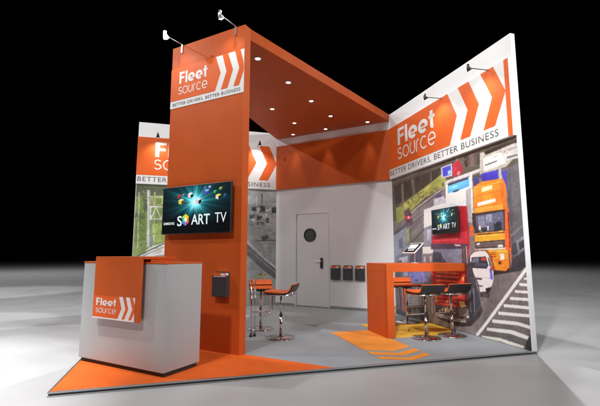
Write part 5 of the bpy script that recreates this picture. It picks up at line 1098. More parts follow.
 ((170, 168, 170), [1.169, 2.594, 1.151, 2.592, 1.152, 2.585, 1.167, 2.584], 0, 0.55),
 ((150, 60, 66), [0.796, 2.603, 0.78, 2.601, 0.781, 2.589, 0.794, 2.588], 0, 0.55),
 ((170, 168, 170), [1.054, 2.537, 1.041, 2.536, 1.042, 2.515, 1.051, 2.513], 0, 0.55),
 ((112, 112, 120), [0.144, 1.09, 0.126, 1.098, 0.129, 1.089, 0.14, 1.082], 0, 0.55),
 ((112, 112, 120), [0.227, 1.021, 0.207, 1.03, 0.211, 1.013, 0.226, 1.004], 0, 0.55),
 ((90, 90, 98), [0.004, 1.289, -0.012, 1.295, -0.01, 1.285, 0.001, 1.278], 0, 0.55),
 ((112, 112, 120), [-0.028, 1.288, -0.045, 1.296, -0.042, 1.289, -0.029, 1.282], 0, 0.55),
 ((112, 112, 120), [-0.018, 1.261, -0.038, 1.269, -0.035, 1.257, -0.018, 1.248], 0, 0.55),
 ((90, 90, 98), [0.029, 1.221, -0.0, 1.232, 0.006, 1.215, 0.028, 1.202], 0, 0.55),
 ((112, 112, 120), [0.238, 1.005, 0.21, 1.016, 0.211, 1.009, 0.238, 0.997], 0, 0.55),
 ((90, 90, 98), [0.076, 1.178, 0.068, 1.182, 0.071, 1.164, 0.073, 1.161], 0, 0.55),
 ((112, 112, 120), [0.217, 1.147, 0.184, 1.16, 0.191, 1.142, 0.218, 1.128], 0, 0.55),
 ((90, 90, 98), [0.076, 1.198, 0.056, 1.207, 0.057, 1.194, 0.076, 1.186], 0, 0.55),
 ((112, 112, 120), [-0.05, 1.2, -0.088, 1.216, -0.086, 1.203, -0.05, 1.186], 0, 0.55),
 ((112, 112, 120), [0.106, 1.16, 0.095, 1.165, 0.096, 1.154, 0.103, 1.149], 0, 0.55),
 ((90, 90, 98), [-0.063, 1.288, -0.088, 1.296, -0.086, 1.287, -0.064, 1.277], 0, 0.55),
 ((44, 44, 50), [-0.059, 1.213, -0.071, 1.22, -0.069, 1.2, -0.059, 1.195], 0, 0.55),
 ((44, 44, 50), [-0.061, 1.138, -0.074, 1.144, -0.07, 1.126, -0.062, 1.12], 0, 0.55),
 ((112, 112, 120), [0.139, 1.149, 0.109, 1.16, 0.112, 1.15, 0.135, 1.137], 0, 0.55),
 ((90, 90, 98), [0.188, 1.033, 0.169, 1.042, 0.17, 1.032, 0.188, 1.024], 0, 0.55),
 ((112, 112, 120), [-0.08, 1.313, -0.09, 1.316, -0.089, 1.308, -0.08, 1.304], 0, 0.55),
 ((112, 112, 120), [0.207, 1.153, 0.197, 1.159, 0.2, 1.143, 0.206, 1.139], 0, 0.55),
 ((112, 112, 120), [-0.075, 1.265, -0.088, 1.271, -0.087, 1.26, -0.074, 1.254], 0, 0.55),
 ((40, 38, 42), [0.991, 0.879, 0.958, 0.88, 0.961, 0.859, 0.986, 0.857], 0, 0.55),
 ((120, 116, 120), [0.885, 0.753, 0.847, 0.754, 0.855, 0.74, 0.882, 0.738], 0, 0.55),
 ((96, 94, 100), [0.972, 0.9, 0.96, 0.897, 0.962, 0.878, 0.97, 0.878], 0, 0.55),
 ((40, 38, 42), [1.029, 0.523, 1.009, 0.525, 1.014, 0.503, 1.03, 0.502], 0, 0.55),
 ((96, 94, 100), [1.046, 0.475, 1.033, 0.476, 1.036, 0.461, 1.044, 0.46], 0, 0.55),
 ((96, 94, 100), [1.032, 0.956, 1.012, 0.954, 1.016, 0.937, 1.028, 0.937], 0, 0.55),
 ((120, 116, 120), [0.857, 0.627, 0.842, 0.625, 0.845, 0.62, 0.852, 0.62], 0, 0.55),
 ((40, 38, 42), [0.974, 0.971, 0.942, 0.971, 0.947, 0.961, 0.975, 0.96], 0, 0.55),
 ((96, 94, 100), [0.85, 0.952, 0.828, 0.954, 0.832, 0.935, 0.846, 0.935], 0, 0.55),
 ((120, 116, 120), [0.88, 0.726, 0.864, 0.726, 0.867, 0.718, 0.877, 0.717], 0, 0.55),
 ((120, 116, 120), [1.044, 0.663, 1.023, 0.666, 1.027, 0.645, 1.044, 0.644], 0, 0.55),
 ((120, 116, 120), [0.993, 0.827, 0.972, 0.829, 0.976, 0.813, 0.993, 0.812], 0, 0.55),
 ((120, 116, 120), [1.046, 0.546, 1.015, 0.55, 1.022, 0.537, 1.044, 0.535], 0, 0.55),
 ((40, 38, 42), [0.828, 0.956, 0.815, 0.954, 0.818, 0.947, 0.826, 0.946], 0, 0.55),
 ((40, 38, 42), [0.921, 0.872, 0.901, 0.876, 0.904, 0.854, 0.917, 0.853], 0, 0.55),
 ((96, 94, 100), [1.004, 0.951, 0.99, 0.951, 0.991, 0.944, 1.004, 0.943], 0, 0.55),
 ((120, 116, 120), [0.897, 0.49, 0.885, 0.489, 0.888, 0.483, 0.896, 0.482], 0, 0.55),
 ((96, 94, 100), [0.849, 0.742, 0.819, 0.747, 0.826, 0.73, 0.846, 0.729], 0, 0.55),
 ((96, 94, 100), [0.853, 0.597, 0.845, 0.596, 0.848, 0.58, 0.853, 0.58], 0, 0.55),
 ((120, 116, 120), [1.039, 0.426, 1.028, 0.426, 1.029, 0.412, 1.037, 0.411], 0, 0.55),
 ((120, 116, 120), [0.828, 0.595, 0.806, 0.599, 0.808, 0.587, 0.828, 0.585], 0, 0.55),
 ((96, 94, 100), [0.972, 0.635, 0.949, 0.637, 0.953, 0.62, 0.97, 0.618], 0, 0.55),
 ((40, 38, 42), [1.013, 0.649, 1.003, 0.65, 1.006, 0.632, 1.009, 0.632], 0, 0.55),
 ((40, 38, 42), [0.925, 0.756, 0.91, 0.758, 0.912, 0.74, 0.925, 0.739], 0, 0.55),
 ((120, 116, 120), [0.938, 0.766, 0.923, 0.767, 0.925, 0.749, 0.934, 0.748], 0, 0.55),
 ((120, 116, 120), [0.962, 0.524, 0.948, 0.528, 0.951, 0.518, 0.963, 0.517], 0, 0.55),
 ((124, 114, 112), [0.286, 0.517, 0.196, 0.522, 0.208, 0.493, 0.285, 0.49], 0, 0.55),
 ((124, 114, 112), [0.391, 0.665, 0.375, 0.665, 0.378, 0.635, 0.389, 0.635], 0, 0.55),
 ((124, 114, 112), [0.331, 0.553, 0.303, 0.553, 0.309, 0.522, 0.334, 0.521], 0, 0.55),
 ((100, 92, 94), [0.426, 0.638, 0.413, 0.639, 0.415, 0.626, 0.425, 0.626], 0, 0.55),
 ((100, 92, 94), [0.771, 0.313, 0.733, 0.313, 0.739, 0.29, 0.772, 0.288], 0, 0.55),
 ((124, 114, 112), [0.388, 0.417, 0.369, 0.418, 0.373, 0.405, 0.389, 0.405], 0, 0.55),
 ((124, 114, 112), [0.441, 0.471, 0.419, 0.473, 0.424, 0.442, 0.44, 0.441], 0, 0.55),
 ((100, 92, 94), [0.616, 0.732, 0.571, 0.734, 0.58, 0.707, 0.617, 0.707], 0, 0.55),
 ((124, 114, 112), [0.575, 0.579, 0.538, 0.579, 0.545, 0.546, 0.576, 0.546], 0, 0.55),
 ((100, 92, 94), [0.688, 0.446, 0.637, 0.448, 0.644, 0.431, 0.683, 0.429], 0, 0.55),
 ((100, 92, 94), [0.79, 0.563, 0.749, 0.565, 0.757, 0.535, 0.788, 0.534], 0, 0.55),
 ((124, 114, 112), [0.754, 0.623, 0.7, 0.625, 0.704, 0.59, 0.753, 0.588], 0, 0.55),
 ((100, 92, 94), [0.803, 0.309, 0.787, 0.311, 0.79, 0.289, 0.801, 0.289], 0, 0.55),
 ((124, 114, 112), [0.262, 0.675, 0.223, 0.677, 0.229, 0.657, 0.26, 0.657], 0, 0.55),
 ((100, 92, 94), [0.478, 0.492, 0.431, 0.493, 0.439, 0.47, 0.475, 0.468], 0, 0.55),
 ((124, 114, 112), [0.44, 0.687, 0.411, 0.685, 0.416, 0.673, 0.439, 0.673], 0, 0.55),
 ((124, 114, 112), [0.736, 0.43, 0.685, 0.435, 0.69, 0.412, 0.736, 0.41], 0, 0.55),
 ((100, 92, 94), [0.32, 0.387, 0.302, 0.387, 0.306, 0.358, 0.32, 0.358], 0, 0.55),
 ((100, 92, 94), [0.536, 0.657, 0.501, 0.656, 0.507, 0.631, 0.535, 0.631], 0, 0.55),
 ((100, 92, 94), [0.391, 0.452, 0.349, 0.453, 0.358, 0.431, 0.392, 0.43], 0, 0.55),
 ((124, 114, 112), [0.635, 0.654, 0.534, 0.655, 0.541, 0.623, 0.636, 0.621], 0, 0.55),
 ((124, 114, 112), [0.765, 0.337, 0.715, 0.34, 0.725, 0.325, 0.762, 0.323], 0, 0.55),
 ((124, 114, 112), [0.825, 0.293, 0.726, 0.303, 0.731, 0.284, 0.823, 0.276], 0, 0.55),
 ((124, 114, 112), [0.834, 0.314, 0.762, 0.317, 0.776, 0.29, 0.831, 0.287], 0, 0.55),
 ((124, 114, 112), [0.606, 0.737, 0.586, 0.74, 0.588, 0.725, 0.603, 0.725], 0, 0.55),
 ((100, 92, 94), [0.656, 0.401, 0.639, 0.401, 0.645, 0.368, 0.658, 0.367], 0, 0.55),
 ((250, 150, 80), [1.774, 0.94, 1.493, 0.936, 1.234, 0.935], 0.017, 0.8),
 ((70, 30, 32), [1.776, 0.916, 1.236, 0.914], 0.014, 0.7),
 ((236, 120, 60), [1.779, 0.875, 1.498, 0.873, 1.239, 0.875], 0.018, 0.8),
 ((70, 30, 32), [1.781, 0.851, 1.24, 0.854], 0.015, 0.7),
 ((250, 150, 80), [1.784, 0.809, 1.502, 0.81, 1.244, 0.814], 0.018, 0.8),
 ((70, 30, 32), [1.785, 0.785, 1.245, 0.794], 0.014, 0.7),
 ((236, 120, 60), [1.788, 0.743, 1.507, 0.747, 1.248, 0.754], 0.017, 0.8),
 ((70, 30, 32), [1.79, 0.719, 1.25, 0.733], 0.014, 0.7),
 ((214, 70, 48), [1.793, 0.678, 1.512, 0.684, 1.253, 0.694], 0.018, 0.8),
 ((70, 30, 32), [1.795, 0.654, 1.254, 0.673], 0.014, 0.7),
 ((214, 70, 48), [1.798, 0.612, 1.517, 0.622, 1.257, 0.633], 0.017, 0.8),
 ((70, 30, 32), [1.8, 0.589, 1.259, 0.613], 0.015, 0.7),
 ((250, 150, 80), [1.803, 0.547, 1.521, 0.559, 1.262, 0.573], 0.017, 0.8),
 ((70, 30, 32), [1.804, 0.523, 1.264, 0.553], 0.014, 0.7),
 ((214, 70, 48), [1.807, 0.482, 1.526, 0.497, 1.267, 0.513], 0.018, 0.8),
 ((70, 30, 32), [1.809, 0.458, 1.268, 0.493], 0.014, 0.7),
 ((214, 70, 48), [1.812, 0.417, 1.531, 0.434, 1.271, 0.453], 0.018, 0.8),
 ((70, 30, 32), [1.814, 0.393, 1.273, 0.433], 0.014, 0.7),
 ((70, 56, 50), [1.208, 0.45, 1.175, 0.45, 1.177, 0.433, 1.208, 0.431], 0, 0.9),
 ((255, 220, 140), [1.64, 0.254, 1.614, 0.258, 1.619, 0.241, 1.634, 0.24], 0, 0.9),
 ((255, 240, 200), [1.56, 0.354, 1.537, 0.356, 1.542, 0.336, 1.558, 0.335], 0, 0.9),
 ((240, 190, 110), [1.187, 0.293, 1.16, 0.295, 1.164, 0.28, 1.183, 0.279], 0, 0.9),
 ((255, 240, 200), [1.692, 0.3, 1.653, 0.304, 1.661, 0.29, 1.691, 0.288], 0, 0.9),
 ((255, 240, 200), [1.403, 0.295, 1.368, 0.299, 1.371, 0.277, 1.4, 0.275], 0, 0.9),
 ((255, 220, 140), [1.393, 0.341, 1.365, 0.341, 1.368, 0.329, 1.389, 0.328], 0, 0.9),
 ((70, 56, 50), [1.512, 0.323, 1.478, 0.327, 1.48, 0.313, 1.511, 0.311], 0, 0.9),
 ((240, 190, 110), [1.36, 0.383, 1.341, 0.386, 1.344, 0.365, 1.361, 0.364], 0, 0.9),
 ((70, 56, 50), [1.36, 0.372, 1.328, 0.377, 1.331, 0.353, 1.358, 0.352], 0, 0.9),
 ((240, 190, 110), [1.432, 0.423, 1.399, 0.423, 1.406, 0.405, 1.431, 0.405], 0, 0.9),
 ((255, 240, 200), [1.766, 0.276, 1.729, 0.279, 1.733, 0.264, 1.766, 0.262], 0, 0.9),
 ((255, 240, 200), [1.235, 0.302, 1.218, 0.301, 1.221, 0.292, 1.234, 0.291], 0, 0.9),
 ((70, 56, 50), [1.851, 0.246, 1.827, 0.25, 1.832, 0.225, 1.852, 0.223], 0, 0.9),
 ((240, 190, 110), [1.582, 0.439, 1.535, 0.442, 1.543, 0.418, 1.581, 0.416], 0, 0.9),
 ((70, 56, 50), [1.357, 0.362, 1.334, 0.363, 1.337, 0.346, 1.355, 0.345], 0, 0.9),
 ((214, 210, 206), [2.163, 0.533, 2.145, 0.533, 2.148, 0.516, 2.16, 0.515], 0, 0.9),
 ((236, 232, 226), [2.295, 0.531, 2.28, 0.53, 2.282, 0.523, 2.295, 0.521], 0, 0.9),
 ((236, 232, 226), [2.542, 0.424, 2.521, 0.427, 2.524, 0.407, 2.534, 0.406], 0, 0.9),
 ((120, 114, 114), [2.632, 0.449, 2.616, 0.452, 2.619, 0.437, 2.63, 0.436], 0, 0.9),
 ((120, 114, 114), [2.651, 0.349, 2.636, 0.349, 2.64, 0.337, 2.65, 0.336], 0, 0.9),
 ((120, 114, 114), [2.263, 0.281, 2.249, 0.285, 2.252, 0.263, 2.259, 0.262], 0, 0.9),
 ((236, 232, 226), [2.412, 0.563, 2.386, 0.568, 2.388, 0.545, 2.41, 0.543], 0, 0.9),
 ((120, 114, 114), [2.588, 0.422, 2.559, 0.427, 2.566, 0.409, 2.589, 0.407], 0, 0.9),
 ((236, 232, 226), [2.404, 0.306, 2.387, 0.308, 2.389, 0.29, 2.403, 0.288], 0, 0.9),
 ((214, 210, 206), [2.625, 0.492, 2.584, 0.499, 2.59, 0.486, 2.616, 0.484], 0, 0.9),
 ((214, 210, 206), [2.51, 0.393, 2.472, 0.398, 2.477, 0.377, 2.503, 0.374], 0, 0.9),
 ((120, 114, 114), [2.127, 0.506, 2.092, 0.511, 2.099, 0.5, 2.127, 0.498], 0, 0.9),
 ((236, 232, 226), [2.594, 0.409, 2.582, 0.409, 2.585, 0.396, 2.585, 0.396], 0, 0.9),
 ((214, 210, 206), [2.32, 0.281, 2.302, 0.28, 2.306, 0.27, 2.32, 0.268], 0, 0.9),
 ((196, 192, 188), [2.676, 0.514, 2.693, -0.055], 0.011, 0.6),
 ((196, 192, 188), [2.526, 0.527, 2.543, -0.032], 0.011, 0.6),
 ((196, 192, 188), [2.381, 0.539, 2.399, -0.009], 0.01, 0.6),
 ((196, 192, 188), [2.242, 0.551, 2.26, 0.013], 0.01, 0.6),
 ((196, 192, 188), [2.107, 0.562, 2.127, 0.035], 0.01, 0.6),
 ((190, 186, 180), [2.756, 0.345, 2.003, 0.415], 0.011, 0.6),
 ((190, 186, 180), [2.764, 0.218, 2.011, 0.301], 0.01, 0.6),
 ((190, 186, 180), [2.772, 0.092, 2.02, 0.187], 0.011, 0.6),
 ((212, 206, 204), [1.856, 0.181, 1.407, 0.172, 1.139, 0.186], 0.012, 0.9),
 ((255, 150, 60), [2.88, 0.607, 2.533, 0.667, 2.539, 0.578, 2.848, 0.536], 0, 0.5),
 ((176, 170, 166), [0.47, 0.843, 0.964, 0.301], 0.007, 0.5),
 ((176, 170, 166), [2.743, 1.649, 1.458, 2.075], 0.01, 0.5),
 ((176, 170, 166), [2.479, 1.488, 1.797, 1.755], 0.009, 0.5),
 ((104, 98, 98), [0.519, 0.892, 0.014, 0.976, -0.173, 0.87, -0.1, 0.056, 0.906, 0.027], 0, 1),
 ((238, 234, 230), [-0.025, 1.02, 0.318, 0.665, 0.716, 0.252, 0.933, 0.036], 0.04, 1),
 ((232, 230, 226), [0.051, 0.884, -0.092, 0.881, -0.09, 0.858, 0.053, 0.86], 0, 1),
 ((232, 230, 226), [0.126, 0.813, -0.086, 0.814, -0.083, 0.786, 0.129, 0.784], 0, 1),
 ((232, 230, 226), [0.202, 0.722, -0.079, 0.733, -0.076, 0.705, 0.204, 0.693], 0, 1),
 ((232, 230, 226), [0.289, 0.631, -0.085, 0.649, -0.082, 0.617, 0.292, 0.597], 0, 1),
 ((232, 230, 226), [0.395, 0.531, -0.077, 0.555, -0.074, 0.52, 0.398, 0.495], 0, 1),
 ((228, 226, 222), [0.499, 0.425, -0.068, 0.463, -0.065, 0.428, 0.502, 0.386], 0, 1),
 ((222, 220, 214), [0.614, 0.309, 0.189, 0.343, -0.069, 0.321, -0.066, 0.282, 0.192, 0.302, 0.617, 0.267], 0, 1),
 ((216, 214, 206), [0.722, 0.185, 0.291, 0.23, -0.058, 0.191, -0.054, 0.15, 0.328, 0.178, 0.725, 0.143], 0, 1),
 ((208, 206, 196), [0.845, 0.06, 0.499, 0.093, 0.122, 0.075, 0.126, 0.039, 0.504, 0.043, 0.81, 0.028], 0, 1),
 ((48, 46, 50), [0.09, 0.116, 0.007, 0.246, -0.029, 0.174, -0.017, 0.037, 0.097, 0.034], 0, 1),
]
MURAL_GANTRY = [
 ((128, 150, 82), [-0.327, 2.92, 1.633, 3.037, 1.71, 0.178, -0.184, 0.238], 0, 1),
 ((98, 108, 78), [-0.327, 2.92, 1.633, 3.037, 1.648, 2.469, -0.298, 2.368], 0, 1),
 ((112, 140, 66), [0.017, 2.295, 0.213, 2.346, 0.254, 1.456, 0.041, 1.413], 0, 1),
 ((150, 172, 88), [0.357, 1.795, 1.341, 1.903, 1.354, 1.51, 0.375, 1.394], 0, 1),
 ((92, 108, 62), [-0.048, 2.039, 0.209, 2.004, 0.214, 1.898, -0.042, 1.913], 0, 1),
 ((88, 100, 70), [0.151, 2.386, 0.231, 2.389, 0.247, 2.047, 0.187, 2.046], 0, 1),
 ((168, 178, 110), [0.291, 2.392, 0.614, 2.405, 0.622, 2.21, 0.3, 2.177], 0, 1),
 ((120, 146, 74), [0.413, 2.353, 0.535, 2.337, 0.52, 2.228, 0.419, 2.224], 0, 1),
 ((192, 202, 202), [0.251, 2.52, 0.282, 1.963, 0.3, 1.31], 0.048, 1),
 ((150, 158, 160), [0.281, 2.521, 0.332, 1.31], 0.017, 1),
 ((186, 192, 166), [0.072, 2.469, 0.098, 1.289], 0.02, 1),
 ((190, 196, 160), [0.387, 2.482, 0.41, 1.332], 0.019, 1),
 ((222, 226, 222), [0.301, 2.164, 1.548, 2.183], 0.027, 1),
 ((218, 222, 218), [0.313, 1.9, 1.555, 1.908], 0.027, 1),
 ((222, 226, 222), [0.312, 2.178, 0.325, 1.9], 0.026, 1),
 ((214, 220, 212), [0.333, 1.901, 0.421, 2.16, 0.533, 1.906, 0.624, 2.166, 0.736, 1.91, 0.829, 2.173, 0.943, 1.894, 1.037, 2.158, 1.151, 1.899, 1.248, 2.165, 1.363, 1.904], 0.019, 1),
 ((210, 210, 206), [0.152, 1.123, 0.34, 1.31, 1.667, 1.778, 1.71, 0.178, -0.034, 0.233, -0.035, 1.001], 0, 1),
 ((96, 104, 98), [0.076, 1.103, 0.342, 1.248, 0.734, 1.44, 1.668, 1.734], 0.025, 1),
 ((170, 176, 164), [0.004, 1.0, 0.345, 1.194, 0.738, 1.355, 1.671, 1.646], 0.032, 1),
 ((216, 210, 216), [0.312, 1.04, 0.74, 1.291, 1.675, 1.47, 1.71, 0.178, 0.195, 0.226], 0, 1),
 ((140, 150, 140), [0.331, 1.499, 0.389, 1.542, 0.416, 1.374, 0.338, 1.352], 0, 1),
 ((120, 150, 170), [0.35, 1.52, 0.39, 1.521, 0.393, 1.437, 0.354, 1.436], 0, 1),
 ((120, 118, 118), [0.447, 1.123, 1.683, 1.164], 0.021, 1),
 ((146, 154, 152), [1.546, 3.031, 3.253, 3.133, 3.271, -0.529, 1.643, -0.446], 0, 1),
 ((166, 176, 178), [1.558, 2.578, 3.087, 2.6, 3.089, 2.294, 1.567, 2.264], 0, 1),
 ((205, 214, 214), [2.582, 2.531, 2.597, 2.254], 0.023, 1),
 ((110, 118, 120), [2.71, 2.537, 2.713, 2.235], 0.038, 1),
 ((150, 160, 160), [2.804, 2.494, 3.04, 2.48, 3.042, 2.339, 2.806, 2.331], 0, 1),
 ((58, 66, 72), [2.482, 2.227, 2.574, 2.23, 2.576, 2.138, 2.484, 2.136], 0, 1),
 ((54, 60, 66), [2.667, 2.256, 2.783, 2.26, 2.784, 2.145, 2.668, 2.118], 0, 1),
 ((52, 58, 64), [2.948, 2.243, 3.066, 2.246, 3.067, 2.106, 2.949, 2.103], 0, 1),
 ((186, 192, 194), [2.589, 2.208, 2.653, 2.21, 2.655, 2.072, 2.59, 2.07], 0, 1),
 ((180, 186, 190), [2.807, 2.192, 2.924, 2.195, 2.925, 2.126, 2.808, 2.122], 0, 1),
 ((70, 80, 86), [2.417, 2.042, 2.531, 2.068, 2.555, 1.977, 2.441, 1.952], 0, 1),
 ((190, 195, 200), [2.464, 1.952, 2.555, 1.955, 2.556, 1.886, 2.465, 1.884], 0, 1),
 ((66, 74, 84), [2.6, 2.024, 2.716, 2.027, 2.717, 1.936, 2.602, 1.933], 0, 1),
 ((186, 190, 194), [2.739, 2.074, 2.832, 2.077, 2.833, 1.961, 2.74, 1.959], 0, 1),
 ((70, 76, 82), [2.809, 1.984, 2.88, 1.986, 2.881, 1.87, 2.811, 1.869], 0, 1),
 ((80, 90, 98), [2.602, 1.887, 2.764, 1.891, 2.765, 1.822, 2.603, 1.819], 0, 1),
 ((180, 100, 80), [2.67, 1.98, 2.716, 1.981, 2.717, 1.936, 2.671, 1.934], 0, 1),
 ((72, 78, 80), [2.722, 1.571, 2.86, 1.595, 2.884, 1.504, 2.723, 1.48], 0, 1),
 ((60, 66, 68), [2.631, 1.465, 3.095, 1.479], 0.02, 1),
 ((110, 116, 114), [2.454, 1.164, 2.73, 0.896], 0.018, 1),
 ((182, 184, 188), [2.108, 1.697, 2.427, 1.396, 2.634, 1.209, 2.82, 1.029, 3.124, 0.802], 0.04, 1),
 ((98, 102, 108), [2.109, 1.63, 2.428, 1.343, 2.728, 1.075, 3.124, 0.758, 3.125, 0.534, 2.777, 0.784, 2.432, 1.098, 2.115, 1.363], 0, 1),
 ((126, 128, 134), [2.43, 1.253, 3.124, 0.677], 0.026, 1),
 ((150, 160, 118), [2.574, 0.676, 2.732, 0.74, 2.869, 0.725, 2.87, 0.672, 2.733, 0.629, 2.575, 0.61], 0, 1),
 ((178, 92, 92), [2.778, 0.717, 2.846, 0.725, 2.847, 0.69, 2.778, 0.682], 0, 1),
 ((84, 90, 80), [2.641, 0.719, 2.732, 0.727, 2.732, 0.696, 2.641, 0.697], 0, 1),
 ((150, 152, 146), [2.441, 0.59, 3.103, 0.489, 3.107, -0.085, 2.451, -0.06], 0, 1),
 ((110, 116, 116), [2.446, 0.285, 3.104, 0.223], 0.03, 1),
 ((186, 192, 196), [2.873, 2.018, 2.914, 2.019, 2.907, 1.987, 2.876, 1.986], 0, 0.55),
 ((170, 110, 90), [2.641, 2.028, 2.682, 2.029, 2.676, 2.011, 2.642, 2.01], 0, 0.55),
 ((170, 110, 90), [2.756, 2.05, 2.798, 2.053, 2.798, 2.022, 2.763, 2.021], 0, 0.55),
 ((186, 192, 196), [3.063, 1.875, 3.09, 1.879, 3.088, 1.839, 3.064, 1.838], 0, 0.55),
 ((210, 214, 216), [2.944, 2.259, 2.971, 2.259, 2.967, 2.233, 2.948, 2.232], 0, 0.55),
 ((210, 214, 216), [2.883, 2.224, 2.921, 2.224, 2.917, 2.193, 2.89, 2.192], 0, 0.55),
 ((170, 110, 90), [3.04, 2.104, 3.08, 2.103, 3.078, 2.067, 3.043, 2.066], 0, 0.55),
 ((120, 130, 132), [2.794, 2.046, 2.819, 2.042, 2.817, 1.997, 2.801, 1.997], 0, 0.55),
 ((120, 130, 132), [2.59, 1.947, 2.637, 1.945, 2.633, 1.904, 2.593, 1.903], 0, 0.55),
 ((186, 192, 196), [2.816, 1.853, 2.863, 1.857, 2.856, 1.82, 2.821, 1.819], 0, 0.55),
 ((186, 192, 196), [2.57, 2.114, 2.587, 2.11, 2.587, 2.074, 2.577, 2.074], 0, 0.55),
 ((186, 192, 196), [2.616, 2.221, 2.641, 2.223, 2.637, 2.172, 2.623, 2.172], 0, 0.55),
 ((60, 68, 76), [2.67, 2.256, 2.719, 2.257, 2.714, 2.235, 2.673, 2.233], 0, 0.55),
 ((170, 110, 90), [2.854, 2.225, 2.885, 2.221, 2.884, 2.21, 2.855, 2.209], 0, 0.55),
 ((170, 110, 90), [2.969, 2.258, 3.016, 2.263, 3.011, 2.219, 2.975, 2.218], 0, 0.55),
 ((210, 214, 216), [2.726, 2.115, 2.746, 2.114, 2.745, 2.065, 2.733, 2.065], 0, 0.55),
 ((60, 68, 76), [2.948, 2.029, 2.979, 2.034, 2.975, 2.002, 2.954, 2.001], 0, 0.55),
 ((90, 100, 110), [3.03, 2.159, 3.056, 2.16, 3.055, 2.127, 3.033, 2.126], 0, 0.55),
 ((210, 214, 216), [2.508, 1.996, 2.552, 2.0, 2.545, 1.958, 2.512, 1.957], 0, 0.55),
 ((210, 214, 216), [2.649, 1.863, 2.703, 1.861, 2.701, 1.822, 2.65, 1.821], 0, 0.55),
 ((170, 110, 90), [2.714, 2.23, 2.732, 2.226, 2.73, 2.189, 2.721, 2.189], 0, 0.55),
 ((90, 100, 110), [2.927, 2.02, 2.951, 2.025, 2.951, 1.989, 2.928, 1.988], 0, 0.55),
 ((60, 68, 76), [2.464, 1.925, 2.494, 1.93, 2.489, 1.876, 2.468, 1.876], 0, 0.55),
 ((170, 110, 90), [2.964, 1.975, 3.022, 1.978, 3.022, 1.941, 2.969, 1.939], 0, 0.55),
 ((60, 68, 76), [2.696, 1.861, 2.731, 1.862, 2.725, 1.844, 2.701, 1.843], 0, 0.55),
 ((120, 130, 132), [2.941, 2.016, 2.961, 2.02, 2.961, 1.97, 2.946, 1.97], 0, 0.55),
 ((170, 110, 90), [2.613, 1.875, 2.665, 1.876, 2.656, 1.853, 2.618, 1.852], 0, 0.55),
 ((90, 100, 110), [2.813, 2.239, 2.839, 2.236, 2.837, 2.196, 2.821, 2.195], 0, 0.55),
 ((170, 110, 90), [2.457, 2.06, 2.495, 2.059, 2.491, 2.012, 2.464, 2.011], 0, 0.55),
 ((210, 214, 216), [2.466, 2.13, 2.503, 2.135, 2.502, 2.092, 2.467, 2.091], 0, 0.55),
 ((210, 214, 216), [2.845, 1.929, 2.869, 1.928, 2.869, 1.908, 2.851, 1.907], 0, 0.55),
 ((90, 100, 110), [2.821, 2.202, 2.872, 2.204, 2.866, 2.186, 2.824, 2.185], 0, 0.55),
 ((60, 68, 76), [2.941, 2.192, 2.981, 2.193, 2.98, 2.145, 2.942, 2.144], 0, 0.55),
 ((210, 214, 216), [2.517, 1.906, 2.533, 1.91, 2.531, 1.868, 2.519, 1.868], 0, 0.55),
 ((90, 100, 110), [2.521, 2.126, 2.564, 2.127, 2.557, 2.109, 2.527, 2.108], 0, 0.55),
 ((60, 68, 76), [2.952, 2.175, 3.009, 2.181, 3.008, 2.154, 2.954, 2.153], 0, 0.55),
 ((120, 130, 132), [3.001, 2.191, 3.034, 2.188, 3.029, 2.148, 3.003, 2.147], 0, 0.55),
 ((120, 130, 132), [2.88, 2.1, 2.902, 2.099, 2.898, 2.07, 2.885, 2.069], 0, 0.55),
 ((186, 192, 196), [2.668, 2.193, 2.706, 2.192, 2.705, 2.148, 2.671, 2.147], 0, 0.55),
 ((186, 192, 196), [2.499, 2.134, 2.543, 2.136, 2.536, 2.092, 2.502, 2.091], 0, 0.55),
 ((90, 100, 110), [2.549, 2.167, 2.595, 2.172, 2.588, 2.121, 2.554, 2.12], 0, 0.55),
 ((186, 192, 196), [2.986, 2.096, 3.016, 2.096, 3.013, 2.07, 2.989, 2.069], 0, 0.55),
 ((90, 100, 110), [2.721, 2.108, 2.774, 2.111, 2.771, 2.093, 2.722, 2.091], 0, 0.55),
 ((90, 100, 110), [2.64, 2.138, 2.691, 2.139, 2.682, 2.108, 2.641, 2.107], 0, 0.55),
 ((186, 192, 196), [2.478, 2.067, 2.509, 2.068, 2.508, 2.04, 2.479, 2.039], 0, 0.55),
 ((120, 130, 132), [2.711, 1.848, 2.743, 1.85, 2.738, 1.804, 2.716, 1.803], 0, 0.55),
 ((120, 130, 132), [2.904, 1.88, 2.943, 1.882, 2.942, 1.848, 2.906, 1.847], 0, 0.55),
 ((186, 192, 196), [2.986, 1.943, 3.026, 1.94, 3.023, 1.907, 2.993, 1.906], 0, 0.55),
 ((120, 130, 132), [2.699, 1.847, 2.716, 1.844, 2.716, 1.804, 2.702, 1.804], 0, 0.55),
 ((60, 68, 76), [2.455, 1.84, 2.5, 1.845, 2.501, 1.803, 2.457, 1.802], 0, 0.55),
 ((210, 214, 216), [2.672, 2.085, 2.713, 2.086, 2.709, 2.037, 2.674, 2.036], 0, 0.55),
 ((210, 214, 216), [2.629, 2.207, 2.676, 2.21, 2.671, 2.16, 2.63, 2.159], 0, 0.55),
 ((120, 130, 132), [3.029, 2.021, 3.065, 2.017, 3.063, 1.999, 3.029, 1.998], 0, 0.55),
 ((120, 130, 132), [2.75, 2.047, 2.795, 2.045, 2.794, 2.032, 2.752, 2.031], 0, 0.55),
 ((60, 68, 76), [2.927, 2.08, 2.964, 2.085, 2.958, 2.066, 2.928, 2.065], 0, 0.55),
 ((120, 130, 132), [2.534, 2.034, 2.577, 2.034, 2.57, 2.016, 2.535, 2.015], 0, 0.55),
 ((90, 100, 110), [2.74, 2.245, 2.786, 2.242, 2.779, 2.222, 2.744, 2.221], 0, 0.55),
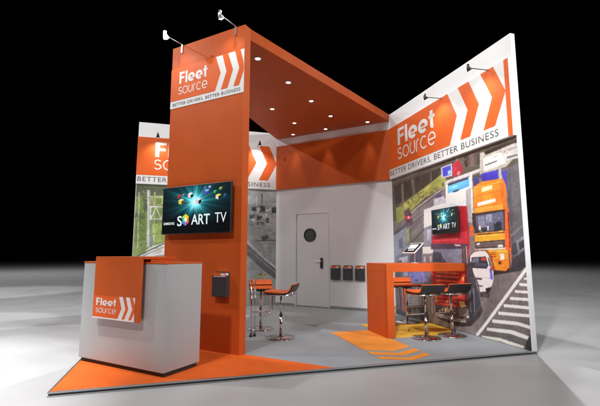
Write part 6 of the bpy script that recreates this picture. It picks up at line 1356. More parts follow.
 ((186, 192, 196), [2.54, 1.938, 2.596, 1.938, 2.593, 1.897, 2.543, 1.896], 0, 0.55),
 ((210, 214, 216), [2.788, 2.181, 2.844, 2.18, 2.839, 2.149, 2.791, 2.147], 0, 0.55),
 ((210, 214, 216), [2.825, 2.129, 2.841, 2.127, 2.839, 2.099, 2.827, 2.099], 0, 0.55),
 ((100, 106, 106), [2.884, 1.543, 2.939, 1.539, 2.936, 1.492, 2.891, 1.497], 0, 0.55),
 ((100, 106, 106), [2.505, 1.119, 2.587, 1.112, 2.584, 1.072, 2.508, 1.08], 0, 0.55),
 ((112, 120, 118), [2.581, 1.177, 2.662, 1.169, 2.661, 1.133, 2.584, 1.141], 0, 0.55),
 ((140, 146, 142), [2.934, 1.215, 2.99, 1.206, 2.986, 1.186, 2.94, 1.191], 0, 0.55),
 ((140, 146, 142), [2.625, 1.409, 2.691, 1.404, 2.68, 1.349, 2.628, 1.355], 0, 0.55),
 ((100, 106, 106), [2.903, 1.313, 2.954, 1.312, 2.945, 1.286, 2.905, 1.291], 0, 0.55),
 ((100, 106, 106), [2.765, 1.577, 2.907, 1.563, 2.905, 1.536, 2.768, 1.548], 0, 0.55),
 ((112, 120, 118), [2.861, 0.998, 2.906, 0.991, 2.9, 0.967, 2.864, 0.972], 0, 0.55),
 ((112, 120, 118), [2.903, 1.256, 2.947, 1.255, 2.939, 1.2, 2.906, 1.204], 0, 0.55),
 ((140, 146, 142), [2.519, 1.671, 2.564, 1.668, 2.56, 1.633, 2.525, 1.637], 0, 0.55),
 ((140, 146, 142), [2.475, 1.479, 2.517, 1.477, 2.51, 1.451, 2.481, 1.455], 0, 0.55),
 ((100, 106, 106), [2.822, 1.712, 2.958, 1.701, 2.935, 1.681, 2.827, 1.693], 0, 0.55),
 ((112, 120, 118), [2.758, 1.097, 2.783, 1.096, 2.784, 1.053, 2.76, 1.056], 0, 0.55),
 ((100, 106, 106), [2.887, 1.754, 2.911, 1.749, 2.911, 1.729, 2.891, 1.731], 0, 0.55),
 ((140, 146, 142), [2.765, 1.676, 2.802, 1.673, 2.802, 1.633, 2.768, 1.637], 0, 0.55),
 ((112, 120, 118), [2.7, 1.026, 2.788, 1.019, 2.78, 0.967, 2.707, 0.976], 0, 0.55),
 ((140, 146, 142), [2.876, 1.411, 2.93, 1.402, 2.921, 1.36, 2.882, 1.365], 0, 0.55),
 ((112, 120, 118), [2.896, 1.526, 2.954, 1.523, 2.95, 1.476, 2.903, 1.481], 0, 0.55),
 ((112, 120, 118), [2.733, 1.579, 2.805, 1.573, 2.792, 1.524, 2.739, 1.531], 0, 0.55),
 ((112, 120, 118), [2.869, 1.441, 3.022, 1.427, 3.017, 1.374, 2.869, 1.388], 0, 0.55),
 ((140, 146, 142), [2.527, 1.389, 2.627, 1.382, 2.608, 1.338, 2.534, 1.347], 0, 0.55),
 ((112, 120, 118), [2.611, 1.777, 2.681, 1.773, 2.668, 1.726, 2.616, 1.732], 0, 0.55),
 ((140, 146, 142), [2.866, 1.568, 2.91, 1.565, 2.902, 1.513, 2.873, 1.517], 0, 0.55),
 ((100, 106, 106), [2.519, 1.047, 2.619, 1.04, 2.614, 1.018, 2.521, 1.028], 0, 0.55),
 ((140, 146, 142), [2.931, 1.452, 3.007, 1.448, 2.996, 1.393, 2.935, 1.4], 0, 0.55),
 ((100, 106, 106), [2.851, 1.324, 2.928, 1.32, 2.913, 1.28, 2.854, 1.288], 0, 0.55),
 ((140, 146, 142), [2.638, 1.707, 2.664, 1.701, 2.663, 1.653, 2.645, 1.655], 0, 0.55),
 ((100, 106, 106), [2.578, 1.481, 2.66, 1.472, 2.656, 1.45, 2.58, 1.457], 0, 0.55),
 ((112, 120, 118), [2.665, 1.136, 2.804, 1.123, 2.78, 1.1, 2.67, 1.114], 0, 0.55),
 ((100, 106, 106), [2.656, 1.383, 2.743, 1.373, 2.737, 1.351, 2.66, 1.359], 0, 0.55),
 ((140, 146, 142), [2.757, 1.182, 2.791, 1.182, 2.786, 1.145, 2.761, 1.148], 0, 0.55),
 ((140, 146, 142), [2.766, 1.677, 2.797, 1.679, 2.796, 1.634, 2.769, 1.637], 0, 0.55),
 ((112, 120, 118), [2.727, 1.318, 2.76, 1.311, 2.755, 1.296, 2.731, 1.299], 0, 0.55),
 ((140, 146, 142), [2.644, 1.76, 2.766, 1.747, 2.764, 1.723, 2.651, 1.733], 0, 0.55),
 ((128, 150, 84), [0.263, 2.369, 0.279, 2.373, 0.28, 2.323, 0.271, 2.322], 0, 0.55),
 ((150, 172, 96), [0.472, 1.935, 0.491, 1.934, 0.491, 1.891, 0.477, 1.891], 0, 0.55),
 ((150, 172, 96), [0.549, 1.328, 0.593, 1.329, 0.588, 1.287, 0.557, 1.286], 0, 0.55),
 ((128, 150, 84), [0.464, 2.371, 0.485, 2.375, 0.485, 2.334, 0.471, 2.333], 0, 0.55),
 ((88, 104, 60), [0.484, 1.86, 0.528, 1.865, 0.523, 1.845, 0.491, 1.845], 0, 0.55),
 ((104, 128, 64), [0.099, 1.874, 0.141, 1.877, 0.137, 1.848, 0.104, 1.847], 0, 0.55),
 ((180, 190, 160), [0.606, 1.866, 0.626, 1.87, 0.624, 1.842, 0.61, 1.842], 0, 0.55),
 ((128, 150, 84), [0.593, 2.319, 0.613, 2.322, 0.614, 2.297, 0.596, 2.296], 0, 0.55),
 ((180, 190, 160), [0.597, 1.273, 0.614, 1.275, 0.615, 1.258, 0.601, 1.258], 0, 0.55),
 ((128, 150, 84), [0.444, 2.034, 0.468, 2.031, 0.469, 1.984, 0.45, 1.984], 0, 0.55),
 ((128, 150, 84), [0.371, 2.347, 0.401, 2.352, 0.402, 2.302, 0.376, 2.301], 0, 0.55),
 ((128, 150, 84), [0.012, 2.176, 0.029, 2.176, 0.03, 2.141, 0.018, 2.14], 0, 0.55),
 ((88, 104, 60), [0.535, 1.657, 0.577, 1.657, 0.571, 1.614, 0.537, 1.613], 0, 0.55),
 ((170, 190, 120), [0.077, 2.181, 0.104, 2.184, 0.104, 2.144, 0.082, 2.143], 0, 0.55),
 ((150, 172, 96), [0.536, 1.943, 0.582, 1.945, 0.582, 1.889, 0.543, 1.888], 0, 0.55),
 ((88, 104, 60), [0.373, 1.614, 0.406, 1.614, 0.406, 1.566, 0.376, 1.566], 0, 0.55),
 ((128, 150, 84), [0.141, 2.403, 0.195, 2.404, 0.193, 2.366, 0.145, 2.364], 0, 0.55),
 ((128, 150, 84), [0.171, 1.717, 0.208, 1.72, 0.209, 1.683, 0.174, 1.683], 0, 0.55),
 ((180, 190, 160), [0.083, 2.202, 0.113, 2.203, 0.112, 2.166, 0.086, 2.166], 0, 0.55),
 ((150, 172, 96), [0.211, 2.406, 0.243, 2.405, 0.238, 2.394, 0.213, 2.393], 0, 0.55),
 ((170, 190, 120), [0.58, 1.643, 0.595, 1.642, 0.595, 1.597, 0.584, 1.597], 0, 0.55),
 ((104, 128, 64), [0.097, 1.938, 0.126, 1.939, 0.125, 1.914, 0.1, 1.913], 0, 0.55),
 ((150, 172, 96), [0.512, 2.417, 0.533, 2.415, 0.533, 2.367, 0.519, 2.366], 0, 0.55),
 ((128, 150, 84), [0.353, 2.372, 0.376, 2.369, 0.373, 2.322, 0.355, 2.321], 0, 0.55),
 ((150, 172, 96), [0.129, 1.326, 0.152, 1.329, 0.152, 1.302, 0.134, 1.302], 0, 0.55),
 ((150, 172, 96), [0.225, 2.077, 0.24, 2.078, 0.24, 2.045, 0.23, 2.044], 0, 0.55),
 ((128, 150, 84), [0.516, 1.396, 0.539, 1.394, 0.539, 1.367, 0.52, 1.367], 0, 0.55),
 ((104, 128, 64), [0.19, 1.391, 0.232, 1.39, 0.228, 1.375, 0.191, 1.375], 0, 0.55),
 ((88, 104, 60), [0.613, 2.167, 0.663, 2.172, 0.664, 2.116, 0.615, 2.114], 0, 0.55),
 ((104, 128, 64), [0.085, 1.656, 0.116, 1.66, 0.112, 1.615, 0.088, 1.615], 0, 0.55),
 ((88, 104, 60), [0.5, 2.332, 0.529, 2.33, 0.528, 2.313, 0.505, 2.312], 0, 0.55),
 ((128, 150, 84), [0.669, 1.491, 0.68, 1.493, 0.68, 1.469, 0.673, 1.469], 0, 0.55),
 ((88, 104, 60), [0.525, 2.059, 0.567, 2.06, 0.566, 2.028, 0.529, 2.027], 0, 0.55),
 ((88, 104, 60), [0.441, 1.612, 0.485, 1.616, 0.481, 1.576, 0.447, 1.576], 0, 0.55),
 ((150, 172, 96), [0.544, 2.048, 0.59, 2.05, 0.582, 2.034, 0.547, 2.033], 0, 0.55),
 ((88, 104, 60), [0.148, 1.679, 0.183, 1.676, 0.182, 1.645, 0.153, 1.644], 0, 0.55),
 ((170, 190, 120), [0.35, 1.897, 0.387, 1.902, 0.382, 1.876, 0.354, 1.875], 0, 0.55),
 ((104, 128, 64), [0.061, 1.971, 0.103, 1.974, 0.1, 1.919, 0.066, 1.918], 0, 0.55),
 ((170, 190, 120), [0.147, 2.495, 0.17, 2.495, 0.169, 2.449, 0.153, 2.449], 0, 0.55),
 ((150, 172, 96), [0.468, 1.609, 0.497, 1.613, 0.497, 1.585, 0.471, 1.584], 0, 0.55),
 ((104, 128, 64), [0.419, 1.873, 0.431, 1.875, 0.432, 1.82, 0.425, 1.82], 0, 0.55),
 ((150, 172, 96), [0.385, 2.1, 0.415, 2.097, 0.415, 2.072, 0.389, 2.071], 0, 0.55),
 ((150, 172, 96), [0.493, 1.481, 0.508, 1.481, 0.509, 1.467, 0.496, 1.467], 0, 0.55),
 ((128, 150, 84), [0.13, 1.872, 0.142, 1.869, 0.142, 1.843, 0.132, 1.842], 0, 0.55),
 ((180, 190, 160), [0.625, 2.192, 0.659, 2.189, 0.66, 2.155, 0.628, 2.154], 0, 0.55),
 ((128, 150, 84), [0.523, 2.508, 0.546, 2.513, 0.543, 2.484, 0.527, 2.484], 0, 0.55),
 ((128, 150, 84), [0.342, 1.932, 0.376, 1.935, 0.372, 1.898, 0.344, 1.897], 0, 0.55),
 ((180, 190, 160), [0.69, 1.503, 0.716, 1.503, 0.714, 1.45, 0.695, 1.449], 0, 0.55),
 ((88, 104, 60), [0.675, 1.592, 0.707, 1.592, 0.707, 1.562, 0.676, 1.562], 0, 0.55),
 ((170, 190, 120), [0.663, 1.832, 0.713, 1.835, 0.709, 1.786, 0.671, 1.785], 0, 0.55),
 ((104, 128, 64), [0.164, 2.268, 0.197, 2.271, 0.197, 2.233, 0.171, 2.232], 0, 0.55),
 ((128, 150, 84), [0.574, 2.306, 0.585, 2.308, 0.585, 2.268, 0.578, 2.267], 0, 0.55),
 ((104, 128, 64), [0.121, 2.377, 0.145, 2.382, 0.144, 2.338, 0.126, 2.337], 0, 0.55),
 ((170, 190, 120), [0.657, 2.114, 0.68, 2.115, 0.677, 2.095, 0.66, 2.094], 0, 0.55),
 ((170, 190, 120), [0.29, 1.833, 0.33, 1.838, 0.33, 1.798, 0.295, 1.797], 0, 0.55),
 ((170, 190, 120), [0.212, 2.352, 0.243, 2.354, 0.239, 2.32, 0.219, 2.319], 0, 0.55),
 ((88, 104, 60), [0.346, 1.336, 0.37, 1.339, 0.368, 1.298, 0.351, 1.298], 0, 0.55),
 ((88, 104, 60), [0.53, 2.224, 0.556, 2.221, 0.555, 2.174, 0.536, 2.174], 0, 0.55),
 ((128, 150, 84), [0.565, 2.268, 0.586, 2.272, 0.584, 2.253, 0.569, 2.253], 0, 0.55),
 ((88, 104, 60), [0.672, 1.402, 0.702, 1.402, 0.698, 1.364, 0.677, 1.364], 0, 0.55),
 ((128, 150, 84), [0.4, 2.264, 0.444, 2.264, 0.439, 2.211, 0.408, 2.21], 0, 0.55),
 ((88, 104, 60), [0.142, 1.369, 0.181, 1.373, 0.181, 1.325, 0.144, 1.325], 0, 0.55),
 ((170, 190, 120), [0.493, 1.31, 0.504, 1.308, 0.505, 1.257, 0.501, 1.256], 0, 0.55),
 ((104, 128, 64), [-0.001, 1.702, 0.033, 1.7, 0.033, 1.665, 0.005, 1.665], 0, 0.55),
 ((128, 150, 84), [0.18, 2.173, 0.225, 2.171, 0.216, 2.16, 0.185, 2.159], 0, 0.55),
 ((180, 190, 160), [0.026, 1.946, 0.065, 1.947, 0.066, 1.898, 0.029, 1.897], 0, 0.55),
 ((180, 190, 160), [0.581, 2.184, 0.604, 2.184, 0.602, 2.148, 0.588, 2.148], 0, 0.55),
 ((88, 104, 60), [0.051, 2.095, 0.061, 2.094, 0.062, 2.065, 0.057, 2.065], 0, 0.55),
 ((128, 150, 84), [0.648, 1.295, 0.662, 1.291, 0.661, 1.273, 0.654, 1.273], 0, 0.55),
 ((128, 150, 84), [0.227, 1.668, 0.253, 1.668, 0.253, 1.647, 0.23, 1.647], 0, 0.55),
 ((128, 150, 84), [0.278, 1.568, 0.311, 1.567, 0.309, 1.543, 0.281, 1.543], 0, 0.55),
 ((150, 172, 96), [0.346, 2.424, 0.362, 2.422, 0.36, 2.406, 0.351, 2.406], 0, 0.55),
 ((88, 104, 60), [-0.027, 2.46, -0.014, 2.46, -0.014, 2.425, -0.024, 2.425], 0, 0.55),
 ((128, 150, 84), [0.103, 1.415, 0.133, 1.412, 0.131, 1.396, 0.109, 1.396], 0, 0.55),
 ((88, 104, 60), [0.112, 2.221, 0.132, 2.221, 0.133, 2.181, 0.116, 2.18], 0, 0.55),
 ((104, 128, 64), [0.01, 1.271, 0.054, 1.269, 0.051, 1.254, 0.016, 1.254], 0, 0.55),
 ((170, 190, 120), [0.069, 2.305, 0.101, 2.311, 0.098, 2.259, 0.073, 2.258], 0, 0.55),
 ((128, 150, 84), [0.197, 1.985, 0.222, 1.984, 0.22, 1.972, 0.198, 1.971], 0, 0.55),
 ((104, 128, 64), [0.163, 1.371, 0.193, 1.375, 0.192, 1.325, 0.169, 1.325], 0, 0.55),
 ((88, 104, 60), [0.049, 2.102, 0.08, 2.1, 0.079, 2.063, 0.054, 2.063], 0, 0.55),
 ((150, 172, 96), [0.118, 1.781, 0.162, 1.785, 0.159, 1.732, 0.121, 1.731], 0, 0.55),
 ((128, 150, 84), [0.593, 1.478, 0.637, 1.479, 0.631, 1.426, 0.598, 1.425], 0, 0.55),
 ((128, 150, 84), [0.148, 1.988, 0.174, 1.992, 0.173, 1.969, 0.149, 1.969], 0, 0.55),
 ((104, 128, 64), [0.531, 1.634, 0.579, 1.637, 0.573, 1.581, 0.533, 1.581], 0, 0.55),
 ((88, 104, 60), [0.243, 1.39, 0.282, 1.386, 0.275, 1.368, 0.248, 1.368], 0, 0.55),
 ((88, 104, 60), [0.402, 1.3, 0.445, 1.301, 0.446, 1.272, 0.405, 1.272], 0, 0.55),
 ((104, 128, 64), [0.489, 1.8, 0.516, 1.798, 0.516, 1.758, 0.495, 1.757], 0, 0.55),
 ((88, 104, 60), [0.446, 1.299, 0.489, 1.3, 0.489, 1.278, 0.449, 1.278], 0, 0.55),
 ((128, 150, 84), [0.316, 1.58, 0.329, 1.578, 0.33, 1.55, 0.323, 1.55], 0, 0.55),
 ((170, 190, 120), [0.521, 2.188, 0.558, 2.189, 0.556, 2.136, 0.527, 2.135], 0, 0.55),
 ((104, 128, 64), [0.112, 1.454, 0.133, 1.455, 0.134, 1.439, 0.115, 1.438], 0, 0.55),
 ((150, 172, 96), [0.16, 2.081, 0.194, 2.078, 0.191, 2.042, 0.164, 2.042], 0, 0.55),
 ((104, 128, 64), [0.213, 1.57, 0.24, 1.566, 0.24, 1.558, 0.215, 1.557], 0, 0.55),
 ((150, 172, 96), [0.185, 2.348, 0.216, 2.348, 0.215, 2.314, 0.191, 2.313], 0, 0.55),
 ((150, 172, 96), [0.181, 2.47, 0.227, 2.468, 0.223, 2.434, 0.186, 2.432], 0, 0.55),
 ((104, 128, 64), [0.31, 2.037, 0.342, 2.041, 0.339, 2.003, 0.314, 2.003], 0, 0.55),
 ((170, 190, 120), [0.642, 2.386, 0.66, 2.386, 0.659, 2.37, 0.644, 2.369], 0, 0.55),
 ((150, 172, 96), [0.044, 1.538, 0.059, 1.535, 0.058, 1.517, 0.047, 1.516], 0, 0.55),
 ((88, 104, 60), [0.082, 1.878, 0.096, 1.878, 0.098, 1.829, 0.086, 1.829], 0, 0.55),
 ((104, 128, 64), [0.132, 2.506, 0.156, 2.507, 0.156, 2.463, 0.139, 2.463], 0, 0.55),
 ((104, 128, 64), [0.648, 1.765, 0.66, 1.764, 0.66, 1.745, 0.654, 1.745], 0, 0.55),
 ((128, 150, 84), [0.624, 2.361, 0.636, 2.363, 0.638, 2.315, 0.631, 2.314], 0, 0.55),
 ((128, 150, 84), [0.646, 1.268, 0.66, 1.265, 0.661, 1.236, 0.648, 1.236], 0, 0.55),
 ((128, 150, 84), [0.177, 1.28, 0.193, 1.281, 0.193, 1.261, 0.182, 1.261], 0, 0.55),
 ((150, 172, 96), [0.093, 2.154, 0.147, 2.159, 0.139, 2.117, 0.101, 2.115], 0, 0.55),
 ((180, 190, 160), [0.104, 1.571, 0.119, 1.575, 0.119, 1.545, 0.111, 1.545], 0, 0.55),
 ((150, 172, 96), [0.236, 1.603, 0.248, 1.603, 0.249, 1.568, 0.242, 1.568], 0, 0.55),
 ((104, 128, 64), [0.033, 2.091, 0.047, 2.093, 0.048, 2.064, 0.04, 2.064], 0, 0.55),
 ((170, 190, 120), [0.673, 1.421, 0.687, 1.417, 0.687, 1.376, 0.677, 1.376], 0, 0.55),
 ((180, 190, 160), [0.138, 1.632, 0.15, 1.636, 0.15, 1.587, 0.146, 1.587], 0, 0.55),
 ((104, 128, 64), [0.145, 2.175, 0.193, 2.176, 0.191, 2.13, 0.147, 2.129], 0, 0.55),
 ((104, 128, 64), [0.405, 1.736, 0.444, 1.739, 0.437, 1.719, 0.41, 1.719], 0, 0.55),
 ((150, 172, 96), [0.191, 1.583, 0.217, 1.582, 0.214, 1.55, 0.196, 1.55], 0, 0.55),
 ((180, 190, 160), [0.566, 2.054, 0.593, 2.056, 0.59, 2.0, 0.574, 1.999], 0, 0.55),
 ((88, 104, 60), [0.354, 2.508, 0.369, 2.508, 0.369, 2.484, 0.358, 2.484], 0, 0.55),
 ((104, 128, 64), [0.403, 2.152, 0.423, 2.154, 0.424, 2.117, 0.406, 2.117], 0, 0.55),
 ((128, 150, 84), [0.184, 2.34, 0.205, 2.345, 0.205, 2.312, 0.185, 2.312], 0, 0.55),
 ((104, 128, 64), [0.583, 1.656, 0.608, 1.657, 0.606, 1.614, 0.586, 1.614], 0, 0.55),
 ((128, 150, 84), [0.312, 1.516, 0.328, 1.515, 0.329, 1.468, 0.32, 1.468], 0, 0.55),
 ((170, 190, 120), [0.385, 1.35, 0.413, 1.354, 0.414, 1.326, 0.389, 1.326], 0, 0.55),
 ((150, 156, 146), [0.446, 0.935, 0.457, 0.935, 0.457, 0.91, 0.448, 0.907], 0, 0.55),
 ((180, 176, 172), [0.068, 0.893, 0.118, 0.909, 0.114, 0.882, 0.069, 0.866], 0, 0.55),
 ((180, 176, 172), [0.211, 1.042, 0.236, 1.048, 0.237, 1.015, 0.218, 1.007], 0, 0.55),
 ((150, 156, 146), [0.874, 1.114, 0.894, 1.119, 0.892, 1.084, 0.879, 1.077], 0, 0.55),
 ((150, 156, 146), [0.484, 1.196, 0.575, 1.222, 0.56, 1.19, 0.489, 1.161], 0, 0.55),
 ((226, 222, 222), [0.256, 1.06, 0.278, 1.064, 0.275, 1.053, 0.258, 1.046], 0, 0.55),
 ((180, 176, 172), [0.164, 0.898, 0.198, 0.91, 0.198, 0.886, 0.17, 0.875], 0, 0.55),
 ((150, 156, 146), [1.13, 1.218, 1.156, 1.224, 1.154, 1.205, 1.133, 1.197], 0, 0.55),
 ((226, 222, 222), [0.573, 1.047, 0.589, 1.053, 0.589, 1.026, 0.577, 1.02], 0, 0.55),
 ((180, 176, 172), [0.107, 0.854, 0.131, 0.859, 0.13, 0.847, 0.108, 0.839], 0, 0.55),
 ((180, 176, 172), [0.95, 1.194, 0.998, 1.213, 0.994, 1.181, 0.956, 1.166], 0, 0.55),
 ((180, 176, 172), [0.397, 1.169, 0.478, 1.196, 0.472, 1.169, 0.399, 1.143], 0, 0.55),
 ((180, 176, 172), [0.474, 1.216, 0.577, 1.249, 0.562, 1.217, 0.478, 1.184], 0, 0.55),
 ((226, 222, 222), [0.166, 1.082, 0.236, 1.102, 0.235, 1.084, 0.169, 1.061], 0, 0.55),
 ((150, 156, 146), [0.039, 0.98, 0.095, 0.998, 0.091, 0.969, 0.045, 0.951], 0, 0.55),
 ((150, 156, 146), [0.113, 1.007, 0.159, 1.019, 0.158, 0.995, 0.115, 0.98], 0, 0.55),
 ((180, 176, 172), [0.057, 0.911, 0.091, 0.926, 0.088, 0.893, 0.058, 0.882], 0, 0.55),
 ((180, 176, 172), [0.683, 1.01, 0.723, 1.021, 0.721, 1.002, 0.685, 0.989], 0, 0.55),
 ((150, 156, 146), [0.922, 1.164, 0.975, 1.18, 0.975, 1.158, 0.928, 1.142], 0, 0.55),
 ((180, 176, 172), [0.44, 1.215, 0.5, 1.234, 0.492, 1.202, 0.446, 1.183], 0, 0.55),
 ((150, 156, 146), [0.682, 0.998, 0.702, 1.003, 0.702, 0.985, 0.684, 0.979], 0, 0.55),
 ((226, 222, 222), [1.031, 1.115, 1.111, 1.142, 1.104, 1.099, 1.038, 1.074], 0, 0.55),
 ((150, 156, 146), [1.317, 1.258, 1.389, 1.277, 1.386, 1.265, 1.32, 1.243], 0, 0.55),
 ((180, 176, 172), [1.346, 1.491, 1.362, 1.497, 1.36, 1.48, 1.351, 1.475], 0, 0.55),
 ((150, 156, 146), [0.721, 1.119, 0.755, 1.128, 0.754, 1.089, 0.729, 1.078], 0, 0.55),
 ((150, 156, 146), [0.29, 1.013, 0.308, 1.015, 0.305, 1.005, 0.296, 0.999], 0, 0.55),
 ((150, 156, 146), [0.086, 0.913, 0.102, 0.919, 0.101, 0.894, 0.089, 0.889], 0, 0.55),
 ((226, 222, 222), [0.701, 1.217, 0.737, 1.225, 0.732, 1.212, 0.703, 1.2], 0, 0.55),
 ((180, 176, 172), [0.477, 0.984, 0.523, 1.0, 0.521, 0.959, 0.481, 0.945], 0, 0.55),
 ((226, 222, 222), [0.902, 1.242, 0.937, 1.254, 0.936, 1.227, 0.909, 1.216], 0, 0.55),
]

# ------------------------------------------------------------------ setting
WI, WO, YB, YO, SD, H = 4.98, 5.05, 5.07, 5.15, 8.12, 4.0
DB = SD*S2     # distance of the diagonal wall's front plane along (1,1)
PF = 0.04      # top of the stand floor
# hall floor
b = MB(); b.add([(-150,-60,0),(150,-60,0),(150,200,0),(-150,200,0)], [(0,1,2,3)], 'dark')
fl = b.build('floor'); tag(fl, 'pale grey polished hall floor running back into darkness', kind='structure')
m = mat('polished_concrete', (0.50, 0.50, 0.505), 0.42, var=.07, scale=1.3, bump=.03, bscale=14, spec=.35); fl.data.materials.clear(); fl.data.materials.append(m)

# raised stand floor: deck, carpets, aluminium edge
b = MB(); b.box((0.012,0.012,0.002),(WO-.012,YO-.012,PF-.004),'carpet_grey')
deck = b.build('stand_floor'); tag(deck, 'low square stand platform with grey carpet', kind='structure')
b = MB()
for z0, z1, off, k in ((.001,.012,0,'steel'),(.012,.028,.006,'groove'),(.028,PF+.002,0,'steel')):
    b.box((off,off,z0),(WO-off,.012,z1),k); b.box((off,.012,z0),(.012,YO-.012,z1),k)
    b.box((off,YO-.012,z0),(WO-off,YO-off,z1),k); b.box((WO-.012,.012,z0),(WO-off,YO-.012,z1),k)
e = b.build('platform_edge'); tag(e, 'thin aluminium trim with dark groove round the platform', kind='structure')
b = MB(); b.prism([(.014,.014),(2.52,.014),(.014,2.52)], PF-.003, PF, 'carpet_orange')
tag(b.build('orange_carpet'), 'bright orange carpet triangle under counter and tower', kind='structure')
def chev(x0, x1, ym, yt, th):
    xm = (x0+x1)/2; return [(x0,ym),(xm,yt),(x1,ym),(x1,ym+th),(xm,yt+th),(x0,ym+th)]
b = MB(); b.prism([(3.12,.62),(3.43,.47),(3.74,.62),(3.74,1.72),(3.12,1.72)], PF-.003, PF, 'carpet_amber')
b.prism(chev(3.12,3.74,.40,.25,.13), PF-.003, PF, 'carpet_amber'); b.prism(chev(3.12,3.74,.20,.05,.11), PF-.003, PF, 'carpet_amber')
tag(b.build('arrow_carpet'), 'amber chevron carpet pointing to the front edge', kind='structure')
b = MB(); b.prism([(3.80,1.12),(4.66,1.12),(4.97,1.45),(4.97,2.2),(3.80,2.2)], PF-.003, PF, 'carpet_yellow_shade')
tag(b.build('yellow_shade_carpet'), 'mustard yellow carpet patch under the bar stools', kind='structure')

# frames: right wall seen from inside (u runs from its front end backwards = +y, drawn mirrored), back wall, diagonal wall, tower face
FR_R = (Vector((WI,0,0)), Vector((0,1,0)), Vector((0,0,1)), Vector((-1,0,0)))
FR_B = (Vector((0,YB,0)), Vector((1,0,0)), Vector((0,0,1)), Vector((0,-1,0)))
FR_D = (Vector((SD/2,SD/2,0)), Vector((S2,-S2,0)), Vector((0,0,1)), Vector((-S2,-S2,0)))
FR_T = (Vector((1.21,1.21,0)), Vector((S2,-S2,0)), Vector((0,0,1)), Vector((-S2,-S2,0)))

# ------------------------------------------------------------------ walls
HZ0, HZ1 = 2.64, 3.66
rw = thing('graphic_wall', 'tall white right-hand wall printed with lorries and cars in motorway traffic', 'wall', (WO,YB/2,PF))
def child(o):   # keep world coordinates when parenting to a thing placed at its base
    o.matrix_parent_inverse = o.parent.matrix_basis.inverted(); return o
def kids(t):
    for o in list(bpy.data.objects):
        if o.parent is t: child(o)
b = MB(); b.box((WI,0,PF),(WO,YO,H),'white'); b.build('wall_panel', rw, .004)
print_sheet('printed_graphic', FR_R, .012, PF+.002, SD-YB+.085-.001, HZ0+.01, .0045, photo(MURAL_ROAD, 3), .002, rw)
kids(rw)
bw = thing('graphic_wall', 'white back wall printed with a road gantry in green trees and grey pipework', 'wall', (WO/2,YB,PF))
b = MB(); b.box((0,YB,PF),(WI-.001,YO,H),'white'); b.build('wall_panel', bw, .004)
print_sheet('printed_graphic', FR_B, .012, PF+.002, SD-YB-.002, HZ0+.01, .006, photo(MURAL_GANTRY, 5, n=2, amp=.16, gain=1.12, sat=.85), .002, bw)
kids(bw)

# storage room wall with door
dw = thing('storage_wall', 'white diagonal wall with door closing off the back corner', 'wall', (SD/2,SD/2,PF))
b = MB(); x0, x1 = SD-YB, WI
D0, D1, DZ = -.90, -.115, 2.05
for (u0,u1,z0,z1) in ((-1.43,D0,PF,H),(D1,1.292,PF,H),(D0,D1,DZ,H)):
    b.frect(FR_D, u0, z0, u1, z1, -.07, 0, 'white')
b.build('wall_panel', dw)
b = MB(); b.frect(FR_D, D0+.006, PF+.012, D1-.006, DZ-.006, -.045, -.008, 'white'); door = b.build('door', dw, .003)
b = MB()
for (u0,u1,z0,z1) in ((D0-.03,D0+.004,PF,DZ+.03),(D1-.004,D1+.022,PF,DZ+.03),(D0+.004,D1-.004,DZ-.004,DZ+.03)): b.frect(FR_D,u0,z0,u1,z1,.0005,.010,'white')
b.build('door_frame', dw, .002)
wc = FR_D[0]+FR_D[1]*(-.555); WZ = 1.575
ring = [tuple(wc+FR_D[1]*(math.cos(a)*.135)+Vector((0,0,WZ+math.sin(a)*.135))+FR_D[3]*-.002) for a in [2*math.pi*i/40 for i in range(40)]]
b = MB(); b.tube(ring, .016, 'dark', closed=True); wr = b.build('window_frame', door)
b = MB(); b.fprism(FR_D, [(-.555+math.cos(2*math.pi*i/40)*.13, WZ+math.sin(2*math.pi*i/40)*.13) for i in range(40)], -.007, -.003, 'glass'); b.build('window_pane', door)
b = MB(); b.frect(FR_D, -.30, .86, -.245, 1.08, -.007, .022, 'dark'); b.build('keypad', door, .006)
b = MB(); b.frect(FR_D, -.42, 1.005, -.26, 1.022, .025, .042, 'steel'); b.frect(FR_D, -.285,1.0,-.262,1.026,-.006,.03,'dark'); b.build('door_handle', door, .005)
b = MB(); b.frect(FR_D, -1.42, PF, D0-.03, PF+.05, .0005, .008, 'steel'); b.frect(FR_D, D1+.022, PF, 1.28, PF+.05, .0005, .008, 'steel'); b.build('skirting', dw)
kids(dw)

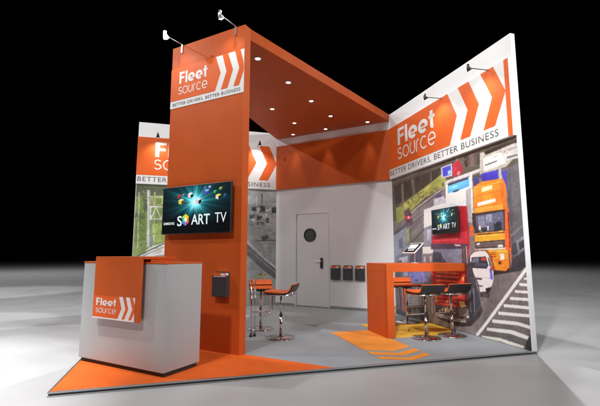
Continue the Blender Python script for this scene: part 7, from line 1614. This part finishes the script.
# ------------------------------------------------------------------ header signs
def arrow(u, s, m):  # mirrored helper
    return [(m(a), b) for a, b in u]
STRAP = 'BETTER DRIVERS. BETTER BUSINESS'
def header(fr, m, full, label, poly, L):
    t = thing('header_sign', label, 'sign', tuple(fr[0]+fr[1]*m(L/2)+Vector((0,0,HZ0))), 0, 'header signs along the walls')
    b = MB(); b.prism(poly, HZ0, HZ1, 'white_print'); b.build('board', t, .0)
    pf = (fr[0], fr[1]*(m(1)-m(0)), fr[2], fr[3]); o = fr[0]+fr[1]*m(0); pf = (o, pf[1], fr[2], fr[3])
    b = MB(); b.fprism(pf, [(.0,2.83),(1.89,2.83),(2.085,3.245),(1.89,HZ1),(0,HZ1)], .0605, .0635, 'orange_print'); b.build('orange_panel', t)
    for s, tw_ in ((2.14,.235),(2.62,.235)):
        b = MB(); b.fprism(pf, [(s,3.655),(s+tw_,3.655),(s+.42,3.245),(s+.21,2.845),(s+.0,2.845),(s+.19,3.245)], .0605, .0635, 'orange_print'); b.build('chevron', t)
    if full:
        b = MB(); b.fprism(pf, [(3.04,HZ0+.004),(3.112,HZ0+.004),(3.112,HZ1-.004),(3.04,HZ1-.004)], .0605, .0635, 'orange_print'); b.build('edge_bar', t)
    wordmark('Fleet', pf, .36, 3.235, 1.545, 3.565, .0640, 'white_print', t, .205, .07)
    wordmark('source', pf, .35, 2.955, 1.55, 3.185, .0640, 'white_print', t, .085, .10)
    strapline(pf, .03, 2.695, 2.88, 2.795, .0605, t)
    kids(t); return t
o = .06; k = o*(2**.5-1)
header(FR_R, lambda u: 3.115-u, True, 'long orange and white chevron header sign across the top of the lorry graphic wall',
       [(WI-.0005,0.002),(WI-o,0.002),(WI-o,SD-WI-k),(WI-.0005,SD-WI-.0007)], 3.115)
header(FR_B, lambda u: u, False, 'orange and white chevron header sign on the back wall, half hidden behind the tower',
       [(0.002,YB-.0005),(0.002,YB-o),(SD-YB-k,YB-o),(SD-YB-.0007,YB-.0005)], 3.05)
t = thing('header_sign', 'plain dark orange header board above the storage door', 'sign', (SD/2,SD/2,HZ0), 0, 'header signs along the walls')
b = MB(); b.prism([(SD-YB-.0005+.001,YB-.0012),(SD-YB-k+.0012,YB-o-.0005),(WI-o-.0005,SD-WI-k+.0012),(WI-.0012,SD-WI+.0003)], HZ0, HZ1, 'orange'); b.build('board', t); kids(t)

# ------------------------------------------------------------------ tower and canopy
tp = thing('tower_portal', 'tall orange tower wall joined to a sloping-plan orange ceiling canopy', 'tower', (1.25,1.25,PF))
T0, T1, TT = -.60, .642, .12
b = MB(); b.frect(FR_T, T0, PF, T1, H, -TT, 0, 'orange'); b.build('tower_wall', tp, .003)
cy0 = 2.42+TT*2**.5+.002
def onT(s, sm): return ((sm+s*2**.5)/2, (sm-s*2**.5)/2)
cs = SD-.004
b = MB(); b.prism([onT(T1,cy0), (4.965,cs-4.965), (cs-5.055,5.055), onT(T0,cy0)], H-.15, H-.001, 'orange_shade'); b.build('canopy', tp, .003)
kids(tp)
# sign on tower
t = thing('tower_sign', 'small orange and white chevron sign high on the tower face', 'sign', tuple(FR_T[0]+Vector((0,0,3.12))))
F2 = FR_T; u0, u1 = T0+.002, T1-.002
b = MB(); b.frect(F2, u0, 3.12, u1, 3.68, .0005, .006, 'white_print'); b.build('board', t)
b = MB(); b.frect(F2, u0, 3.222, .19, 3.68, .0065, .0085, 'orange_print')
b.fprism(F2, [(.19,3.222),(.275,3.447),(.19,3.68)], .0065, .0085, 'orange_print'); b.build('orange_panel', t)
for s in (.285,.485):
    b = MB(); p = [(s,3.222),(s+.105,3.222),(min(s+.187,u1),3.447),(s+.105,3.68),(s+.015,3.68),(s+.085,3.447)]
    if s > .4: p = [(.485,3.222),(.57,3.222),(.638,3.40),(.638,3.49),(.585,3.68),(.50,3.68),(.570,3.447)]
    b.fprism(F2, p, .0065, .0085, 'orange_print'); b.build('chevron', t)
wordmark('Fleet', F2, -.44, 3.445, .055, 3.615, .009, 'white_print', t, .205, .07)
wordmark('source', F2, -.45, 3.295, .06, 3.405, .009, 'white_print', t, .085, .10)
strapline(F2, -.55, 3.148, .59, 3.19, .0065, t)
kids(t)

# downlights set in the canopy: grid along the 45 degree lines
def dl_parts():
    t = thing('downlight', '', 'downlight', (0,0,0), 0, 'downlights recessed in the canopy')
    b = MB(); b.lathe([(.030,.0),(.036,-.006),(.052,-.007),(.056,-.002),(.056,.0)], 'steel'); b.build('trim_ring', t)
    b = MB(); b.lathe([(.0,-.002),(.034,-.0035)], 'down', 24); b.build('lens', t); return t
def copy_thing(src):
    c = src.copy(); COL.objects.link(c)
    for ch in src.children:
        d = ch.copy(); COL.objects.link(d); d.parent = c
        for g in ch.children:
            e = g.copy(); COL.objects.link(e); e.parent = d
    return c
DL = [((1.92,1.29),'round lit downlight nearest the tower in the canopy edge row'),((2.52,1.92),'second round downlight from the tower along the canopy front edge'),((3.10,2.55),'third round downlight from the tower along the canopy front edge'),
      ((3.70,3.18),'fourth round downlight from the tower along the canopy front edge'),((4.55,3.30),'round downlight in the canopy tip beside the right-hand wall'),
      ((3.88,3.97),'round downlight in the middle of the row along the storage wall'),((3.31,4.55),'round downlight at the back wall end of the row along the storage wall'),
      ((2.52,3.12),'round downlight nearest the tower in the inner canopy row'),((3.13,3.78),'round downlight further back in the inner canopy row')]
d0 = dl_parts()
for i, ((x,y), lab) in enumerate(DL):
    c = d0 if i == 0 else copy_thing(d0)
    c.location = (x,y,H-.15); c['label'] = lab
    spot('downlight_beam', (x,y,H-.18), (x,y,0), 38, DLP, (1,.86,.68), .7, .03)

# arm lamps
def arm_lamp(base, out, dx, label, power, tgt, dark=False, clamp=True, lit=False):
    base = Vector(base); out = Vector(out).normalized()
    t = thing('arm_lamp', label, 'spotlight', tuple(base), 0, 'arm spotlights clipped along the top edges')
    k = 'dark' if dark else 'steel'; side = Vector((0,0,1)).cross(out)
    hd = base+out*dx
    b = MB(); b.tube([base-out*.02+Vector((0,0,.0)), base+out*.02+Vector((0,0,.012)), hd], .006, k); b.build('arm', t)
    b = MB(); b.tube([hd+Vector((0,0,.05)), hd+Vector((0,0,.012)), hd+Vector((0,0,-.01))-out*.012, hd+Vector((0,0,-.036))-out*.03], [.018,.020,.030,.036], 'lamp' if lit else k, 14, caps=True)
    hh = b.build('lamp_head', t)
    e = (Vector((0,0,-.026))-out*.018).normalized(); c = hd+Vector((0,0,-.036))-out*.03+e*.002
    s1 = e.orthogonal().normalized(); s2 = e.cross(s1)
    b = MB(); b.add([tuple(c+s1*(math.cos(a)*.031)+s2*(math.sin(a)*.031)) for a in [2*math.pi*i/20 for i in range(20)]]+[tuple(c+e*.012)], [(i,(i+1)%20,20) for i in range(20)], 'lamp', True)
    b.build('lens', hh)
    if clamp:
        b = MB(); f = (base, side, Vector((0,0,1)), out); b.frect(f, -.012, -.11, .012, .004, .003, .011, k); b.build('clamp', t)
    kids(t)
    spot('arm_beam', tuple(c+e*.02), tgt, 120, power, (1,.965,.91), .9, .03)
tn = FR_T[3]
P = FR_T[0]+FR_T[1]*(-.42)+Vector((0,0,H)); arm_lamp(P+tn*.001, tn, .31, 'lit arm spotlight over the left corner of the tower top', ARM_T, tuple(FR_T[0]+FR_T[1]*-.35+Vector((0,0,3.2))), lit=True)
P = FR_T[0]+FR_T[1]*(.50)+Vector((0,0,H)); arm_lamp(P+tn*.001, tn, .31, 'arm spotlight over the right corner of the tower top', ARM_T, tuple(FR_T[0]+FR_T[1]*.35+Vector((0,0,3.2))))
arm_lamp((WI-.061,1.37,HZ1-.03), (-1,0,0), .31, 'dark arm spotlight reaching over the end of the word on the right-hand header', ARM_R, (WI,1.37,3.0), True, False)
arm_lamp((WI-.061,.34,HZ1-.03), (-1,0,0), .33, 'dark arm spotlight over the last chevrons near the front end of the right-hand wall', ARM_R, (WI,.5,3.0), True, False)
arm_lamp((.42,YB-.061,HZ1-.03), (0,-1,0), .31, 'small dark arm spotlight above the left end of the back wall header', ARM_B, (.42,YB,3.0), True, False)
arm_lamp((2.58,YB-.061,HZ1-.03), (0,-1,0), .31, 'small arm spotlight above the back wall header chevrons right of the tower', ARM_B, (2.5,YB,3.0), True, False)

# ------------------------------------------------------------------ screens
def screen_img(U, V):
    W_, H_ = U.max()-U.min(), V.max()-V.min(); x = (U-U.min())/W_; y = (V-V.min())/H_
    dx = (x-.50)*1.8; dy = y-.66; r = np.hypot(dx, dy); a = np.arctan2(dy, dx)
    rays = (np.sin(a*9+1.3)*.5+.5)**4*.6+(np.sin(a*23+.4)*.5+.5)**6*.6+(np.sin(a*5)*.5+.5)**3*.4
    g = np.exp(-r*2.6); core = np.exp(-(r/.15)**2)*.9
    tl = np.clip(g*(.75+.8*rays), 0, 1.2)
    img = np.stack([tl*.22+core*.75, tl*.78+core*.7, tl*.82+core*.7], -1)
    img[..., 1] += .03; img[..., 2] += .045
    fade = np.clip((y-.18)/.35, 0, 1)[..., None]; img = img*(.15+.85*fade)
    rng = np.random.RandomState(4)
    def box(cx, cy, s, top, front, side):
        nonlocal img
        s = s*1.55; cy = cy+.02
        for pl, c in (([(-s,0),(0,-.35*s),(0,-1.3*s),(-s,-1*s)], front), ([(0,-.35*s),(s,0),(s,-1*s),(0,-1.3*s)], side), ([(-s,0),(0,.38*s),(s,0),(0,-.35*s)], top)):
            mk = inside(x*1.8, y, [(cx*1.8+px, cy+py) for px, py in pl]); img[mk] = c
    box(.29,.70,.050,(.95,.93,.55),(.85,.80,.35),(.35,.32,.12)); box(.255,.80,.030,(.95,.25,.2),(.85,.15,.12),(.5,.08,.08)); box(.32,.82,.022,(.7,.7,.7),(.5,.5,.5),(.3,.3,.3))
    box(.43,.82,.048,(.97,.97,.97),(.85,.88,.9),(.12,.12,.14)); box(.555,.685,.050,(.95,.95,.95),(.8,.82,.85),(.12,.11,.12))
    box(.67,.86,.045,(.6,.75,.98),(.30,.35,.75),(.25,.25,.55)); box(.645,.93,.02,(.6,.6,.98),(.4,.4,.8),(.3,.3,.6)); box(.715,.94,.022,(.95,.95,1),(.6,.7,.9),(.3,.4,.6))
    box(.84,.74,.046,(.98,.9,.35),(.9,.9,.85),(.18,.16,.1)); box(.79,.83,.026,(.3,.85,.5),(.2,.7,.35),(.1,.4,.2)); box(.87,.89,.024,(.95,.75,.25),(.5,.7,.3),(.3,.4,.15)); box(.93,.74,.026,(.2,.5,.7),(.1,.35,.55),(.05,.2,.35))
    # colour cube standing for the second letter of the wordmark
    cx, cy, R = .365*1.8, .28, .13; X = x*1.8
    hx = [(cx+R*.80*math.sin(math.pi/3*i), cy+R*math.cos(math.pi/3*i)) for i in range(6)]
    cols = [(.98,.85,.2),(.95,.55,.2),(.9,.3,.5),(.25,.55,.9),(.25,.8,.5),(.75,.9,.3)]
    for i in range(6): img[inside(X, y, [(cx,cy), hx[i], hx[(i+1)%6]])] = cols[i]
    hi = [(cx+(px-cx)*.42, cy+(py-cy)*.42) for px, py in hx]; img[inside(X, y, hi)] = (.96,.99,.97)
    img[inside(X, y, [(cx-.035,cy+.0),(cx,cy-.015),(cx,cy-.055),(cx-.035,cy-.035)])] = (.7,.85,.8)
    return np.clip(img, 0, 1)
def television(fr, u0, z0, u1, z1, d, label, loc, mount):
    t = thing('television', label, 'television', loc, 0, 'wall mounted screens')
    f = (fr[0], fr[1], fr[2], fr[3]); bz = .014
    b = MB(); b.frect(f, u0, z0, u1, z1, d, d+.032, 'dark'); b.build('casing', t, .004)
    b = MB(); cx_, cz_ = (u0+u1)/2, (z0+z1)/2; b.frect(f, cx_-.12, cz_-.1, cx_+.12, cz_+.1, .0005, d, 'dark'); b.build('wall_bracket', t)
    s = print_sheet('screen', f, u0+bz, z0+bz, u1-bz, z1-bz, (u1-u0)/220, screen_img, d+.0335, t, emission=.95, rough=.15)
    W_, H_ = u1-u0, z1-z0
    def L(txt, a0, b0, a1, b1, bold): lettering('screen_lettering', txt, f, u0+a0*W_, z0+b0*H_, u0+a1*W_, z0+b1*H_, d+.0338, 'screen_white', t, bold=bold, thick=.0006)
    L('S', .245,.165,.315,.375, .01); L('ART', .455,.185,.72,.39, .012); L('TV', .79,.205,.945,.40, -.004); L('SAMSUNG', .03,.20,.20,.255, .012)
    kids(t); return t
television(FR_T, -.592, 1.413, .535, 2.022, .035, 'large wall television with teal starburst picture on the orange tower', tuple(FR_T[0]+Vector((0,0,1.4))), None)
FR_RV = (Vector((WI,1.415,0)), Vector((0,-1,0)), Vector((0,0,1)), Vector((-1,0,0)))
television(FR_RV, -.32, 1.475, .32, 1.872, .06, 'small television with teal starburst picture mounted on the lorry graphic', (WI,1.415,1.475), None)

# ------------------------------------------------------------------ brochure holders
def brochure_holder(fr, u, z, wd, h, label, group, dep=.05):
    t = thing('brochure_holder', label, 'leaflet holder', tuple(fr[0]+fr[1]*u+Vector((0,0,z))), 0, group)
    b = MB(); b.frect(fr, u-wd/2, z, u+wd/2, z+h, .0008, .006, 'darkgrey'); b.frect(fr, u-wd/2, z, u+wd/2, z+.006, .006, dep, 'darkgrey')
    b.frect(fr, u-wd/2, z+.006, u-wd/2+.006, z+h*.86, .006, dep, 'darkgrey'); b.frect(fr, u+wd/2-.006, z+.006, u+wd/2, z+h*.86, .006, dep, 'darkgrey')
    b.frect(fr, u-wd/2+.006, z+.006, u+wd/2-.006, z+h*.80, dep-.006, dep, 'darkgrey'); b.build('pocket', t, .002)
    b = MB(); b.frect(fr, u-wd/2+.012, z+.012, u+wd/2-.012, z+h*.95, .010, dep-.012, 'white_print')
    b.frect(fr, u-wd/2+.010, z+h*.83, u+wd/2-.010, z+h*.965, dep-.0118, dep-.010, 'orange_print')
    b.frect(fr, u+wd*.08, z+h*.85, u+wd*.38, z+h*.93, dep-.0098, dep-.0092, 'white_print'); b.build('leaflets', t)
    kids(t)
brochure_holder(FR_T, .385, .675, .205, .285, 'dark leaflet holder with orange leaflets on the tower below the television', 'leaflet holders', .07)
brochure_holder(FR_D, .06, .63, .20, .30, 'dark leaflet holder nearest the door, leftmost of the row of three', 'leaflet holders')
brochure_holder(FR_D, .335, .63, .20, .30, 'middle dark leaflet holder of the row of three beside the door', 'leaflet holders')
brochure_holder(FR_D, .60, .63, .20, .30, 'dark leaflet holder beside the orange bar leg, rightmost of the row of three', 'leaflet holders')

# ------------------------------------------------------------------ reception counter with draped sign
FC = (Vector((.51,.51,0)), Vector((S2,-S2,0)), Vector((0,0,1)), Vector((-S2,-S2,0)))
c0, c1, cd = -.735, .537, .47
t = thing('reception_counter', 'pale grey reception counter with orange top standing on the orange carpet', 'counter', (.51+.16,.51+.16,PF))
b = MB(); b.frect(FC, c0, PF+.04, c1, 1.07, -cd, 0, 'counter'); b.build('cabinet', t, .003)
b = MB(); b.frect(FC, c0+.02, PF, c1-.02, PF+.0395, -cd+.02, -.02, 'groove'); b.build('plinth', t)
b = MB(); b.frect(FC, c0-.004, 1.0705, c1+.004, 1.086, -cd-.004, .004, 'orange'); b.build('worktop', t, .002)
kids(t)
t = thing('draped_sign', 'folded orange sign panel hooked over the counter front with white chevrons at its foot', 'sign', (.40,.50,1.086))
g0, g1 = -.455, .25
b = MB(); b.frect(FC, g0, .515, g1, 1.14, .035, .060, 'orange'); b.frect(FC, g0, 1.115, g1, 1.14, -.38, .0348, 'orange'); b.frect(FC, g0+.01, 1.0865, g1-.01, 1.1148, -.34, -.06, 'orange')
b.build('folded_panel', t, .002)
b = MB(); b.frect(FC, g0+.002, .517, g1-.06, .745, .0605, .062, 'orange_print'); b.build('orange_print', t)
b = MB()
for s in (-.03,.07):
    b.fprism(FC, [(s-.015,.745),(s+.04,.745),(s+.085,.632),(s+.035,.53),(s-.025,.53),(s+.028,.632)], .0625, .0635, 'white_print')
b.fprism(FC, [(.155,.745),(.188,.745),(.188,.68)], .0625, .0635, 'white_print'); b.fprism(FC, [(.188,.60),(.188,.53),(.145,.53)], .0625, .0635, 'white_print')
b.frect(FC, g0+.004, .517, .188, .530, .0625, .0635, 'white_print')
b.build('chevron', t)
wordmark('Fleet', FC, -.40, .645, -.085, .72, .0625, 'white_print', t, .205, .07)
wordmark('source', FC, -.40, .572, -.085, .622, .0625, 'white_print', t, .085, .10)
kids(t)

# ------------------------------------------------------------------ bar
t = thing('bar_table', 'orange bar table with one slab leg running out from the lorry graphic wall', 'table', (3.76,1.4,PF))
b = MB(); b.box((3.70,1.09,PF),(3.81,1.71,.919),'orange'); b.build('leg', t, .003)
b = MB(); b.box((3.70,1.09,.92),(4.972,1.71,1.032),'orange'); b.build('tabletop', t, .003)
kids(t)
# tablet on the bar
tc = Vector((4.26,1.38,0))
t = thing('tablet', 'white-framed tablet tilted on a slim white stand on the bar', 'tablet', (4.30,1.38,1.032))
upv = Vector((.75,.08,.66)).normalized(); wv = Vector((-.08,1,0)).normalized(); nv = wv.cross(upv).normalized()
if nv.x > 0: nv = -nv
F3 = (Vector((4.30,1.38,1.255)), wv, upv, nv)
b = MB(); b.frect(F3, -.15, -.115, .15, .115, -.012, 0, 'white_metal'); b.build('frame', t, .003)
b = MB(); b.frect(F3, -.132, -.097, .132, .097, .0005, .002, 'tablet_dark'); b.build('screen', t)
b = MB(); b.frect(F3, -.085, -.02, .105, .075, .0025, .003, 'tablet_page'); b.frect(F3, -.085, -.06, .06, -.04, .0025, .003, 'tablet_page'); b.build('display', t)
b = MB(); b.tube([(4.33,1.38,1.034),(4.33,1.38,1.20),(4.31,1.38,1.238)], .008, 'white_metal'); b.lathe([(0,.0005),(.06,.0005),(.06,.006),(.0,.008)], 'white_metal', c=(4.33,1.38,1.032)); b.build('stand', t)
kids(t)

# ------------------------------------------------------------------ stools
def make_stool():
    t = thing('bar_stool', '', 'stool', (0,0,0), 0, 'orange and black bar stools')
    b = MB(); b.lathe([(.0,.0),(.20,.0),(.203,.004),(.198,.010),(.10,.018),(.035,.026),(.030,.05),(.0,.05)], 'chrome', 40); b.build('base', t)
    b = MB(); b.tube([(0,0,.045),(0,0,.32)], .021, 'chrome', 16); b.tube([(0,0,.32),(0,0,.60)], .013, 'chrome', 16); b.tube([(0,0,.31),(0,0,.335)], .025, 'dark', 16); b.build('post', t)
    b = MB(); b.box((-.07,-.07,.598),(.07,.07,.612),'dark'); b.tube([(.02,-.06,.60),(.0,-.20,.59)], .006, 'chrome'); b.build('mechanism', t)
    # continuous footrest frame: runs under the seat, bends down at the front (+y), foot bar at the bottom
    w = .165
    def corner(p0, p1, p2, r=.035, n=5):
        p0, p1, p2 = map(Vector, (p0,p1,p2)); a = p1+(p0-p1).normalized()*r; c = p1+(p2-p1).normalized()*r
        return [a*(1-q)**2+p1*2*q*(1-q)+c*q*q for q in [i/n for i in range(n+1)]]
    pts = [(-w,-.16,.618)]+corner((-w,-.16,.618),(-w,.215,.618),(-w,.235,.33))+corner((-w,.215,.618),(-w,.235,.30),(w,.235,.30))+corner((-w,.235,.30),(w,.235,.30),(w,.215,.618))+corner((w,.235,.30),(w,.215,.618),(w,-.16,.618))+[(w,-.16,.618)]
    b = MB(); b.tube(pts, .0105, 'chrome', 10); b.tube([(-w,-.16,.618),(w,-.16,.618)], .0105, 'chrome', 10); b.build('footrest', t)
    # shell: seat curving into low back
    prof = [(.205,.640),(.19,.648),(.10,.640),(.0,.636),(-.10,.640),(-.15,.652),(-.180,.680),(-.205,.725),(-.218,.765)]
    def shell(off, th, ww, k, name, i0=0, i1=None, bev=.006):
        P = prof[i0:i1]; outer = []; inner = []
        for i, (y, z) in enumerate(P):
            y0, z0 = P[max(i-1,0)]; y1, z1 = P[min(i+1,len(P)-1)]; L = math.hypot(y1-y0, z1-z0); ny, nz = (z1-z0)/L, -(y1-y0)/L
            outer.append((y+ny*off, z+nz*off)); inner.append((y+ny*(off+th), z+nz*(off+th)))
        lp = outer+inner[::-1]; n = len(lp); b = MB()
        vs = [(-ww,y,z) for y,z in lp]+[(ww,y,z) for y,z in lp]; m_ = len(P)
        fs = [(i,i+1,n+i+1,n+i) for i in range(n-1)]+[(n-1,0,n,2*n-1)]
        fs += [(i,n-1-i,n-2-i,i+1) for i in range(m_-1)]+[(n+i,n+i+1,2*n-2-i,2*n-1-i) for i in range(m_-1)]
        b.add(vs, fs, k); return b.build(name, t, bev)
    shell(-.012, .014, .19, 'black_leather', 'shell', bev=.003)
    shell(.0025, .022, .183, 'seat_orange', 'seat_pad', 0, 6); shell(.0025, .020, .183, 'seat_orange', 'back_pad', 6, 9)
    return t
st0 = make_stool()
STOOLS = [((2.333,1.545),math.radians(60),'orange and black bar stool nearest the storage door, turned side on'),
          ((2.19,2.27),math.radians(172),'orange bar stool behind the tower edge facing the front'),
          ((4.215,.985),math.radians(2),'bar stool with black back nearest the bar leg on the front side of the bar'),
          ((4.665,1.03),math.radians(2),'bar stool with black back closest to the lorry graphic wall, front side of the bar'),
          ((4.64,2.16),math.radians(176),'bright orange bar stool behind the bar facing the front'),
          ((4.22,2.14),math.radians(180),'bar stool behind the bar, mostly hidden by the orange bar leg')]
for i, ((x,y), rz, lab) in enumerate(STOOLS):
    c = st0 if i == 0 else copy_thing(st0)
    c.location = (x,y,PF+.0005); c.rotation_euler = (0,0,rz); c.scale = (.96,.96,.94); c['label'] = lab
# chrome stand seen past the tower edge
t = thing('pole_stand', 'slim two-legged chrome stand half hidden behind the tower edge', 'stand', (1.98,1.74,PF))
b = MB(); b.tube([(1.955,1.73,PF+.03),(1.955,1.73,.80)], .009, 'chrome'); b.tube([(2.01,1.76,PF+.03),(2.01,1.76,.80)], .007, 'chrome'); b.tube([(1.955,1.73,.795),(2.01,1.76,.795)], .007, 'chrome'); b.build('pole', t)
for q in ((1.955,1.73),(2.01,1.76)):
    b = MB(); b.lathe([(0,0),(.022,0),(.022,.02),(.012,.045),(0,.045)], 'dark', 16, (q[0],q[1],PF+.0005)); b.build('foot', t)
kids(t)
